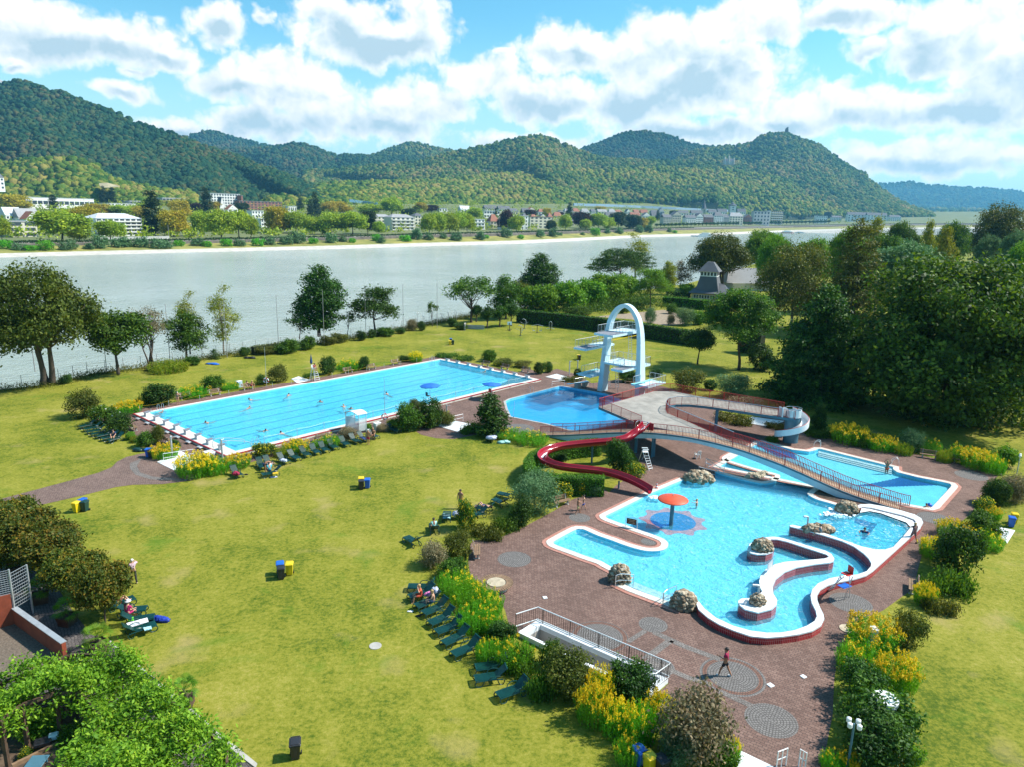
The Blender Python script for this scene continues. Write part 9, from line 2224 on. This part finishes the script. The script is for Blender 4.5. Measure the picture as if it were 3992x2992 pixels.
M['hillground']=mat('forest_floor',(0.03,0.05,0.016),.95,.3,.01);M['farhill']=mat('distant_wood',(0.02,0.05,0.06),.95,.25,.002)
def hill(name,ridge,foot,d0,d1,fm,crown,ncrown,lab9,seed,dvar=180,power=.85,back=900,fmat='hillground',tmax=1.0):
 rg=np.random.default_rng(seed)
 rx=[p[0]for p in ridge];ry=[p[1]for p in ridge];fxs=[p[0]for p in foot];fys=[p[1]for p in foot]
 X0,X1=rx[0],rx[-1];nx=max(12,int((X1-X0)/16));nt=26
 ph=rg.uniform(0,6.28,12);fr_=rg.uniform(.004,.02,12)
 def wob(x,t):return sum(math.sin(x*fr_[i]+ph[i]+t*(2+i%4))for i in range(12))/5
 d0f=d0 if callable(d0)else(lambda x:d0);d1f=d1 if callable(d1)else(lambda x:d1)
 def pt(x,t):
  yf,yr=float(np.interp(x,fxs,fys)),float(np.interp(x,rx,ry));yf=max(yf,yr+2)
  D0,D1=d0f(x),d1f(x)
  y=yf+(yr-yf)*(t**power);D=D0+(D1-D0)*t+wob(x,t)*dvar*math.sin(PI*min(t,1))
  return AT((x,y),D)
 rows=[]
 for j in range(nt+1):rows.append([T_(pt(X0+(X1-X0)*i/nx,j/nt))for i in range(nx+1)])
 last=rows[-1]
 rows.append([(p[0]*(1+back/p[1]),p[1]+back,min(p[2]*.5,p[2]-60))for p in last]);rows.append([(p[0]*(1+2*back/p[1]),p[1]+2*back,-8)for p in last])
 rows.insert(0,[(p[0]*.99,p[1]*.99,-9)for p in rows[0]])
 tag(MB().grid(rows).Q1(name,M[fmat]),kind='structure')
 if not ncrown:return pt
 Vb,Fb=ICO[1]
 n=ncrown;xs=rg.uniform(X0,X1,n);ts=rg.uniform(0,tmax,n)
 extra=int((X1-X0)/(crown*2802/d1f((X0+X1)/2))*1.8);xs[:extra]=rg.uniform(X0,X1,extra);ts[:extra]=1.0 if tmax==1.0 else ts[:extra]
 P=np.array([pt(x,t)for x,t in zip(xs,ts)])
 r=crown*.5*rg.uniform(.4,1.0,n)**1.5*1.9
 k=1+.30*(rg.random((n,len(Vb)))*2-1)
 V=Vb[None]*k[...,None]*r[:,None,None]*np.stack([np.ones(n),np.ones(n),rg.uniform(.8,1.25,n)],1)[:,None,:]+(P+np.column_stack([np.zeros(n),np.zeros(n),r*.45]))[:,None,:]
 Fq=(Fb[None]+(np.arange(n)*len(Vb))[:,None,None]).reshape(-1,3)
 tag(q3(name.replace('hill','wood')if 'hill' in name else name+'_wood',V.reshape(-1,3),Fq,M[fm],smooth=False),lab9,'forest',kind='stuff')
 return pt
lin=lambda x0,a,x1,b:(lambda x:float(np.interp(x,[x0,x1],[a,b])))
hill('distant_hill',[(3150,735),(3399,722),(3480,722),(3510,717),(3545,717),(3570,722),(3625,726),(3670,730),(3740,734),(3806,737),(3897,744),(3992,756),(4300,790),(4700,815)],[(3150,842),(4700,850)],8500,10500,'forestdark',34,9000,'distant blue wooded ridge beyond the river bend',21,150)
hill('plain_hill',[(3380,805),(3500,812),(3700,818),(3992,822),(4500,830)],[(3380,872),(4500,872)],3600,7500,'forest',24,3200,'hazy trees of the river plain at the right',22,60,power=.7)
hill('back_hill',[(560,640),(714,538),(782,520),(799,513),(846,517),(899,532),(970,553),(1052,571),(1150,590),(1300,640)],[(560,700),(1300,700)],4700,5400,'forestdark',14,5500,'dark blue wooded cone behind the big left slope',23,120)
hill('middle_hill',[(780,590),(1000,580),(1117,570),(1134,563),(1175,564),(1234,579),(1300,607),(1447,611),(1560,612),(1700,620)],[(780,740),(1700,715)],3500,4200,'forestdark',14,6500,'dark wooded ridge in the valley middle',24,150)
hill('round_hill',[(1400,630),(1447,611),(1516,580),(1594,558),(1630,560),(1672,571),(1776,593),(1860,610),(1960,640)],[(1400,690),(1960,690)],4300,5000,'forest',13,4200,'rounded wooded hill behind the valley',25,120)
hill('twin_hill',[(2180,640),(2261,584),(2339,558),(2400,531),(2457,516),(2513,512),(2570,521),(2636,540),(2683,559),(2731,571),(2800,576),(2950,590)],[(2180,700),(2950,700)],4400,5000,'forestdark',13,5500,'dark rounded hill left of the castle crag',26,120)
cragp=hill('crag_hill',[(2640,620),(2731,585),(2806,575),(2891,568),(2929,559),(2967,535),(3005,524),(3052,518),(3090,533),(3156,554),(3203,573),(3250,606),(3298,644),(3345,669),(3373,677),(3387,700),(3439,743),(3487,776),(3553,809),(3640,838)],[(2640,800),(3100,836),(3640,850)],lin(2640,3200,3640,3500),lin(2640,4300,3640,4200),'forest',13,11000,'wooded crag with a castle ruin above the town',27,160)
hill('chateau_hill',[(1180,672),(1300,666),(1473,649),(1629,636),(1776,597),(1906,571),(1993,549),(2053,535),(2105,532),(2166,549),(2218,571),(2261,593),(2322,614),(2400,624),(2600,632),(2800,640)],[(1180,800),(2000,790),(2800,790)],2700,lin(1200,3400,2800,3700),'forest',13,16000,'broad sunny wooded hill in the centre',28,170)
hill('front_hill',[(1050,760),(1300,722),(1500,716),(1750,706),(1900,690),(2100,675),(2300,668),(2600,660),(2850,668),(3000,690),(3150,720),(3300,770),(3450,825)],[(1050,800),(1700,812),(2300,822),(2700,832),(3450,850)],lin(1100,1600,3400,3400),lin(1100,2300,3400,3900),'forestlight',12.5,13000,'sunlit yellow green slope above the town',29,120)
hill('left_hill',[(-900,260),(-400,300),(0,332),(59,323),(94,325),(165,344),(235,362),(329,403),(470,453),(588,503),(705,538),(823,585),(917,614),(1028,655),(1087,673),(1146,702),(1260,745),(1380,785)],[(-900,800),(600,800),(1380,815)],lin(-400,1700,1300,1800),lin(-400,2600,1300,2200),'forestdark',10.5,19000,'long dark green wooded mountainside on the left',30,130)  # cloud shade over this mountain is put into its dark forest colour
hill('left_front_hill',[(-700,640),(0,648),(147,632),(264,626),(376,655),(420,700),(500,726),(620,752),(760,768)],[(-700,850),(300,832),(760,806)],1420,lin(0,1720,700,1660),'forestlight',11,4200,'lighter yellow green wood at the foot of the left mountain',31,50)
M['field']=mat('stubble_field',(0.42,0.34,0.20),.95,.1,.02);M['vineyard']=mat('vineyard_soil',(0.34,0.29,0.17),.95,.2,.05)
tag(MB().grid([[T_(AT(hl2(x,y),dd))for x,y in r_]for r_,dd in(([(465,306),(500,312),(540,312)],2750),([(470,290),(510,286),(560,284)],2860))]).Q1('stubble_field',M['field']),kind='structure')
tag(MB().grid([[T_(AT(hl1(x,y),dd))for x,y in r_]for r_,dd in(([(665,815),(720,818),(800,810)],1440),([(655,788),(710,784),(770,800)],1520))]).Q1('vineyard_patch',M['vineyard']),kind='structure')
c=AT((3067,527),4270);mp=MPP(c);t=Q6('castle_ruin','ruined stone tower on top of the wooded crag','ruin',T_(c));M['ruin']=bmat('ruin_stone',(0.11,0.10,0.09),.3)
MB().add([(c[0]-8*mp,c[1],c[2]-10),(c[0]+8*mp,c[1],c[2]-10),(c[0]+8*mp,c[1]+12,c[2]-10),(c[0]-8*mp,c[1]+12,c[2]-10),(c[0]-6*mp,c[1],c[2]+27*mp),(c[0]+3*mp,c[1],c[2]+33*mp),(c[0]+5*mp,c[1]+10,c[2]+31*mp),(c[0]-6*mp,c[1]+10,c[2]+24*mp)],[(0,1,5,4),(1,2,6,5),(2,3,7,6),(3,0,4,7),(4,5,6,7)]).Q1('tower',M['ruin'],t);MB().Q7((c[0]+8*mp,c[1]+3,c[2]+1),(c[0]+26*mp,c[1]+3,c[2]-5),6,14).Q1('wall',M['ruin'],t)
def chateau(p,dist,s,lab):
 c=AT(p,dist);mp=MPP(c)*s;t=Q6('chateau',lab,'castle',T_(c));
 MB().box((c[0],c[1]+8,c[2]+6*mp),(40*mp,14,14*mp)).Q1('wall',M['wall_beige'],t);MB().add([(c[0]-21*mp,c[1],c[2]+13*mp),(c[0]+21*mp,c[1],c[2]+13*mp),(c[0]+21*mp,c[1]+16,c[2]+13*mp),(c[0]-21*mp,c[1]+16,c[2]+13*mp),(c[0]-16*mp,c[1]+8,c[2]+22*mp),(c[0]+16*mp,c[1]+8,c[2]+22*mp)],[(0,1,5,4),(2,3,4,5),(0,4,3),(1,2,5)]).Q1('roof',M['slate'],t)
 for dx_,h in((-18,30),(-2,36),(17,27)):o=MB().Q3([(3.2*mp,0),(3.2*mp,h*.7*mp),(3.8*mp,h*.7*mp),(.2,h*mp)],10,(c[0]+dx_*mp,c[1]-2,c[2])).Q1('turret',M['wall_beige'],t)
chateau((2842,640),3700,1.0,'large castle like chateau with turrets in the middle of the slope');chateau((2077,640),3250,.6,'small reddish castle house on the central hill')
for p,dist,w,lab in[((2665,688),3600,26,'white house high on the slope, left'),((2675,752),3240,26,'white villa low on the sunlit slope'),((2700,758),3240,18,'small pale house right of the white villa on the slope'),((1892,668),3150,14,'tiny pinkish house on the central hill')]:
 w1(p[0]-w/2,p[0]+w/2,p[1]+8,p[1]-8,lab,'wall_white','gable','slate',3,1,12,.5,dist=dist)
w1(-30,20,738,668,'white turreted villa at the left edge on the wooded slope','wall_white','hip','slate',3,3,14,.35,dist=1430,turret=3)
w1(-60,22,332,305,'pale hotel on top of the left mountain at the edge','wall_white','hip','greyroof',6,2,20,.4,dist=2570)
c=AT((809,515),5380);tag(MB().Q2([(c[0],c[1],c[2]),(c[0],c[1],c[2]+26*MPP(c))],[1.2,.4],6).Q1('radio_mast',M['pole'],origin=T_(c)),'thin radio mast on the distant dark cone','mast')
if HAZE:
 m,t_,out=q1('air');pv=t_.n('ShaderNodeVolumePrincipled',i_Density=HAZE_DENSITY,i_Anisotropy=HAZE_G);pv.inputs['Color'].default_value=C4(HAZE_COL)
 t_.set(out.inputs[1],pv.outputs[0])
 h=MB().box((2500,6900,235),(19000,14300,512));o=h.Q1('haze',m);tag(o,'thin bluish summer haze over the valley','haze',kind='stuff')
